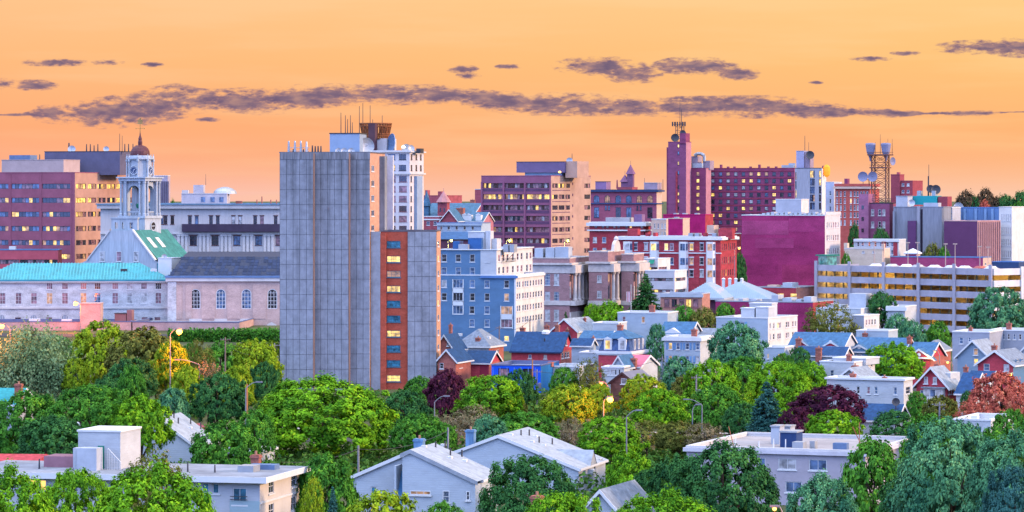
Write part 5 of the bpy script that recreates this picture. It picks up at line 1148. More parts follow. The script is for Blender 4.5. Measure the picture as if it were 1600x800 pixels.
b = Bld('low_building', 'low navy block at the right end behind the car park', 'building', 1550, 1592, 1600, 410, 900, 12, W=8); b.walls(mat('navy_cornice', (.04, .07, .16))); b.flat(coping=mat('blue_trim', (.1, .2, .42)))

# ================================================================ car park with lit decks
DECK = mat('garage_concrete', (.36, .34, .39), .85, .14, .2); DIN = mat('garage_inside', (.36, .26, .13), .9, .2, .3); LUM = mat('garage_lamp', (1, .7, .25), emis=60, ecol=(1, .60, .12))
b = Bld('parking_garage', 'concrete multi-storey car park with yellow-lit open decks', 'building', 1275, 1552, 1597, 420, 780, 42)
L, W = b.L, b.W; D = 15.0; fh = 18.35*780/F; nf = 7; tops = b.h
for k in range(nf):
    zt = tops-fh*k
    mb = MB(); mb.box(-L, 0, 0, D, zt-1.28, zt-1.0); sl_ = mb.build('deck', DIN, b.root)
    mb = MB(); mb.box(-L, -.01, -.3, -.004, zt-1.55, zt); mb.build('spandrel', DECK, b.root)
    mb = MB(); mb.box(.004, .3, 0, W, zt-1.55, zt); mb.build('spandrel', CREAM, b.root)
    if k < nf-1:
        z0 = zt-fh
        for i in range(20):
            x = -L+L*(i+.5)/20
            if 6 < i < 16 and (i*7+k*3) % 5: continue
            for yy in (3.5, 9.5):
                mb = MB(); mb.box(x-.9, x+.9, yy-.2, yy+.2, zt-1.42, zt-1.285); mb.build('lamp', LUM, b.root)
        mb = MB(); mb.box(-L, 0, D-.2, D, z0-1.0, zt-1.285); mb.build('inner_wall', DIN, b.root)
        for i in range(21):
            x = -L+L*i/20
            if i % 4: mb = MB(); mb.box(x-.12, x+.12, .6, .9, z0-.99, zt-1.29); mb.build('post', mat('post_green', (.12, .14, .10)), b.root)
        for i in range(6):
            mb = MB(); x = -L+L*random.random()*.95; w_ = random.uniform(1.2, 4); mb.box(x, x+w_, D-.9, D-.45, z0-.99, zt-1.29); mb.build('stair_core', mat('garage_pale', (.8, .65, .35)), b.root)
for i in range(6):
    mb = MB(); x = -L+(L-.9)*i/5; mb.box(x, x+.9, -.62, -.31, 0, tops+1.0); mb.build('column', DECK, b.root)
mb = MB(); mb.box(.31, .6, W-.9, W, 0, tops+.4); mb.build('column', CREAM, b.root)
mb = MB(); mb.box(-L, -L+.25, 0, D, 0, tops); mb.box(-L, 0, D, D+.3, 0, tops-.4); mb.build('back_wall', DECK, b.root)
mb = MB(); mb.box(-L, -.02, 15.31, W, tops-1.3, tops-1.0) if W > 16 else mb.box(-L+.3, -.3, .1, .3, tops-1.0, tops-.9); mb.build('ledge', DECK, b.root)
GAR = b
# stair lantern at the car park's left corner
mb = MB(); x = -L+1.8; mb.box(x-1.5, x+1.5, .5, 4, tops-1, tops+2.2); o = mb.build('stair_lantern', glass_mat('lantern_glass', (.05, .25, .22), .15, .06, (.6, .8, .4)), b.root)
mb = MB(); mb.box(x-2.0, x+2.0, 0, 4.6, tops+2.2, tops+2.5); mb.build('roof', mat('green_lantern', (.02, .2, .14)), o)
# cars' roofs and lamp posts on the top deck
CARC = [(.5, .5, .52), (.06, .06, .07), (.35, .04, .04), (.7, .7, .7), (.08, .13, .25), (.35, .35, .37)]
def car(label, loc, rz, col, head=False, group=None, parent=None):
    t = thing('parked_car' if not head else 'car', label, 'car', loc, rz, group)
    pm = mat('car_paint_%d' % CARC.index(col), col, .3, .03, spec=.6)
    prof = [(-2.15, .35), (-2.2, .75), (-2.05, .95), (-1.5, 1.0), (-.9, 1.42), (.5, 1.44), (1.15, 1.0), (2.0, .85), (2.2, .65), (2.15, .35)]
    mb = MB(); n = len(prof)
    for sgn in (-1, 1):
        for x_, z_ in prof: mb.v.append((x_, sgn*(.85 if z_ < 1.1 else .68), z_))
    mb.f.append(tuple(reversed(range(n)))[::-1]); mb.f.append(tuple(range(n, 2*n))[::-1]); mb.m += [0, 0]
    for i in range(n): mb.f.append((i, (i+1) % n, n+(i+1) % n, n+i)); mb.m.append(0)
    mb.build('body', pm, t)
    mb = MB(); mb.poly([(-.95, -.70, 1.36), (.45, -.70, 1.38), (.95, -.83, 1.04), (-1.4, -.83, 1.03)]); mb.poly([(-.95, .70, 1.36), (.45, .70, 1.38), (.95, .83, 1.04), (-1.4, .83, 1.03)][::-1]); mb.poly([(.56, -.64, 1.43), (.56, .64, 1.43), (1.14, .76, 1.03), (1.14, -.76, 1.03)]); mb.build('windows', G['dark'], t)
    for sx in (-1.35, 1.35):
        for sy in (-.8, .8): mb = MB(); mb.bar((sx, sy-.1, .32), (sx, sy+.1, .32), .32, 12); mb.build('wheel', mat('tyre', (.02, .02, .02)), t)
    if head:
        for sy in (-.6, .6): mb = MB(); mb.lathe([(.02, -.12), (.13, 0), (.02, .12)], 8, (2.2, sy, .68)); mb.build('headlight', mat('headlight', (1, .85, .6), emis=40, ecol=(1, .75, .4)), t)
    return t
rz = -b.t
wp = lambda x, y, z: (b.Xc+x*b.c+y*b.s_, b.Y-x*b.s_+y*b.c, b.zb+z)
deckz = tops-1.0
names = ['silver', 'black', 'red', 'white', 'navy', 'grey']
for i, f in enumerate((.28, .36, .43, .52, .60, .68, .78, .85, .9)):
    ci = (3, 0, 3, 5, 3, 0, 3, 2, 0)[i]
    pos_ = ['first', 'second', 'third', 'fourth', 'fifth', 'sixth', 'seventh', 'eighth', 'ninth'][i]
    car('%s car parked on the car park roof, %s from its left lamp' % (names[ci], pos_), wp(-L+L*f, 4.5+(i % 3)*.8, deckz+.01), rz+pi/2+.05, CARC[ci], group='cars on the car park roof')
LP = mat('lamp_pole', (.45, .33, .28), .6)
for i, (px, py) in enumerate(((1346, 378), (1361, 378), (1399, 380), (1414, 380), (1458, 382), (1473, 382), (1512, 386), (1525, 387))):
    lf = b._f(px)-.0; x = -lf; yy = 8.0; p0 = wp(x-yy*b.s_*.55, yy, deckz)
    t = thing('lamp_post', 'slim deck lamp post on the car park roof, %s from its left end' % ['first', 'second', 'third', 'fourth', 'fifth', 'sixth', 'seventh', 'last'][i], 'lamp post', p0, 0, 'lamp posts on the car park roof')
    zt_ = PZ(py, p0[1])-p0[2]; mb = MB(); mb.bar((0, 0, 0), (0, 0, zt_), .12, 6, .08); mb.build('pole', LP, t); mb = MB(); mb.box(-.5, .5, -.2, .2, zt_, zt_+.25); mb.build('lamp_head', LP, t)

# ================================================================ houses in the middle distance
NAVY = mat('navy_shingle', (.018, .06, .15), .7, .18, 1.2, 'shingle'); BLSH = mat('blue_shingle', (.05, .13, .24), .7, .18, 1.2, 'shingle'); GRSH = mat('grey_shingle', (.18, .21, .26), .75, .18, 1.2, 'shingle'); LGSH = mat('light_grey_shingle', (.24, .27, .31), .75, .18, 1.0, 'shingle')
BRK = mat('house_brick', (.40, .13, .10), .9, .18, 1, 'brick'); RBRK = mat('house_red_brick', (.46, .06, .08), .9, .16, 1, 'brick'); SKY = mat('pale_blue_siding', (.42, .49, .56), .75, .1, .4, 'siding'); WSID = mat('white_siding', (.54, .56, .58), .75, .1, .4, 'siding'); GSID = mat('grey_siding', (.36, .38, .44), .75, .1, .4, 'siding')
WR = mat('white_roof', (.32, .34, .38), .8, .2)
# right of the concrete tower
b = Bld('house', 'small brick house with a narrow gable beside the concrete tower', 'house', 680, 708, 717, 545, 640, 16, W=9); b.walls(BRK); b.gable('F', 524, NAVY); b.chim(693, 528, 2, .9); b.win('F', [700], [538], 3, 6, proud=True)
b = Bld('house', 'brick gabled house with white trim in front of the concrete tower foot', 'house', 684, 712, 724, 563, 600, 18, W=9); b.win('F', [690], [572], 6, 9, small=False); b.walls(BRK); b.gable('F', 547, NAVY, over=.45)
b.win('R', [720], [571], 5, 10, pat='B')
b = Bld('house', 'pyramid-roofed pale house with skylights below the blue clapboard block', 'house', 712, 764, 787, 541, 655, 20); b.win('R', [778], [552], 3, 8); b.walls(WSID, BRK); b.hip(514, GRSH, inset=3.2, over=.5); b.chim(746, 528, .5, .9, 546); b.chim(702, 508, 4, .6)
for x, y in ((723, 524), (750, 523), (768, 528)): mb = MB(); a = b.a('F', x)-2; mb.box(a-.5, a+.5, 3, 3.9, b.z(y+2, 3), b.z(y-2, 3)); mb.build('skylight', WHITE, b.roof)
b = Bld('brick_building', 'low brick building with a plain dark blue roof and white gable edge', 'house', 725, 764, 775, 567, 610, 16, W=8); b.walls(RBRK, BRK); b.gable('R', 549, NAVY); mb = MB(); mb.box(b.a('F', 750), b.a('F', 763), -.06, .01, 0, b.z(571)); mb.build('door', mat('maroon_door', (.28, .03, .06)), b.root)
b = Bld('house', 'long brick house with a big dark blue roof left of the mansard house', 'house', 799, 876, 896, 549, 640, 17); b.win('F', [828, 852], [558], 5, 6, 1, 1, pat='BW'); b.win('R', [879, 884, 888], [556], 3, 9, pat='D'); b.win('R', [884], [537], 2.4, 8, proud=True, pat='D')
b.walls(RBRK, BRK); b.gable('R', 520, NAVY, trim=mat('navy_trim', (.03, .05, .12))); b.chim(815, 513, 6, .9, 530); b.chim(853, 509, 6, .8, 530); b.chim(870, 508, 6, .8, 530)
mb = MB(); a = b.a('F', 846); mb.box(a-.1, a+.1, 2, 2.2, b.z(540, 2), b.z(529, 2)); mb.build('vent_pipe', DARKMETAL, b.root); mb = MB(); mb.lathe([(.9, b.zr-.3), (.9, b.zr+.2), (.5, b.zr+.5)], 10, (b.a('F', 843), b.W/2, 0)); mb.build('roof_vent', WHITE, b.root)
b = Bld('house', 'red brick house with a wide light grey gable roof behind the dark blue roof', 'house', 862, 902, 938, 517, 690, 24); b.win('F', [882], [522], 5, 7); b.walls(RBRK, WSID); b.gable('F', 499, LGSH); b.chim(912, 497, 8, .5, 508); b.chim(886, 514, -1, .6, 525)
b = Bld('house', 'pale blue house with a dark roof and white gable end beside the mansard house', 'house', 893, 922, 931, 540, 620, 15); b.walls(SKY); b.gable('R', 530, NAVY); b.chim(927, 527, 4, .5)
b = Bld('house', 'low slate-roofed house between the brick gable and the mansard house', 'house', 907, 950, 965, 529, 650, 15); b.walls(SKY); b.gable('R', 518, BLSH)
b = Bld('shop', 'bright blue flat-roofed building with tall windows behind the street trees', 'building', 768, 845, 860, 572, 590, 13, W=15)
BB = mat('bright_blue_panel', (.01, .09, .62), .6, .1, .3)
b.win('F', [787, 825], [583, 606], 17, 13, 2, 1, 0, ('dark', 'rose'), mat('black_frame', (.02, .02, .03)), small=False); b.walls(BB, mat('blue_side', (.02, .16, .40), .5)); b.flat(WR, coping=mat('lead_coping', (.12, .14, .25)))
for i in range(7): mb = MB(); a = -b.L+b.L*(i+.2)/7; mb.box(a, a+.05, -.04, -.004, 0, b.h-.3); mb.build('panel_seam', mat('pale_seam', (.3, .45, .8)), b.root)
b.pbox('roof_hatch', 855, 862, 566, BRK, 8, 1.5)
b = Bld('flat_building', 'low white flat-roofed annex right of the bright blue building', 'building', 858, 905, 925, 574, 598, 16, W=10); b.win('F', [868], [586], 7, 8, small=False); b.walls(WSID); b.flat(WR)
b = Bld('house', 'grey clad house with a blue slate roof beside the white annex', 'house', 905, 935, 940, 552, 612, 12, W=8); b.walls(SKY); b.flat(WR)
# mansard house
b = Bld('mansard_house', 'red brick house with a blue slate mansard roof and white dormers', 'house', 935, 985, 1010, 549, 600, 20); b.walls(RBRK); b.h0 = b.h
L, W, h = b.L, b.W, b.h; z1 = b.z(530); i1 = .7; z2 = b.z(515, 3)
mb = MB(); c0 = [(-L, 0), (0, 0), (0, W), (-L, W)]; c1 = [(-L+i1, i1), (-i1, i1), (-i1, W-i1), (-L+i1, W-i1)]
for i in range(4): j = (i+1) % 4; mb.poly([(*c0[i], h), (*c0[j], h), (*c1[j], z1), (*c1[i], z1)])
mb.build('mansard', mat('mansard_slate', (.05, .09, .20), .6, .25, 1.5, 'shingle'), b.root)
b.h = z1; mb = MB(); e0 = [(-L+.2, .2), (-.2, .2), (-.2, W-.2), (-L+.2, W-.2)]; pk = [(-L/2, W*.4), (-L/2, W*.4), (-L/2, W*.6), (-L/2, W*.6)]
for i in range(4): j = (i+1) % 4; mb.poly([(*e0[i], z1+.05), (*e0[j], z1+.05), (*pk[j], z2), (*pk[i], z2)])
b.roof = mb.build('roof', BLSH, b.root); b.h = h; b.ring('cornice', h-.5, h-.02, .35, WHITE, .1); b.ring('bracket_cornice', h-.75, h-.51, .2, WHITE, .05)
for x in (949.5, 972):
    a = b.a('F', x); mb = MB(); mb.box(a-.75, a+.75, .05, 1.5, h+.2, z1-.1); mb.poly([(a-1, -.05, z1-.1), (a+1, -.05, z1-.1), (a, -.05, z1+.4)]); d_ = mb.build('dormer', WHITE, b.root); mb = MB(); mb.box(a-.42, a+.42, 0, .06, h+.4, z1-.3); mb.build('pane', G['lit' if x < 960 else 'blind'], d_)
for y in (.3, .55, .8): mb = MB(); yy = W*y; mb.box(-1.3, -.05, yy-.55, yy+.55, h+.2, z1-.1); d_ = mb.build('dormer', mat('dormer_side', (.4, .42, .5)), b.root); mb = MB(); mb.box(-.06, 0, yy-.3, yy+.3, h+.4, z1-.3); mb.build('pane', G['blind'], d_)
b.chim(968, 508, 3, .9, 530)
b = Bld('house', 'small white house with a pink-red roof below the mansard house', 'house', 976, 1000, 1018, 573, 575, 20, W=9); b.walls(WSID); b.gable('R', 556, mat('pink_roof', (.55, .14, .2), .7, .1)); b.chim(976, 561, -1, .9, 580); b.chim(989, 560, -1, .9, 580)
b = Bld('house', 'little pale house with a white front gable left of two brick chimneys', 'house', 957, 976, 986, 572, 570, 18, W=7); b.walls(SKY); b.gable('F', 557, BLSH)
b = Bld('porch', 'white porch and flat roof beside the mansard house garden', 'house', 940, 975, 980, 575, 562, 12, W=5); b.win('F', [950, 956, 962, 968], [582], 3.5, 9, 1, 1, .2, ('blind', 'dark')); b.walls(WSID); b.flat(WR)
b = Bld('barn', 'brown weathered wooden shed with a dark gable roof behind the lit lamp', 'barn', 954, 992, 1006, 598, 545, 20, W=9); b.win('F', [975], [596], 9, 9, 1, 1, pat='W', proud=True); b.walls(mat('weathered_wood', (.22, .10, .08), .95, .3, 1.2, 'siding')); b.gable('F', 583, mat('dark_grey_roof', (.16, .16, .2)), trim=mat('dark_brown', (.08, .04, .04)))
# white houses behind
b = Bld('flat_building', 'plain pale flat-roofed house with one red-shaded window', 'house', 965, 1043, 1052, 490, 690, 13, W=10); b.win('F', [975, 1005], [500], 5.5, 10, 1, 2, pat='RM', small=False); b.walls(SKY); b.flat(WR); b.chim(1019, 477, 4, 1.1)
b = Bld('flat_building', 'low white flat roof left of the plain pale house', 'house', 926, 966, 972, 506, 680, 13, W=8); b.walls(WSID); b.flat(WR)
b = Bld('house', 'white flat-roofed house with blue shutters behind the dark green tree', 'house', 1038, 1094, 1114, 528, 605, 18)
b.win('F', [1047.5, 1059.5, 1074, 1090], [541.5, 562], 5.5, 10.5, 1, 2, .2, ('blue', 'dark'), small=False, pat='LBBBMWBW'); b.walls(SKY, WSID); b.flat(WR); b.ring('cornice', b.h-.6, b.h-.02, .35, WHITE, .1)
SH = mat('blue_shutter', (.16, .30, .50))
for y in (541.5, 562):
    for x in (1047.5, 1059.5, 1074, 1090):
        for d in (-5, 5):
            if x+d > 1093: continue
            mb = MB(); a = b.a('F', x+d); mb.box(a-.2, a+.2, -.06, -.005, b.z(y+5.2), b.z(y-5.2)); mb.build('shutter', SH, b.root)
b.chim(1084.5, 515, 3, .9)
b = Bld('house', 'house with a broad slate-blue gable roof behind the shuttered white house', 'house', 1032, 1078, 1087, 522, 635, 14, W=9); b.walls(SKY); b.gable('R', 504, BLSH)
a = b.a('F', 1050); mb = MB(); mb.poly([(a-2.3, -.1, b.z(523)), (a+2.3, -.1, b.z(523)), (a, -.1, b.z(513))]); mb.poly([(a-2.3, -.1, b.z(523)), (a, -.1, b.z(513)), (a, 3.5, b.z(513)), (a-2.3, 1, b.z(523))]); mb.poly([(a, -.1, b.z(513)), (a+2.3, -.1, b.z(523)), (a+2.3, 1, b.z(523)), (a, 3.5, b.z(513))]); mb.build('cross_gable', WHITE, b.root)
b = Bld('house', 'low slate-blue roof right of the broad slate-blue gable', 'house', 1080, 1116, 1122, 524, 640, 12, W=8); b.walls(WSID); b.gable('R', 514, GRSH)
b = Bld('flat_building', 'large white flat-roofed building with rooftop boxes and a sunlit flank', 'building', 1119, 1200, 1246, 498, 650, 22)
b.win('F', [1160], [509], 7, 10, 1, 2, pat='B', small=False); b.win('R', [1203.5, 1209, 1216, 1219, 1229, 1232, 1239, 1243], [510, 527], 2.6, 9, 1, 2, .02, ('rose', 'blind', 'dark'), small=True); b.walls(SKY, CREAM); b.flat(WR)
mb = MB(); [mb.box(b.a('F', x)-.25, b.a('F', x)+.25, -.07, -.005, b.z(514.5), b.z(503.5)) for x in (1154.5, 1165.5)]; mb.build('shutter', SH, b.root)
for x0, x1, y in ((1157, 1178, 483), (1180, 1200, 481), (1169, 1204, 475)): b.pbox('rooftop_box', x0, x1, y, WSID, 3 if y > 476 else 7, 3, cap=WHITE)
b = Bld('brick_building', 'low red brick workshop roofs crowded with vents behind the white building', 'building', 1118, 1270, 1302, 473, 735, 18); b.walls(BIGM, MAG); b.flat(mat('dark_roof', (.1, .12, .2)), coping=GREYMETAL)
for x, w_, y in ((1205, 10, 462), (1222, 14, 466), (1243, 8, 468), (1255, 12, 464), (1150, 10, 468), (1172, 9, 469)): b.pbox('rooftop_unit', x, x+w_, y, mat('unit_pale', (.55, .58, .66)), 5, 4)
b = Bld('brick_building', 'long low red brick block with arched doors below the blank violet-red wall', 'building', 1183, 1244, 1278, 450, 820, 22); b.walls(MAG, ARC); b.flat(coping=GREYMETAL); b.pbox('rooftop_unit', 1198, 1212, 446, mat('tan_brick2', (.6, .42, .33)), 4, 3); b.pbox('rooftop_unit', 1222, 1237, 442, mat('unit_pale', (.55, .58, .66)), 4, 4)
for x in (1206, 1220, 1240): mb = MB(); a = b.a('F', x); mb.box(a-.8, a+.8, -.05, .005, b.z(464), b.z(459)); mb.build('door', G['lit'], b.root)
# by the car park
b = Bld('flat_building', 'cluttered white flat roof with pale units below the car park', 'building', 1275, 1345, 1378, 483, 715, 20); b.walls(WSID, CREAM); b.flat(WR)
for x, w_, y in ((1326, 26, 459), (1290, 10, 476), (1306, 8, 477)): b.pbox('rooftop_unit', x, x+w_, y, mat('unit_pale', (.55, .58, .66)), 5, 4)
b = Bld('flat_building', 'small cream building with tall windows below the lit car park decks', 'building', 1330, 1350, 1374, 494, 690, 24); b.win('R', [1354, 1358.5, 1363, 1367.5], [504], 2.4, 9, lit=.1, mix=('rose', 'dark')); b.walls(GSID, CREAM); b.flat(WR)
b = Bld('flat_building', 'white building with a stepped parapet in front of the car park', 'building', 1385, 1414, 1423, 480, 715, 16, W=9); b.walls(WSID); b.flat(WR); b.band('cornice', 'F', b.h-.8, b.h-.02, .5, WHITE)
b = Bld('flat_building', 'low pale warehouse roof behind the blue-roofed row houses', 'building', 1338, 1388, 1394, 518, 675, 14, W=8); b.walls(SKY); b.flat(WR); b.chim(1350, 521, -1, .9, 530)
b = Bld('garden_shed', 'small white gabled shed above the trees behind the white rooftops', 'shed', 1144, 1154, 1160, 478, 745, 18, W=5); b.walls(WSID); b.gable('F', 468, LGSH)
# blue-roofed row houses
b = Bld('row_house', 'row house with a wide blue shingle roof and two small maroon gables', 'house', 1234, 1318, 1327, 541, 625, 14, W=10); b.walls(WSID); b.gable('R', 521, BLSH)
def mini(b, x, hw, yb, yt, m):
    a = b.a('F', x); mb = MB(); zt, zl = b.z(yt), b.z(yb); dd = (zt-b.h)/(b.zr-b.h)*b.W/2
    mb.poly([(a-hw, -.3, zl), (a+hw, -.3, zl), (a, -.3, zt)]); o = mb.build('cross_gable', m, b.root)
    mb = MB(); mb.poly([(a-hw-.3, -.5, zl-.15), (a, -.5, zt+.15), (a, dd+1, zt+.15), (a-hw-.3, .3, zl-.15)]); mb.poly([(a, -.5, zt+.15), (a+hw+.3, -.5, zl-.15), (a+hw+.3, .3, zl-.15), (a, dd+1, zt+.15)]); mb.build('gable_roof', BLSH, o)
    mb = MB()
    for sgn in (-1, 1): mb.poly([(a+sgn*(hw+.3), -.56, zl-.15), (a, -.56, zt+.15), (a, -.56, zt-.25), (a+sgn*(hw+.05), -.56, zl-.25)])
    mb.build('trim', WHITE, o); mb = MB(); mb.lathe([(.02, -.05), (.35, 0), (.02, .05)], 10, (0, 0, 0)); mb.v = [(a+x_, -.36+z_, zl+y_+.9) for x_, y_, z_ in mb.v]; mb.build('vent', WHITE, o)
mini(b, 1253, 1.4, 541, 533, RBRK); mini(b, 1298.5, 1.8, 542, 534, RBRK); b.chim(1246.5, 530, -1, 1, 548)
b = Bld('row_house', 'middle row house with a low blue roof and a white-trimmed blue gable', 'house', 1327, 1412, 1418, 550, 628, 13, W=10); b.win('F', [1342], [557], 9, 5, 3, 1); b.walls(mat('mid_blue_siding', (.12, .24, .38), .75, .06, .4, 'siding')); b.gable('R', 529, BLSH); mini(b, 1343, 2.6, 551, 540, mat('mid_blue_siding', (.12, .24, .38)))
b = Bld('house', 'maroon house with a blue shingle roof and brick gable end', 'house', 1419, 1453, 1466, 558, 610, 18, W=9); b.win('F', [1440], [565], 6, 9); b.walls(RBRK, BRK); b.gable('R', 536, BLSH); mini(b, 1437, 3.0, 562, 546, RBRK); b.chim(1423, 527, 4, .8, 540)
b = Bld('house', 'navy-roofed low house in front of the wide blue row roof', 'house', 1244, 1318, 1324, 556, 600, 12, W=7); b.walls(SKY); b.gable('R', 543, NAVY); b.chim(1277.5, 544, -1.2, 1.0, 566)
b = Bld('house', 'small house with a hipped grey roof behind the maroon house', 'house', 1440, 1470, 1478, 548, 650, 14, W=8); b.walls(BRK); b.hip(531, GRSH)
b = Bld('flat_building', 'tiny white house corner with lit windows behind the lime trees', 'house', 1190, 1226, 1236, 544, 605, 14, W=7); b.win('F', [1200, 1217], [557], 3.5, 8, pat='L'); b.walls(SKY); b.flat(WR)
b = Bld('house', 'small pale gabled house right of the tiny white lit house', 'house', 1204, 1222, 1230, 568, 585, 16, W=6); b.walls(SKY); b.gable('F', 560, GRSH); b.chim(1222, 556, 1, .7)
# right cluster
b = Bld('flat_building', 'grey three-storey flat-roofed house with one square window at the right', 'house', 1488, 1546, 1556, 520, 625, 14, W=11); b.win('F', [1502], [533], 6, 10, pat='B', small=False); b.win('F', [1515], [531], 4, 7); b.walls(GSID); b.flat(WR); b.chim(1520, 512, 4, .6)
b = Bld('row_house', 'grey flat-roofed row with dark bay windows at the right edge', 'house', 1545, 1640, 1650, 518, 632, 12, W=10); b.win('F', [1550, 1558, 1568, 1576, 1585, 1594, 1603, 1612], [527], 4, 9, lit=.05, mix=('dark', 'blue')); b.walls(GSID); b.flat(WR); b.chim(1579, 506, 3, .9)
b = Bld('house', 'pale blue gabled house with two lit windows at the right', 'house', 1496, 1545, 1566, 557, 590, 20); b.win('F', [1525], [566], 7, 11, pat='L', small=False); b.win('F', [1525], [550], 7, 11, pat='M', small=False, proud=True); b.walls(mat('powder_blue_siding', (.27, .36, .46), .75, .06, .4, 'siding'), WSID); b.gable('F', 533, LGSH, over=.5)
b = Bld('house', 'red house with white window trim and a grey gable roof at the right edge', 'house', 1528, 1583, 1612, 569, 555, 20); b.win('F', [1541.5, 1572.5], [575], 9, 11, 1, 2, small=False, pat='BW'); b.win('R', [1590, 1597], [566], 4, 9, pat='B'); b.walls(RBRK, mat('mid_blue_siding', (.12, .24, .38))); b.gable('F', 549, GRSH, over=.5); b.chim(1560, 541, 8, .8, 552)
b = Bld('house', 'blue-white houses with steep roofs cut by the right picture edge', 'house', 1584, 1625, 1640, 562, 575, 18, W=10); b.win('F', [1589, 1597], [575], 4, 9, pat='W'); b.walls(SKY); b.gable('F', 540, NAVY)
b = Bld('flat_building', 'white flat-roofed house with two stacked roofs behind the white gable', 'house', 1281, 1334, 1367, 567, 545, 22); b.win('F', [1300], [584], 6, 10, pat='B', small=False); b.win('R', [1362], [572], 3, 9); b.walls(WSID, CREAM); b.flat(WR); b.pbox('upper_floor', 1300, 1352, 561, WSID, 4, 6, cap=WHITE); b.chim(1327, 554, 3, .7); b.chim(1334, 571, -1, .9, 585); b.dish(1353, 574, .5, .5)
b = Bld('house', 'white cross-gabled attic roof just above the long white house', 'house', 1312, 1346, 1370, 590, 530, 22); b.walls(WSID); b.gable('F', 576, LGSH, over=.5)
b = Bld('long_house', 'long white flat-roofed house behind the purple tree', 'house', 1292, 1412, 1426, 595, 505, 16)
b.win('F', [1341, 1357, 1369, 1399], [611], 5.5, 12, 1, 2, .05, ('dark', 'blue'), small=False, pat='DRBB'); b.win('R', [1419], [611, 636], 7, 12, 1, 2, pat='D', small=False); b.walls(WSID); b.flat(WR, ch=.3, cp=.3); b.chim(1334, 586, 3, .8); b.chim(1384, 590, 3, .6)
b = Bld('garage', 'small white garage with a dark blue roof in front of the long white house', 'building', 1342, 1400, 1410, 657, 485, 15, W=7); b.walls(WSID); b.gable('R', 633, NAVY); b.dish(1402, 628, .6, 2, DARKMETAL)
b = Bld('house', 'red brick house with white-trimmed gable and bay window left of the red maple', 'house', 1432, 1480, 1497, 602, 520, 22)
b.win('F', [1447, 1461], [595], 6, 11, 1, 2, pat='W', small=False, proud=True); b.win('F', [1441], [616], 7, 11, 1, 2, pat='B', small=False); b.win('R', [1483, 1486.5, 1490, 1493], [612], 2.2, 9, mix=('rose', 'dark')); b.walls(RBRK, mat('house_flank_brick', (.46, .06, .08))); b.gable('F', 575, LGSH, over=.6)  # flank brick has the same red as the front
a = b.a('F', 1462); mb = MB(); mb.box(a-1.6, a+1.6, -1.2, -.01, 0, b.z(607)); o = mb.build('bay_window', WHITE, b.root)
for d in (-1, 0, 1): mb = MB(); mb.box(a+d*1.0-.4, a+d*1.0+.4, -1.26, -1.2, b.z(619), b.z(609)); mb.build('pane', G['blind' if d else 'blue'], o)
mb = MB(); mb.box(a-1.9, a+1.9, -1.5, -.02, b.z(607)+.01, b.z(605)); mb.build('bay_roof', GRSH, o)
b.pbox('dormer', 1468, 1484, 583, WSID, 3, 4, ybot=600); b.chim(1467, 570, 5, .7, 585); b.chim(1474, 572, 8, .6, 585)
b = Bld('house', 'white house with a deep blue roof between the red brick house and red maple', 'house', 1494, 1518, 1526, 615, 515, 18, W=9); b.walls(WSID); b.gable('R', 584, NAVY, over=.3)
b = Bld('house', 'white house with a navy roof and small porch left of the red maple', 'house', 1511, 1543, 1548, 599, 535, 13, W=9); b.win('F', [1527], [605], 14, 4, 3, 1); b.walls(WSID); b.gable('R', 581, NAVY, over=.4); b.chim(1513, 574, 4, .7, 585)

# ================================================================ foreground houses
CLAP = mat('foreground_clapboard', (.50, .55, .60), .7, .08, .4, 'siding'); FRF = mat('foreground_roof', (.30, .33, .37), .8, .12, .8, 'shingle')
def pipes(b, spots):
    for f, y, hh in spots:   # f across the right-hand slope from ridge to eave
        x = -b.L/2*(1-f); z_ = b.zr+(b.h-b.zr)*f
        mb = MB(); mb.bar((x, y, z_-.1), (x, y, z_+hh), .09, 7)
        mb.build('vent_pipe', DARKMETAL if hh > .5 else WHITE, b.root)
        if hh <= .5: mb = MB(); mb.box(x-.25, x+.25, y-.3, y+.3, z_+.05, z_+.3); mb.build('roof_vent', WHITE, b.root)
b = Bld('condominium', 'pale blue gabled condominium in the foreground with a chimney and low-slope roof', 'house', 550, 752, 778, 750, 345, 15)
b.win('F', [584], [772], 9, 16, 1, 1, pat='T', small=False); b.win('F', [666], [769], 32, 7, 3, 1, pat='M', small=False); b.win('F', [706], [774], 11, 19, 1, 2, pat='B', small=False); b.win('F', [740], [772], 6, 14, 1, 2, pat='B', small=False)
b.walls(CLAP); b.gable('F', 704, FRF, over=.25); pipes(b, [(.1, 5, .8), (.17, 7, .9), (.35, 4.5, .9), (.45, 6.5, .9), (.02, 2.5, .3), (.1, 8, .3), (.4, 3, .3), (.55, 5, .3)])
# recessed stair slot with its dark lean-to roof and the set-back left part
mb = MB(); x0, x1 = b.a('F', 628), b.a('F', 638); mb.box(x0-.2, x0, -2.2, -.004, 0, b.zr-1.6); mb.build('side_wall', CLAP, b.root)
xr = b.a('F', 638); ze = lambda x: b.zr-(b.zr-b.h)*abs(x+b.L/2)/(b.L/2)
mb = MB(); mb.poly([(xr, -2.2, 0), (-.05, -2.2, 0), (-.05, -2.2, ze(-.05)-.3), (-b.L/2, -2.2, b.zr-.3), (xr, -2.2, ze(xr)-.3)]); mb.poly([(xr, 0, 0), (xr, -2.2, 0), (xr, -2.2, ze(xr)-.3), (xr, 0, ze(xr)-.3)]); mb.poly([(-.05, -2.2, 0), (-.05, 0, 0), (-.05, 0, ze(-.05)-.3), (-.05, -2.2, ze(-.05)-.3)])
fb = mb.build('front_wing', CLAP, b.root)
mb = MB(); mid = -b.L/2
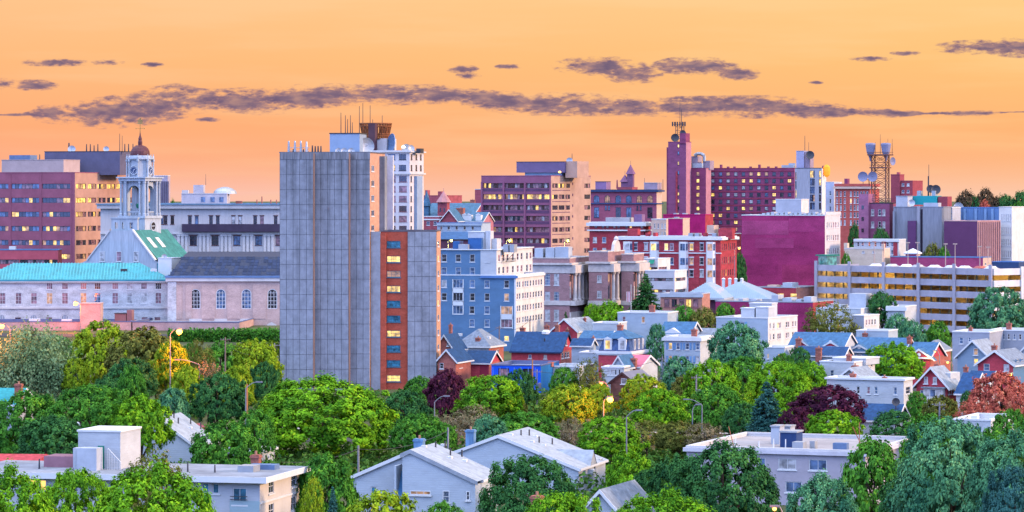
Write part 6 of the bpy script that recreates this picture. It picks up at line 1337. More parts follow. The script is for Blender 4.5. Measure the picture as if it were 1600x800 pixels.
for xa, xb in ((xr-.2, mid), (mid, .25)):
    P4 = [(xa, -2.45, ze(xa)+.0), (xb, -2.45, ze(xb)), (xb, -.3, ze(xb)), (xa, -.3, ze(xa))]; mb.poly([(x, y, z+.17) for x, y, z in P4]); mb.poly([(P4[0][0], -2.45, P4[0][2]-.25), (P4[1][0], -2.45, P4[1][2]-.25), (P4[1][0], -2.45, P4[1][2]+.17), (P4[0][0], -2.45, P4[0][2]+.17)])
mb.build('front_roof', FRF, b.root)
for c in [c for c in b.root.children if c.name.startswith('window') and c.location.x > xr]: c.location.y -= 2.06 if False else 2.30
mb = MB(); mb.poly([(x0, -2.3, b.z(789)), (xr-.02, -2.3, b.z(789)), (xr-.02, -.1, b.z(738)), (x0, -.1, b.z(738))]); mb.build('lean_to_roof', mat('steel_blue_roof', (.06, .20, .42), .6, .12), b.root)
BLCH = mat('blue_metal_chimney', (.14, .26, .42), .5, .2, 1.2, 'streak')
b.chim(650, 688, 6, 1.0, 712, BLCH)
b = Bld('condominium', 'larger pale blue gabled condominium in the foreground behind the leafy tree', 'house', 655, 904, 946, 733, 388, 14)
b.win('R', [912, 923, 930, 940], [747, 752], 3.5, 9, 1, 1, 0, ('dark', 'blue'), small=False) if False else None
b.win('R', [913], [746], 5, 18, 1, 2, pat='B', small=False); b.win('R', [929.5], [744], 2.6, 17, 1, 1, pat='D'); b.win('R', [939.5], [731.5], 4, 5, 2, 1, pat='D'); b.win('R', [929.5], [770], 2.6, 12, pat='D')
b.walls(CLAP, WSID); b.gable('F', 684, FRF, over=.25); pipes(b, [(.12, 6, .8), (.17, 8, .9), (.35, 6, .9), (.45, 8.5, .9), (.06, 3.5, .3), (.3, 4.5, .3), (.42, 5.5, .3), (.22, 9, .3)])
b.chim(733.5, 675, 1.0, 1.0, 716, BLCH)
mb = MB(); yd = b.W*.45; mb.poly([(-.05, yd, b.h+.1), (.3, yd, b.h+.1), (.3, yd, b.h+1.9)]); xq = -3.5
mb.poly([(.3, yd-1.6, b.h-.02), (.3, yd+1.6, b.h-.02), (.3, yd, b.h+1.7)]); mb.poly([(.35, yd-1.7, b.h), (.35, yd, b.h+1.8), (-5, yd, b.h+1.8), (-1, yd-1.7, b.h+.2)]); mb.poly([(.35, yd, b.h+1.8), (.35, yd+1.7, b.h), (-1, yd+1.7, b.h+.2), (-5, yd, b.h+1.8)]); mb.build('roof_dormer', FRF, b.root)
mb = MB(); a_ = b.a('R', 919.5); mb.box(.004, .7, a_-.4, a_+.5, 0, b.h-.4); mb.build('downpipe_bay', WSID, b.root)
mb = MB(); y1 = b.W-2.5; mb.box(.004, 1.4, y1, b.W-.1, 0, b.h-4.2); mb.poly([(0, y1-.2, b.h-3.2), (1.8, y1-.2, b.h-4.2), (1.8, b.W, b.h-4.2), (0, b.W, b.h-3.2)]); mb.build('bay_window', WSID, b.root)
b = Bld('condominium', 'pale low-slope gable roof among the trees behind the flat foreground building', 'house', 190, 305, 338, 697, 415, 16)
b.walls(CLAP); b.gable('F', 655, FRF, over=.25); pipes(b, [(.12, 5, .8), (.3, 4, .9), (.4, 8, 1.0), (.62, 9, 1.0), (.2, 2.5, .3), (.5, 6, .3), (.7, 10, .3)])
b = Bld('condominium', 'small pale gable peeking out right of the broad-leaved magnolia', 'house', 350, 396, 409, 706, 420, 18, W=9); b.win('R', [402], [712], 4, 9, pat='B'); b.walls(CLAP); b.gable('F', 688, FRF, over=.3)
b = Bld('house', 'grey roof gable cut by the bottom edge among lime trees', 'house', 900, 978, 1010, 812, 295, 17, W=10); b.walls(CLAP); b.gable('F', 768, GRSH, over=.4); b.chim(838, 778, -8, .9, 800)
b = Bld('house', 'red tiled roof showing at the left bottom edge', 'house', -40, 50, 62, 727, 330, 15, W=8); b.walls(RBRK); b.gable('R', 712, mat('red_tile', (.42, .06, .07), .8, .2, 1.5, 'shingle'), trim=mat('red_tile', (.42, .06, .07)))
b = Bld('house', 'teal-roofed house with a brick chimney at the left edge', 'house', -30, 24, 36, 632, 455, 16, W=9); b.walls(GSID); b.gable('R', 608, mat('teal_roof', (.03, .26, .28), .7, .12, 1.2, 'shingle')); b.chim(26, 600, 1, .95, 628)
# flat foreground building, left
b = Bld('apartment_building', 'pale flat-roofed apartment building with wide eaves in the left foreground', 'building', -60, 406, 468, 752, 300, 18)
b.win('F', [374.5], [776], 22, 27, 2, 1, pat='T', small=False); b.win('F', [321, 337], [765], 11, 16, 1, 1, pat='T', small=False); b.win('F', [52, 67], [766], 11, 18, 1, 1, pat='LL', small=False); b.win('R', [424, 459], [765, 803], 8, 22, 2, 2, pat='D', small=False)
b.win('F', [200, 216], [766], 11, 18, 1, 1, pat='T', small=False)
b.walls(mat('panel_white', (.52, .53, .56), .75, .05, .4, 'siding'), mat('panel_cream', (.60, .54, .49), .75, .05, .4))
mb = MB(); o_ = .8; mb.box(-b.L-o_, o_, -o_, b.W+o_, b.h, b.h+.35); b.roof = mb.build('roof', mat('membrane_roof', (.24, .255, .29), .8, .25, .25), b.root); mb = MB(); mb.box(-b.L-o_, o_+.02, -o_-.08, -o_-.004, b.h-.12, b.h+.42); mb.box(o_+.004, o_+.09, -o_-.08, b.W+o_, b.h-.12, b.h+.42); mb.build('fascia', WHITE, b.roof)
b.ztop = b.h+.35
mb = MB(); a = b.a('F', 361); mb.box(a-.1, 0-.01, -.08, -.004, 0, b.z(783)); mb.build('wall_panel', mat('sage_panel', (.36, .48, .52), .75, .06, .4, 'siding'), b.root)
for x0, x1, y in ((310, 352, 754.5), (44, 78, 754.5), (190, 226, 754.5)): mb = MB(); mb.box(b.a('F', x0), b.a('F', x1), -.7, -.004, b.z(y+1), b.z(y-1)); mb.build('awning', mat('slate_awning', (.14, .18, .26)), b.root)
b.band('belt_course', 'R', b.z(788), b.z(784.5), .08, WHITE)
mb = MB(); a0, a1 = b.a('F', 361), b.a('F', 388)
for zz in (776, 781): mb.bar((a0, -.3, b.z(zz)), (a1, -.3, b.z(zz)), .04, 5)
mb.build('balcony_rail', DARKMETAL, b.root)
b.pbox('stair_head', 120, 187, 680, WSID, 5.5, 5.5, cap=WHITE)
q0 = b.last
mb = MB(); xd = q0[1]-1.7; mb.box(xd-.5, xd+.1, q0[2]-.08, q0[2]-.004, q0[4], q0[4]+2.2); mb.build('door', mat('green_door', (.02, .22, .16)), b.root)
b.pbox('rooftop_unit', 119, 150, 706, mat('unit_pale', (.55, .58, .66)), 3.2, 1.6); b.pbox('rooftop_unit', 113, 119, 706, mat('unit_pale', (.55, .58, .66)), 3.6, 1.0)
b.pbox('roof_grille', 66, 118, 720, mat('roof_grille', (.3, .15, .18)), 6, 3); mb = MB()
for i in range(9): f = i/8; mb.bar((q0[1]-.9+f*1.3, q0[2]-.9, b.ztop), (q0[1]-.9+f*1.3, q0[2]-.9, b.ztop+2.0-f*1.4), .025, 4)
mb.bar((q0[1]-.9, q0[2]-.9, b.ztop+2), (q0[1]+.4, q0[2]-.9, b.ztop+.7), .04, 4); mb.build('stair_rail', WHITE, b.root)
for x, y in ((51, 724), (286, 724), (329, 728)): b.mast(x, y, 4, .1, 'vent_pipe', DARKMETAL)
b.pbox('roof_hatch', 370, 395, 729, GREYMETAL, 5, 2); b.chim(383, 712, 10, .8, 735); b.pbox('roof_hatch', 386, 428, 727, mat('blue_unit', (.12, .18, .30)), 8, 1.5)
# flat foreground building, right
b = Bld('apartment_building', 'grey-violet flat-roofed building with rooftop cooling units in the right foreground', 'building', 1073, 1352, 1405, 707, 372, 15, W=23)
for x, p_ in ((1230, 'W'), (1278, 'B')): b.win('F', [x], [729], 28, 17, 2, 1, pat=p_, small=False)
b.win('F', [1190], [729], 12, 17, 1, 1, pat='B', small=False); b.win('F', [1200, 1240], [765], 26, 17, 2, 1, pat='B', small=False)
b.walls(mat('mauve_stucco', (.40, .36, .40), .85, .08, .4)); b.flat(mat('tar_gravel', (.34, .31, .31), .9, .15, .25), coping=TRIM, drop=.25)
b.ring('fascia', b.h-.45, b.h-.01, .35, mat('fascia_grey', (.55, .52, .56)), .05)
for x0, x1, yt, dy, dep, m_ in ((1202, 1216, 672, 11, 2.0, mat('unit_pale', (.55, .58, .66))), (1218, 1232, 672, 14, 2.0, mat('unit_pale', (.55, .58, .66))), (1217, 1243, 680, 7, 2.6, mat('dark_blue_unit', (.03, .06, .16)))):
    b.pbox('cooling_unit', x0, x1, yt, m_, dy, dep, cap=GREYMETAL)
b.pbox('roof_hatch', 1237, 1254, 694, GREYMETAL, 3, 1.6); b.pbox('roof_hatch', 1264, 1272, 692, GREYMETAL, 5, 1.2); b.pbox('roof_hatch', 1300, 1322, 694, mat('blue_unit', (.12, .18, .30)), 5, 1)
for x, y in ((1212, 690), (1231, 690), (1189, 694), (1152, 690)): b.mast(x, y, 4, .1, 'vent_pipe', WHITE)
mb = MB()
for x0, y0_, z0, x1, y1_, z1 in ((-18, 8, 0, -18.6, 8, 2.2), (-14, 12, 0, -14.5, 12, 1.6), (-3, 10, 0, -4.2, 10, 2.4), (-5, 16, 0, -5, 16, 2.5)): mb.bar((x0, y0_, b.ztop+z0), (x1, y1_, b.ztop+z1), .05, 5)
mb.build('roof_stay', mat('rust_pipe', (.35, .12, .06)), b.root)
# white flat roof, right
b = Bld('flat_building', 'small white flat-roofed house behind the blue-green willow at the right', 'house', 1490, 1548, 1562, 658, 400, 15, W=11); b.win('F', [1524], [672], 20, 10, 2, 1, pat='T', small=False); b.walls(WSID); b.flat(WR); b.pbox('roof_hatch', 1516, 1526, 651, WHITE, 4, 1)

# ================================================================ trees
def leaf_mat(name, c1, c2, c3=None):
    c1 = [c*KX*.85 for c in c1]; c2 = [c*KX for c in c2]; c3 = [c*KX for c in c3] if c3 else None
    m = bpy.data.materials.new(name); m.use_nodes = True; nt = m.node_tree; L = nt.links.new; b = nt.nodes['Principled BSDF']
    ge = nt.nodes.new('ShaderNodeNewGeometry'); tcn = nt.nodes.new('ShaderNodeTexCoord'); oi = nt.nodes.new('ShaderNodeObjectInfo')
    ad = nt.nodes.new('ShaderNodeVectorMath'); ad.operation = 'ADD'; L(tcn.outputs['Object'], ad.inputs[0]); mu = nt.nodes.new('ShaderNodeMath'); mu.operation = 'MULTIPLY'; mu.inputs[1].default_value = 40; L(oi.outputs['Random'], mu.inputs[0]); L(mu.outputs[0], ad.inputs[1])
    n = nt.nodes.new('ShaderNodeTexNoise'); n.inputs['Scale'].default_value = 2.2; n.inputs['Detail'].default_value = 3; L(ad.outputs[0], n.inputs['Vector'])
    mx = nt.nodes.new('ShaderNodeMath'); mx.operation = 'MULTIPLY_ADD'; L(ge.outputs['Random Per Island'], mx.inputs[0]); mx.inputs[1].default_value = .45; mr = nt.nodes.new('ShaderNodeMapRange'); L(n.outputs[0], mr.inputs[0]); mr.inputs[1].default_value = .35; mr.inputs[2].default_value = .65; mr.inputs[3].default_value = 0; mr.inputs[4].default_value = .55; L(mr.outputs[0], mx.inputs[2])
    rp = nt.nodes.new('ShaderNodeValToRGB'); e = rp.color_ramp.elements; e[0].position = .15; e[0].color = (*c1, 1); e[1].position = .8; e[1].color = (*c2, 1)
    if c3: k = e.new(.95); k.color = (*c3, 1)
    L(mx.outputs[0], rp.inputs[0]); L(rp.outputs[0], b.inputs['Base Color']); b.inputs['Roughness'].default_value = .6; b.inputs['Specular IOR Level'].default_value = .04
    tr = nt.nodes.new('ShaderNodeBsdfTranslucent'); L(rp.outputs[0], tr.inputs[0]); ms = nt.nodes.new('ShaderNodeMixShader'); ms.inputs[0].default_value = .22
    L(b.outputs[0], ms.inputs[1]); L(tr.outputs[0], ms.inputs[2]); L(ms.outputs[0], nt.nodes['Material Output'].inputs[0]); return m
LV = {'lime': leaf_mat('leaf_lime', (.05, .20, .012), (.22, .50, .015), (.44, .64, .02)), 'green': leaf_mat('leaf_green', (.028, .14, .02), (.11, .34, .03), (.26, .48, .03)),
      'dark': leaf_mat('leaf_dark', (.018, .09, .03), (.065, .22, .05), (.12, .30, .05)), 'teal': leaf_mat('leaf_teal', (.03, .15, .085), (.13, .37, .15), (.30, .55, .20)), 'purple': leaf_mat('leaf_purple', (.035, .008, .028), (.13, .025, .06), (.20, .04, .07)),
      'red': leaf_mat('leaf_red', (.40, .06, .05), (.72, .20, .12), (.62, .32, .16)), 'olive': leaf_mat('leaf_olive', (.08, .10, .02), (.21, .23, .04), (.34, .20, .05)), 'gold': leaf_mat('leaf_gold', (.13, .26, .012), (.38, .52, .02), (.58, .48, .03)),
      'pinkish': leaf_mat('leaf_pinkish', (.12, .11, .05), (.30, .24, .13), (.40, .26, .19)), 'spruce': leaf_mat('leaf_spruce', (.02, .09, .08), (.07, .22, .19)), 'willow': leaf_mat('leaf_willow', (.09, .19, .08), (.28, .42, .18), (.42, .52, .26)),
      'hill': leaf_mat('leaf_hill', (.05, .05, .03), (.15, .09, .05))}
BARK = mat('bark', (.07, .05, .04), .95, .3, 3)
def leaves(P, Nn, size, rng):
    n = len(P); r = rng.normal(size=(n, 3)); t = np.cross(Nn, r); t /= np.linalg.norm(t, axis=1)[:, None]+1e-9; u = np.cross(Nn, t)
    s = size*rng.uniform(.6, 1.35, (n, 1)); a = t*s; c = u*s*.62; bend = Nn*s*.22
    V = np.stack([P-a*.9-bend, P-c*.9+bend*.3, P+a-bend, P+c+bend*.3], 1).reshape(-1, 3); return V
def mesh_quads(name, V):
    n = len(V)//4; me = bpy.data.meshes.new(name); me.vertices.add(len(V)); me.vertices.foreach_set('co', V.astype(np.float32).ravel()); me.loops.add(len(V)); me.loops.foreach_set('vertex_index', np.arange(len(V), dtype=np.int32)); me.polygons.add(n); me.polygons.foreach_set('loop_start', np.arange(0, len(V), 4, dtype=np.int32)); me.polygons.foreach_set('loop_total', np.full(n, 4, dtype=np.int32)); me.materials.append(None); me.update(); return me
def norm01(V):
    xy = V[:, :2]; c = (np.percentile(xy, 1, axis=0)+np.percentile(xy, 99, axis=0))/2; V[:, :2] -= c; r = np.percentile(np.linalg.norm(V[:, :2], axis=1), 97.5); V[:, :2] /= r
    z0, z1 = np.percentile(V[:, 2], .3), np.percentile(V[:, 2], 99.8); V[:, 2] = (V[:, 2]-z0)/r; return V
def fib(n):
    i = np.arange(n)+.5; ph = np.arccos(1-2*i/n); th = pi*(1+5**.5)*i; return np.stack([np.cos(th)*np.sin(ph), np.sin(th)*np.sin(ph), np.cos(ph)], 1)
def crown_round(seed, nlobe=26, ncl=320, nleaf=44, leaf=.046, cl=.10, depth=.30, inner=.22, keep=1.0, egg=0.0, tall=.80):
    """a domed crown: lobes bulge out of an uneven ellipsoid, leaf clumps cover the lobes and thin out underneath"""
    rng = np.random.default_rng(seed); D = fib(nlobe)+rng.normal(size=(nlobe, 3))*.16; D /= np.linalg.norm(D, axis=1)[:, None]; amp = rng.uniform(.6, 1, nlobe); wid = rng.uniform(.28, .44, nlobe)
    dirs = fib(ncl)+rng.normal(size=(ncl, 3))*.09; dirs /= np.linalg.norm(dirs, axis=1)[:, None]; P = []; Nr = []
    for d in dirs:
        if rng.random() > keep: continue
        if d[2] < -.55 and rng.random() < .75: continue
        ang = np.arccos(np.clip(D @ d, -1, 1)); bump = float(np.max(amp*np.exp(-(ang/wid)**2))); r0 = 1-depth+depth*max(bump, .42+.3*max(0, d[2]))*1.2
        if rng.random() < inner: r0 *= rng.uniform(.45, .85)
        if rng.random() < .07: r0 *= rng.uniform(1.03, 1.08); nl_ = .5
        else: nl_ = 1
        r0 *= 1-egg*max(0, d[2])*.3+rng.normal()*.02
        xy = 1 if d[2] > 0 else 1+.3*abs(d[2]); c = d*r0*np.array([xy, xy, tall if d[2] > 0 else tall*.6]); cr = cl*rng.uniform(.65, 1.35); m = int(nl_*nleaf*rng.uniform(.65, 1.3))
        q_ = rng.normal(size=(m, 3)); q_ /= np.linalg.norm(q_, axis=1)[:, None]; q_ += d*.35; P.append(c+q_*cr*rng.uniform(.35, 1.15, (m, 1))*np.array([1.05, 1.05, .95]))
        nn = q_*.75+d*.5+np.array([0, 0, .35])+rng.normal(size=(m, 3))*.3; nn /= np.linalg.norm(nn, axis=1)[:, None]; Nr.append(nn)
    P = np.concatenate(P); Nr = np.concatenate(Nr); V = norm01(leaves(P, Nr, leaf, rng)); return mesh_quads('crown', V)
def crown_conifer(seed, leaf=.05, levels=22):
    rng = np.random.default_rng(seed); P = []; Nr = []
    for j in range(levels):
        z = j/levels; R = (1-z)**.85*(.9+.2*rng.random())+.03; nb = int(16*(1-z)+5)
        for k in range(nb):
            w = rng.uniform(0, 2*pi); rr = R*rng.uniform(.75, 1.1); m = int(60*R)+10; f = rng.uniform(.1, 1, m)**.7
            x = np.cos(w)*rr*f; y = np.sin(w)*rr*f; zz = z*2.2-.22*rr*f**1.5+.10*np.maximum(f-.8, 0); pts = np.stack([x, y, zz], 1)+rng.normal(size=(m, 3))*[.035, .035, .02]; P.append(pts); nn = rng.normal(size=(m, 3))*.5+[np.cos(w)*.3, np.sin(w)*.3, .9]; nn /= np.linalg.norm(nn, axis=1)[:, None]; Nr.append(nn)
    V = norm01(leaves(np.concatenate(P), np.concatenate(Nr), leaf, rng)); return mesh_quads('crown', V)
def crown_willow(seed, leaf=.030, n=520):
    rng = np.random.default_rng(seed); P = []; Nr = []
    for i in range(n):
        d = rng.normal(size=3); d[2] = abs(d[2])*.9-.12; d /= np.linalg.norm(d); c = d*rng.uniform(.55, 1.0)*np.array([1, 1, .75]); c *= 1+.12*math.sin(5*math.atan2(d[1], d[0])+seed); ln = rng.uniform(.18, .5); m = int(40*rng.uniform(.7, 1.3)); f = rng.random(m)
        out = d*np.array([1, 1, 0]); pts = c+np.stack([out[0]*f*.1, out[1]*f*.1, -f*ln], 1)+rng.normal(size=(m, 3))*.05; P.append(pts); nn = d*.6+rng.normal(size=(m, 3))*.6+[0, 0, .3]; nn /= np.linalg.norm(nn, axis=1)[:, None]; Nr.append(nn)
    V = norm01(leaves(np.concatenate(P), np.concatenate(Nr), leaf, rng)); return mesh_quads('crown', V)
PROTO = {'big': [crown_round(11, 34, 680, 72, .025, .068, .44, .12), crown_round(12, 28, 680, 70, .025, .070, .46, .12)], 'mid': [crown_round(s, n, 360, 54, .039, .086, dp, .12) for s, n, dp in ((21, 22, .46), (22, 26, .44), (23, 18, .5))],
         'far': [crown_round(s, 16, 200, 34, .062, .12, .36) for s in (31, 32)], 'thin': [crown_round(s, 18, 300, 20, .042, .13, .40, .4, .8) for s in (41, 42)], 'tall': [crown_round(s, 26, 360, 42, .044, .10, .40, .2, 1, .9, 1.4) for s in (51, 52)],
         'cone': [crown_conifer(61), crown_conifer(62)], 'willow': [crown_willow(71), crown_willow(72)]}
ZA = {}
for pl in PROTO.values():
    for me in pl:
        co = np.empty(len(me.vertices)*3, np.float32); me.vertices.foreach_get('co', co); ZA[me.name] = float(np.percentile(co[2::3], 99.8))
def trunk_mesh(seed):
    rng = np.random.default_rng(seed); mb = MB(); mb.bar((0, 0, 0), (0.02, 0, .45), .055, 8, .04); mb.bar((.02, 0, .45), (.0, .03, .9), .04, 7, .012)
    for k in range(7):
        w = rng.uniform(0, 2*pi); z = rng.uniform(.3, .6); q_ = Vector((cos(w)*.45, sin(w)*.45, z+.28)); mid = Vector((cos(w)*.2, sin(w)*.2, z+.12)); mb.bar((.01, 0, z), mid, .026, 6, .018); mb.bar(mid, q_, .018, 5, .006)
    return mb.mesh('trunk', BARK)
TRK = [trunk_mesh(s) for s in (1, 2, 3)]
tn = [0]
def tree(px, top, w, Y, kind, col, label, name='tree', bot=None, dx=0):
    """px: photo column of the trunk; top: row of the crown's top; w: crown width in photo pixels"""
    i = tn[0]; tn[0] += 1; rng = random.Random(900+i); z0 = g(Y); X = PX(px, Y); rad = w/2/F*Y; zt = PZ(top, Y); H = zt-z0
    ch = min(H*.9, 2*rad*(1.1 if kind not in ('cone', 'tall', 'willow') else 1.8))
    if bot is not None: ch = min(H*.94, zt-PZ(bot, Y))
    ch = max(ch, H*.55)
    t = thing(name, label, 'shrub' if name == 'shrub' else 'tree', (X, Y, z0), 0)
    o = link('crown', PROTO[kind][i % len(PROTO[kind])], t, (0, 0, H-ch), rng.uniform(0, 6.28)); o.scale = (rad, rad, ch/ZA[o.data.name])
    o.material_slots[0].link = 'OBJECT'; o.material_slots[0].material = LV[col]
    o = link('trunk', TRK[i % 3], t, (0, 0, -.1), rng.uniform(0, 6.28)); k = min(rad, H*.5); o.scale = (k*.9, k*.9, H*.96)
T = tree
# bottom edge
T(15, 731, 190, 195, 'big', 'lime', 'blurry lime tree in the bottom left corner'); T(120, 735, 150, 205, 'big', 'lime', 'lime-green tree second from the bottom left corner'); T(245, 727, 235, 198, 'big', 'lime', 'bright lime round tree in front of the left flat-roofed building')
T(600, 768, 150, 262, 'mid', 'gold', 'yellowing tree at the bottom edge below the gabled condominium'); T(690, 784, 80, 262, 'mid', 'green', 'small green tree at the bottom edge below the condominium window', bot=830); T(875, 772, 180, 225, 'big', 'lime', 'lime tree at the bottom edge right of the leafy foreground tree'); T(1045, 768, 220, 205, 'big', 'lime', 'wide bright lime tree at the bottom centre edge'); T(975, 795, 90, 215, 'big', 'lime', 'low lime tree at the bottom edge below the grey roof gable')
T(1285, 742, 140, 245, 'big', 'teal', 'soft grey-green round tree at the bottom right of centre'); T(830, 714, 180, 305, 'big', 'dark', 'dark leafy tree in front of the larger condominium'); T(1130, 692, 200, 300, 'big', 'dark', 'broad dark green tree in front of the grey-violet foreground building'); T(1060, 712, 110, 312, 'mid', 'dark', 'dark green tree left of the broad dark tree at bottom'); T(1365, 684, 125, 285, 'tall', 'green', 'upright green tree in front of the foreground roof right end'); T(1485, 656, 190, 255, 'big', 'teal', 'large full blue-green tree in the right foreground'); T(1585, 676, 170, 240, 'big', 'teal', 'full blue-green tree cut by the right edge'); T(1585, 730, 110, 215, 'big', 'spruce', 'dark spruce-green tree in the bottom right corner'); T(1420, 735, 110, 262, 'mid', 'dark', 'dark leafy tree at the bottom left of the large blue-green tree')
T(985, 703, 85, 342, 'mid', 'lime', 'lime tree right of the larger condominium'); T(1012, 735, 60, 320, 'mid', 'dark', 'small dark tree below the lime tree by the condominium')
T(505, 709, 108, 312, 'mid', 'green', 'round green tree between the flat-roofed building and the condominium'); T(520, 762, 26, 300, 'cone', 'spruce', 'tiny blue spruce beside the round green tree', 'conifer', bot=800); T(488, 745, 40, 300, 'thin', 'gold', 'thin yellowish bush beside the cream corner of the flat building', 'shrub')
T(505, 588, 232, 440, 'big', 'lime', 'very large round lime-green tree in front of the concrete tower', bot=725); T(355, 657, 118, 355, 'mid', 'green', 'broad-leaved green magnolia in front of the pale gable roof', bot=735); T(240, 702, 115, 285, 'thin', 'olive', 'sparse olive sumac above the left flat roof'); T(398, 640, 70, 395, 'mid', 'green', 'green tree behind the magnolia by the lamp pole', bot=700)
# left belt
T(40, 612, 150, 410, 'big', 'green', 'wide green tree at the left edge below the teal roof', bot=725); T(140, 603, 170, 400, 'big', 'green', 'wide green tree above the white rooftop stair box', bot=725); T(222, 618, 100, 395, 'mid', 'lime', 'lime-edged green tree left of the pale gable roof', bot=705); T(205, 571, 60, 440, 'tall', 'green', 'pointed light green tree among the left belt'); T(272, 607, 58, 432, 'mid', 'teal', 'small blue-green tree above the pale gable roof'); T(340, 584, 95, 437, 'mid', 'dark', 'dark spreading tree with bare trunk left of the lamp pole', bot=645); T(85, 650, 120, 380, 'mid', 'dark', 'dark green tree behind the red tiled roof', bot=730)
T(48, 508, 165, 530, 'willow', 'willow', 'big pale willow at the left edge below the annex', bot=625); T(160, 502, 105, 560, 'mid', 'gold', 'yellow-green round tree in front of the buff annex', bot=600); T(228, 512, 130, 520, 'mid', 'olive', 'large olive-brown tree beside the bright street lamp', bot=620); T(268, 533, 64, 503, 'mid', 'gold', 'golden tree glowing under the bright street lamp', bot=610); T(312, 530, 52, 530, 'thin', 'olive', 'reddish-brown sparse tree right of the bright street lamp'); T(402, 531, 85, 570, 'mid', 'gold', 'yellow-lime tree left of the concrete tower foot'); T(372, 573, 60, 470, 'mid', 'gold', 'golden-green tree behind the curved lamp pole'); T(415, 566, 55, 555, 'mid', 'dark', 'dark tree against the concrete tower left foot'); T(292, 572, 60, 480, 'mid', 'gold', 'amber lit tree below the bright street lamp'); T(325, 562, 55, 500, 'thin', 'pinkish', 'brownish shrub-like tree behind the dark spreading tree'); T(205, 560, 90, 500, 'mid', 'dark', 'dark tree under the olive-brown tree', bot=625); T(440, 600, 50, 480, 'mid', 'green', 'green tree at the left shoulder of the very large lime tree'); T(165, 590, 60, 470, 'mid', 'dark', 'small dark tree below the yellow-green tree'); T(118, 560, 50, 525, 'mid', 'gold', 'small yellow-green tree at the willow right side')
T(345, 534, 80, 590, 'mid', 'green', 'green tree in front of the low pale garage'); T(388, 533, 70, 600, 'mid', 'gold', 'yellow-green tree below the auditorium at the tower'); T(300, 536, 50, 600, 'mid', 'green', 'small green tree right of the bright lamp in front of the annex'); T(425, 532, 40, 610, 'mid', 'gold', 'small yellow tree touching the concrete tower left edge'); T(95, 526, 60, 600, 'mid', 'green', 'green tree between the willow and the yellow-green tree'); T(255, 530, 60, 580, 'mid', 'olive', 'olive tree behind the glowing golden tree')
# centre belt
T(655, 588, 58, 545, 'mid', 'green', 'small green tree at the foot of the concrete wing'); T(632, 610, 92, 470, 'mid', 'dark', 'dark green round tree right of the very large lime tree'); T(652, 646, 90, 420, 'mid', 'green', 'green tree behind the condominium chimney', bot=705); T(700, 577, 70, 520, 'mid', 'purple', 'dark purple copper beech beside the concrete tower wing', bot=650); T(765, 587, 112, 495, 'mid', 'lime', 'lime tree with golden edge in front of the bright blue building', bot=650); T(812, 577, 60, 540, 'mid', 'dark', 'dark tree against the bright blue building'); T(800, 608, 50, 500, 'mid', 'olive', 'brown-tinged tree below the bright blue building'); T(880, 574, 52, 545, 'mid', 'green', 'green tree right of the bright blue building'); T(888, 600, 88, 492, 'mid', 'gold', 'yellow-green round tree left of the glowing street lamp', bot=660); T(922, 558, 58, 545, 'thin', 'olive', 'rusty upright tree left of the glowing street lamp', bot=620); T(740, 632, 80, 440, 'thin', 'pinkish', 'pinkish-brown bush behind the larger condominium', 'shrub', bot=675); T(815, 643, 120, 425, 'mid', 'green', 'wide green tree behind the larger condominium roof ridge', bot=700); T(762, 648, 62, 420, 'mid', 'teal', 'small blue-green tree behind the blue metal chimney', bot=690); T(955, 651, 112, 412, 'mid', 'lime', 'lime round tree right of the larger condominium roof', bot=715); T(893, 652, 50, 432, 'thin', 'pinkish', 'pinkish bush between the two round green trees', 'shrub'); T(700, 648, 60, 450, 'thin', 'pinkish', 'thin brown bush below the copper beech', 'shrub'); T(935, 600, 50, 515, 'mid', 'gold', 'golden tree glowing around the lit street lamp', bot=650); T(690, 660, 50, 418, 'mid', 'green', 'small green tree left of the tall blue chimney', bot=700)
T(1003, 585, 80, 500, 'mid', 'gold', 'golden-green tree right of the glowing street lamp', bot=645); T(1030, 608, 92, 462, 'mid', 'lime', 'lime tree in front of the golden-green tree', bot=668); T(1010, 656, 90, 432, 'thin', 'olive', 'olive bush below the lime trees at centre right', 'shrub', bot=705); T(1060, 658, 80, 425, 'mid', 'olive', 'brown-green bush left of the foreground flat roof', 'shrub', bot=705); T(1100, 660, 70, 422, 'thin', 'pinkish', 'pink-tinged bush beside the foreground flat roof corner', 'shrub', bot=700); T(1110, 562, 95, 525, 'mid', 'lime', 'tall lime tree left of the blue spruce group', bot=660); T(1122, 600, 95, 475, 'mid', 'green', 'mid-green tree in front of the tall lime tree', bot=675); T(1165, 557, 85, 540, 'mid', 'green', 'green tree below the dark blue-green street tree', bot=620); T(1215, 566, 130, 495, 'big', 'lime', 'broad bright lime tree at right centre', bot=670); T(1262, 564, 78, 545, 'mid', 'lime', 'lime tree left of the long white house', bot=630); T(1198, 598, 62, 440, 'cone', 'spruce', 'blue spruce in front of the broad lime tree', 'conifer', bot=675); T(1160, 630, 70, 450, 'mid', 'dark', 'dark green tree left of the blue spruce', bot=680); T(1300, 602, 122, 480, 'mid', 'purple', 'large purple-leaved tree in front of the long white house', bot=665); T(1245, 637, 60, 438, 'mid', 'purple', 'smaller dark purple tree right of the blue spruce', bot=680); T(1305, 641, 95, 420, 'mid', 'lime', 'bright lime tree in front of the large purple tree', bot=690)
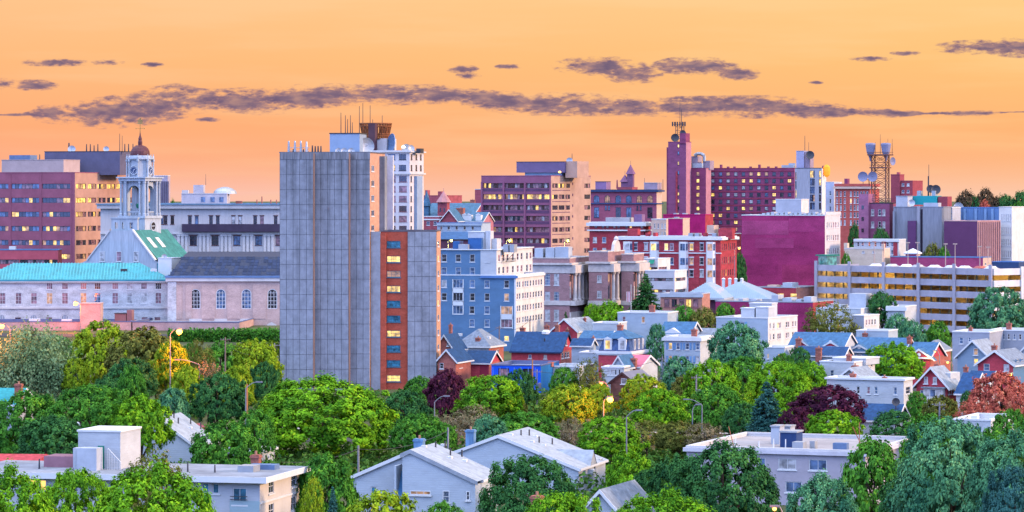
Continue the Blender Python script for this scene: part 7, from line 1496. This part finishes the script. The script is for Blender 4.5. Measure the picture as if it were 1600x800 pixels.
T(1147, 503, 92, 590, 'mid', 'teal', 'dark blue-green tree in front of the large white building', bot=580); T(1026, 506, 38, 620, 'tall', 'teal', 'slim dark tree between mansard house and shuttered house'); T(1060, 557, 62, 570, 'mid', 'teal', 'blue-green tree below the shuttered white house'); T(1075, 585, 60, 545, 'mid', 'olive', 'rusty tree beside the utility pole at centre right'); T(1008, 429, 50, 755, 'cone', 'dark', 'tall pointed evergreen in front of the brick courthouse', 'conifer', bot=490); T(952, 470, 60, 750, 'far', 'lime', 'lime tree at the foot of the courthouse columns'); T(925, 474, 30, 750, 'far', 'lime', 'small lime tree left of the courthouse lime tree'); T(884, 488, 18, 745, 'cone', 'dark', 'slim dark evergreen against the courthouse windows', 'conifer'); T(1068, 477, 60, 705, 'far', 'green', 'green tree with autumn tips in front of the brick arcade'); T(1100, 480, 55, 700, 'far', 'olive', 'autumn-tinted tree below the seamed roof'); T(1133, 473, 34, 740, 'far', 'green', 'small green tree beside the white gabled shed'); T(1165, 474, 26, 742, 'far', 'green', 'tiny green tree right of the white gabled shed'); T(1298, 470, 88, 690, 'thin', 'olive', 'rust-coloured sparse tree in front of the car park corner', bot=530); T(1378, 455, 52, 720, 'far', 'dark', 'dark tree on a bare trunk in front of the car park', bot=492); T(1402, 490, 46, 700, 'far', 'teal', 'blue-green tree in front of the car park middle'); T(1427, 500, 44, 690, 'far', 'teal', 'second blue-green tree before the car park'); T(1466, 502, 42, 695, 'far', 'green', 'round green tree before the car park decks'); T(1560, 449, 100, 725, 'mid', 'teal', 'large dark blue-green tree hiding the car park right end', bot=525)
T(1397, 535, 98, 575, 'mid', 'lime', 'bright lime tree in front of the blue-roofed row', bot=600); T(1248, 543, 44, 590, 'mid', 'dark', 'small dark tree in front of the navy-roofed low house'); T(1225, 552, 40, 575, 'mid', 'green', 'small green tree beside the tiny white house'); T(1470, 618, 66, 490, 'mid', 'olive', 'green and orange tree in front of the red brick house'); T(1432, 612, 40, 500, 'mid', 'green', 'green tree between long white house and red brick house'); T(1565, 582, 105, 478, 'mid', 'red', 'large red maple at the right edge', bot=660); T(1522, 622, 62, 470, 'thin', 'red', 'small red maple left of the large red maple', bot=660); T(1598, 600, 60, 470, 'thin', 'red', 'red maple cut by the right edge'); T(1512, 610, 26, 485, 'far', 'dark', 'small dark bush under the red maples'); T(1398, 641, 84, 408, 'tall', 'dark', 'dark upright tree left of the small white flat roof', bot=700); T(1450, 648, 110, 352, 'mid', 'green', 'soft green tree in front of the small white flat roof'); T(1582, 640, 72, 385, 'mid', 'green', 'green tree right of the small white flat roof'); T(1545, 672, 110, 330, 'mid', 'green', 'soft leafy green tree below the small white flat roof')
# skyline
for x, y, w, c, l in ((1508, 297, 36, 'hill', 'dark rusty tree on the skyline, leftmost of the hill group'), (1540, 294, 34, 'hill', 'tall rusty skyline tree left of the hill gap'), (1572, 304, 42, 'dark', 'dark green skyline tree near the right edge'), (1597, 299, 40, 'dark', 'dark skyline tree cut by the right edge'), (1556, 307, 34, 'hill', 'low rusty skyline tree behind the blue panelled storey'), (1522, 306, 32, 'dark', 'low dark skyline tree between two rusty trees'), (1590, 316, 40, 'green', 'green tree below the skyline at the right edge'), (1538, 313, 26, 'red', 'small reddish tree below the skyline trees'), (1593, 335, 34, 'green', 'green tree right of the cream office')):
    T(x, y, w, 1350 if y < 310 else 1150, 'far', c, l, bot=y+34)
for x, y, w, Y, c, l in ((1377, 356, 36, 935, 'dark', 'dark tree against the violet brick exchange'), (1336, 349, 24, 1000, 'dark', 'small dark tree below the bright red brick block'), (1457, 380, 34, 905, 'olive', 'ivy-like olive tree against the grey concrete complex'), (1475, 385, 24, 903, 'green', 'small green tree against the dark violet box'), (1322, 395, 20, 880, 'green', 'narrow green tree right of the white flank'), (1156, 395, 22, 900, 'dark', 'dark tree between the red row and the blank wall'), (270, 312, 14, 1020, 'green', 'tiny green treetop above the courthouse roof')):
    T(x, y, w, Y, 'far', c, l, bot=y+26)

rng = np.random.default_rng(8); n = 5200; Yh = 768
P = np.stack([rng.uniform(PX(262, Yh), PX(440, Yh), n), Yh+rng.uniform(-1.3, 1.3, n), g(Yh)+rng.uniform(0, 3.0, n)*np.repeat(rng.uniform(.7, 1.1, n//20), 20)], 1); nn = rng.normal(size=(n, 3))+[0, -.6, .5]; nn /= np.linalg.norm(nn, axis=1)[:, None]
me = mesh_quads('hedge', leaves(P, nn, .34, rng)); o = link('hedge', me); o.material_slots[0].link = 'OBJECT'; o.material_slots[0].material = LV['green']; o['label'] = 'long green hedge in front of the buff annex and low garage'; o['category'] = 'hedge'
# undergrowth between the trees: bushes nobody could count
rng = np.random.default_rng(5); P = []; Nr = []
for i in range(1500):
    Y = rng.choice([rng.uniform(392, 452), rng.uniform(512, 560), rng.uniform(385, 450)]); px = rng.uniform(-20, 1620)
    h = rng.uniform(1.0, 3.0); r = rng.uniform(1.0, 2.2); m = 34; q_ = rng.normal(size=(m, 3)); q_ /= np.linalg.norm(q_, axis=1)[:, None]; q_[:, 2] = abs(q_[:, 2])
    P.append(np.array([PX(px, Y), Y, g(Y)])+q_*np.array([r, r, h])*rng.uniform(.7, 1.05, (m, 1))); nn = q_+rng.normal(size=(m, 3))*.5; nn /= np.linalg.norm(nn, axis=1)[:, None]; Nr.append(nn)
me = mesh_quads('undergrowth', leaves(np.concatenate(P), np.concatenate(Nr), .38, rng)); o = link('undergrowth', me); o.material_slots[0].link = 'OBJECT'; o.material_slots[0].material = leaf_mat('leaf_undergrowth', (.03, .10, .02), (.10, .22, .03), (.20, .20, .06)); o['kind'] = 'stuff'; o['label'] = 'low green undergrowth filling the gaps between the trees'; o['category'] = 'bushes'

# ================================================================ lamps, poles, wires, cars
GALV = mat('galvanised', (.22, .22, .25), .5, .1, metal=.3); WOODP = mat('pole_wood', (.20, .14, .11), .95, .25, 2, 'streak'); ORW = mat('orange_pole', (.42, .17, .07), .9, .2)
BULB = mat('sodium_bulb', (1, .6, .2), emis=3.0, ecol=(1, .50, .10)); BULBG = mat('greenish_bulb', (1, 1, .3), emis=2.0, ecol=(.9, .85, .10))
def lamp(px, top, Y, label, arm=1.6, side=1, lit=None, power=0, bulb=BULB, r=.35, zbase=None):
    z0 = g(Y) if zbase is None else zbase; H = PZ(top, Y)-z0
    t = thing('street_lamp', label, 'street lamp', (PX(px, Y), Y, z0), 0)
    mb = MB(); mb.bar((0, 0, 0), (0, 0, H-.8), .11, 8, .07); mb.build('pole', GALV, t)
    mb = MB(); pts = [Vector((side*arm*f, 0, H-.8+.8*math.sin(f*pi/2))) for f in np.linspace(0, 1, 6)]
    for i in range(5): mb.bar(pts[i], pts[i+1], .055, 6)
    mb.build('arm', GALV, t)
    e = pts[-1]; mb = MB(); x0, x1 = sorted((e.x-side*.1, e.x+side*.75)); mb.box(x0, x1, -.16, .16, H-.08, H+.1); hd = mb.build('lamp_head', GALV, t)
    if lit:
        c = (e.x+side*.35, 0, H-.08-r*.6); mb = MB(); mb.lathe([(.05, -r), (r*.7, -r*.7), (r, 0), (r*.7, r*.5), (.1, r*.55)], 12, c); mb.build('bulb', bulb, hd)
        pl = bpy.data.lights.new('lamp_light', 'POINT'); pl.energy = power; pl.color = lit; pl.shadow_soft_size = .5
        po = bpy.data.objects.new('lamp_light', pl); COL.objects.link(po); po.location = (c[0]+side*1.2, -1.2, c[2]-r-.6); po.parent = t
OR = (1, .19, .006); YG = (1, .85, .2)
lamp(266, 514, 499, 'bright sodium street lamp glowing above the olive-brown tree', 1.0, 1, OR, 6500, r=.5)
lamp(126, 471, 806, 'glowing street lamp in front of the turquoise-roofed wing', .8, -1, OR, 9000, r=.6)
lamp(16, 506, 527, 'glowing orange street lamp at the left edge above the willow', 1.0, -1, OR, 3500, r=.45)
lamp(943, 620, 484, 'brightest sodium street lamp in the centre right trees', .6, 1, OR, 5500, r=.5)
lamp(951, 597, 520, 'second lit street lamp just above the brightest one', .8, -1, OR, 2500, r=.3)
lamp(1489, 564, 600, 'small lit lamp beside the maroon house', .6, -1, OR, 500, r=.25); lamp(1563, 583, 500, 'yellow street lamp above the red maple', 1.2, 1, YG, 500, r=.22); lamp(1493, 629, 495, 'small lit lamp at the corner of the red brick house', .6, 1, OR, 400, r=.2); lamp(1148, 386, 850, 'lit orange lamp at the corner of the red brick row', .8, 1, OR, 1200, r=.35); lamp(1224, 791, 280, 'small orange lamp near the bottom edge right of centre', .4, -1, OR, 300, r=.2); lamp(1468, 548, 610, 'little white lamp by the brick gable end', .5, -1, YG, 200, r=.18)
for i, px in enumerate((700, 791, 882, 972)):
    lamp(px, 374 if i < 3 else 376, 875, ['greenish-yellow rooftop lamp above the blue clapboard eave, leftmost', 'greenish-yellow lamp behind the white rooftop boxes', 'greenish-yellow lamp above the courthouse air handlers', 'greenish-yellow lamp in front of the red brick row'][i], .5, 1, YG, 2500, BULBG, .4)
lamp(384, 597, 420, 'tall curved unlit lamp pole left of the very large lime tree', 1.4, 1); lamp(679, 619, 445, 'curved unlit lamp pole right of the dark green round tree', 1.3, 1); lamp(979, 641, 405, 'tall unlit lamp pole right of the lime round tree', 1.2, 1); lamp(1097, 624, 445, 'tall unlit lamp pole left of the blue spruce', 1.8, -1); lamp(312, 562, 500, 'curved unlit lamp pole below the bright street lamp', 3.0, -1); lamp(1082, 632, 452, 'short straight lamp pole beside the tall unlit lamp pole', .5, 1)
def pole(px, top, Y, label, m=WOODP, cross=True, xf=False):
    z0 = g(Y); H = PZ(top, Y)-z0; t = thing('utility_pole', label, 'utility pole', (PX(px, Y), Y, z0), radians(20))
    mb = MB(); mb.bar((0, 0, -.2), (0, 0, H), .17, 8, .11); mb.build('pole', m, t)
    if cross:
        for d in (.4,): mb = MB(); mb.box(-.9, .9, -.2, -.12, H-d-.08, H-d); o = mb.build('crossarm', m, t); mb = MB(); [mb.bar((x, -.15, H-d), (x, -.15, H-d+.2), .05, 6) for x in (-.8, -.4, .4, .8)]; mb.build('insulators', GALV, o)
    if xf: mb = MB(); mb.lathe([(.05, H-3.2), (.28, H-3.1), (.28, H-2.3), (.05, H-2.2)], 10, (.4, -.2, 0)); mb.build('transformer', GALV, t)
    return Vector((PX(px, Y), Y, z0+H-.4))
P1 = pole(839, 577, 545, 'grey utility pole with transformer in front of the bright blue building', GALV, xf=True); pole(832, 562, 575, 'orange-brown pole against the bright blue wall', ORW, False); P2 = pole(1035, 557, 570, 'utility pole with transformer beside the mansard house', GALV, xf=True); pole(1095, 586, 530, 'orange-brown pole among the lime trees at centre right', ORW, False); P3 = pole(1096-8, 586, 520, 'grey utility pole left of the tall lime tree', GALV, xf=True); P4 = pole(1468, 628, 470, 'utility pole with crossarms in front of the red brick house', GALV); P5 = pole(780, 509, 690, 'dark utility pole in front of the blue clapboard block'); P6 = pole(828, 497, 705, 'dark utility pole with many arms before the cream flank'); P7 = pole(352, 527, 560, 'utility pole in front of the buff annex'); P8 = pole(429, 536, 575, 'utility pole at the left foot of the concrete tower', GALV, xf=True); P9 = pole(560, 696, 372, 'short pale utility pole left of the gabled condominium', GALV, False); P10 = pole(700, 668, 400, 'short utility pole behind the condominiums', GALV, False); pole(386, 600, 422, 'wooden pole beside the tall curved lamp pole', ORW, False); P11 = pole(1040, 468, 760, 'thin white pole', GALV, False) if False else None
def wire(a, b, label, sag=1.2):
    mb = MB(); n = 10; pts = [a.lerp(b, i/n)-Vector((0, 0, sag*4*(i/n)*(1-i/n))) for i in range(n+1)]
    for i in range(n): mb.bar(pts[i], pts[i+1], .035, 4, cap=False)
    o = mb.build('power_line', mat('wire', (.05, .05, .06))); o['label'] = label; o['category'] = 'cable'
wire(P5, P6, 'black wire between the two dark poles by the clapboard block'); wire(P1, P2, 'sagging black wire from the blue building pole to the mansard house pole'); wire(P2, P3, 'black wire from the mansard house pole to the lime trees'); wire(P7, P8, 'black wire in front of the buff annex'); wire(P7+Vector((0, 0, -.9)), P8+Vector((0, 0, -.9)), 'lower black wire in front of the buff annex'); wire(Vector((PX(440, 330), 330, PZ(722, 330))), P9, 'black wire left of the gabled condominium', .5); wire(P9, P10, 'black wire over the gabled condominium roof', .8); wire(Vector((PX(688, 660), 660, PZ(523, 660))), P5, 'pale wire left of the dark pole by the clapboard block')
# flag by the evergreen
t = thing('flagpole', 'white flagpole with a small red and white flag before the courthouse', 'flagpole', (PX(986, 745), 745, g(745)), 0); H = PZ(444, 745)-g(745); mb = MB(); mb.bar((0, 0, 0), (0, 0, H), .09, 6, .05); mb.build('pole', WHITE, t)
mb = MB(); [mb.poly([(-.1-.15*i, .05*(i % 2), H-1.6-.0*i), (-.25-.15*i, .05*((i+1) % 2), H-1.7), (-.25-.15*i, .05*((i+1) % 2), H-4), (-.1-.15*i, .05*(i % 2), H-3.9)], i % 2) for i in range(6)]; mb.build('flag', [mat('flag_red', (.45, .04, .06)), mat('flag_white', (.7, .65, .7))], t)
# cars in the gaps between the trees
car('car with both headlights on seen through a gap in the trees', (PX(728, 452), 452, g(452)+.04), -pi/2+.25, CARC[1], True); car('dark car half hidden beside the foreground flat roof', (PX(1089, 437), 437, g(437)+.02), .3, CARC[1]); car('white car glimpsed below the yellow-green tree', (PX(112, 497), 497, g(497)+.05), .1, CARC[3]); car('red car glimpsed at the dark spreading tree trunk', (PX(308, 488), 488, g(488)+.05), .2, CARC[2])
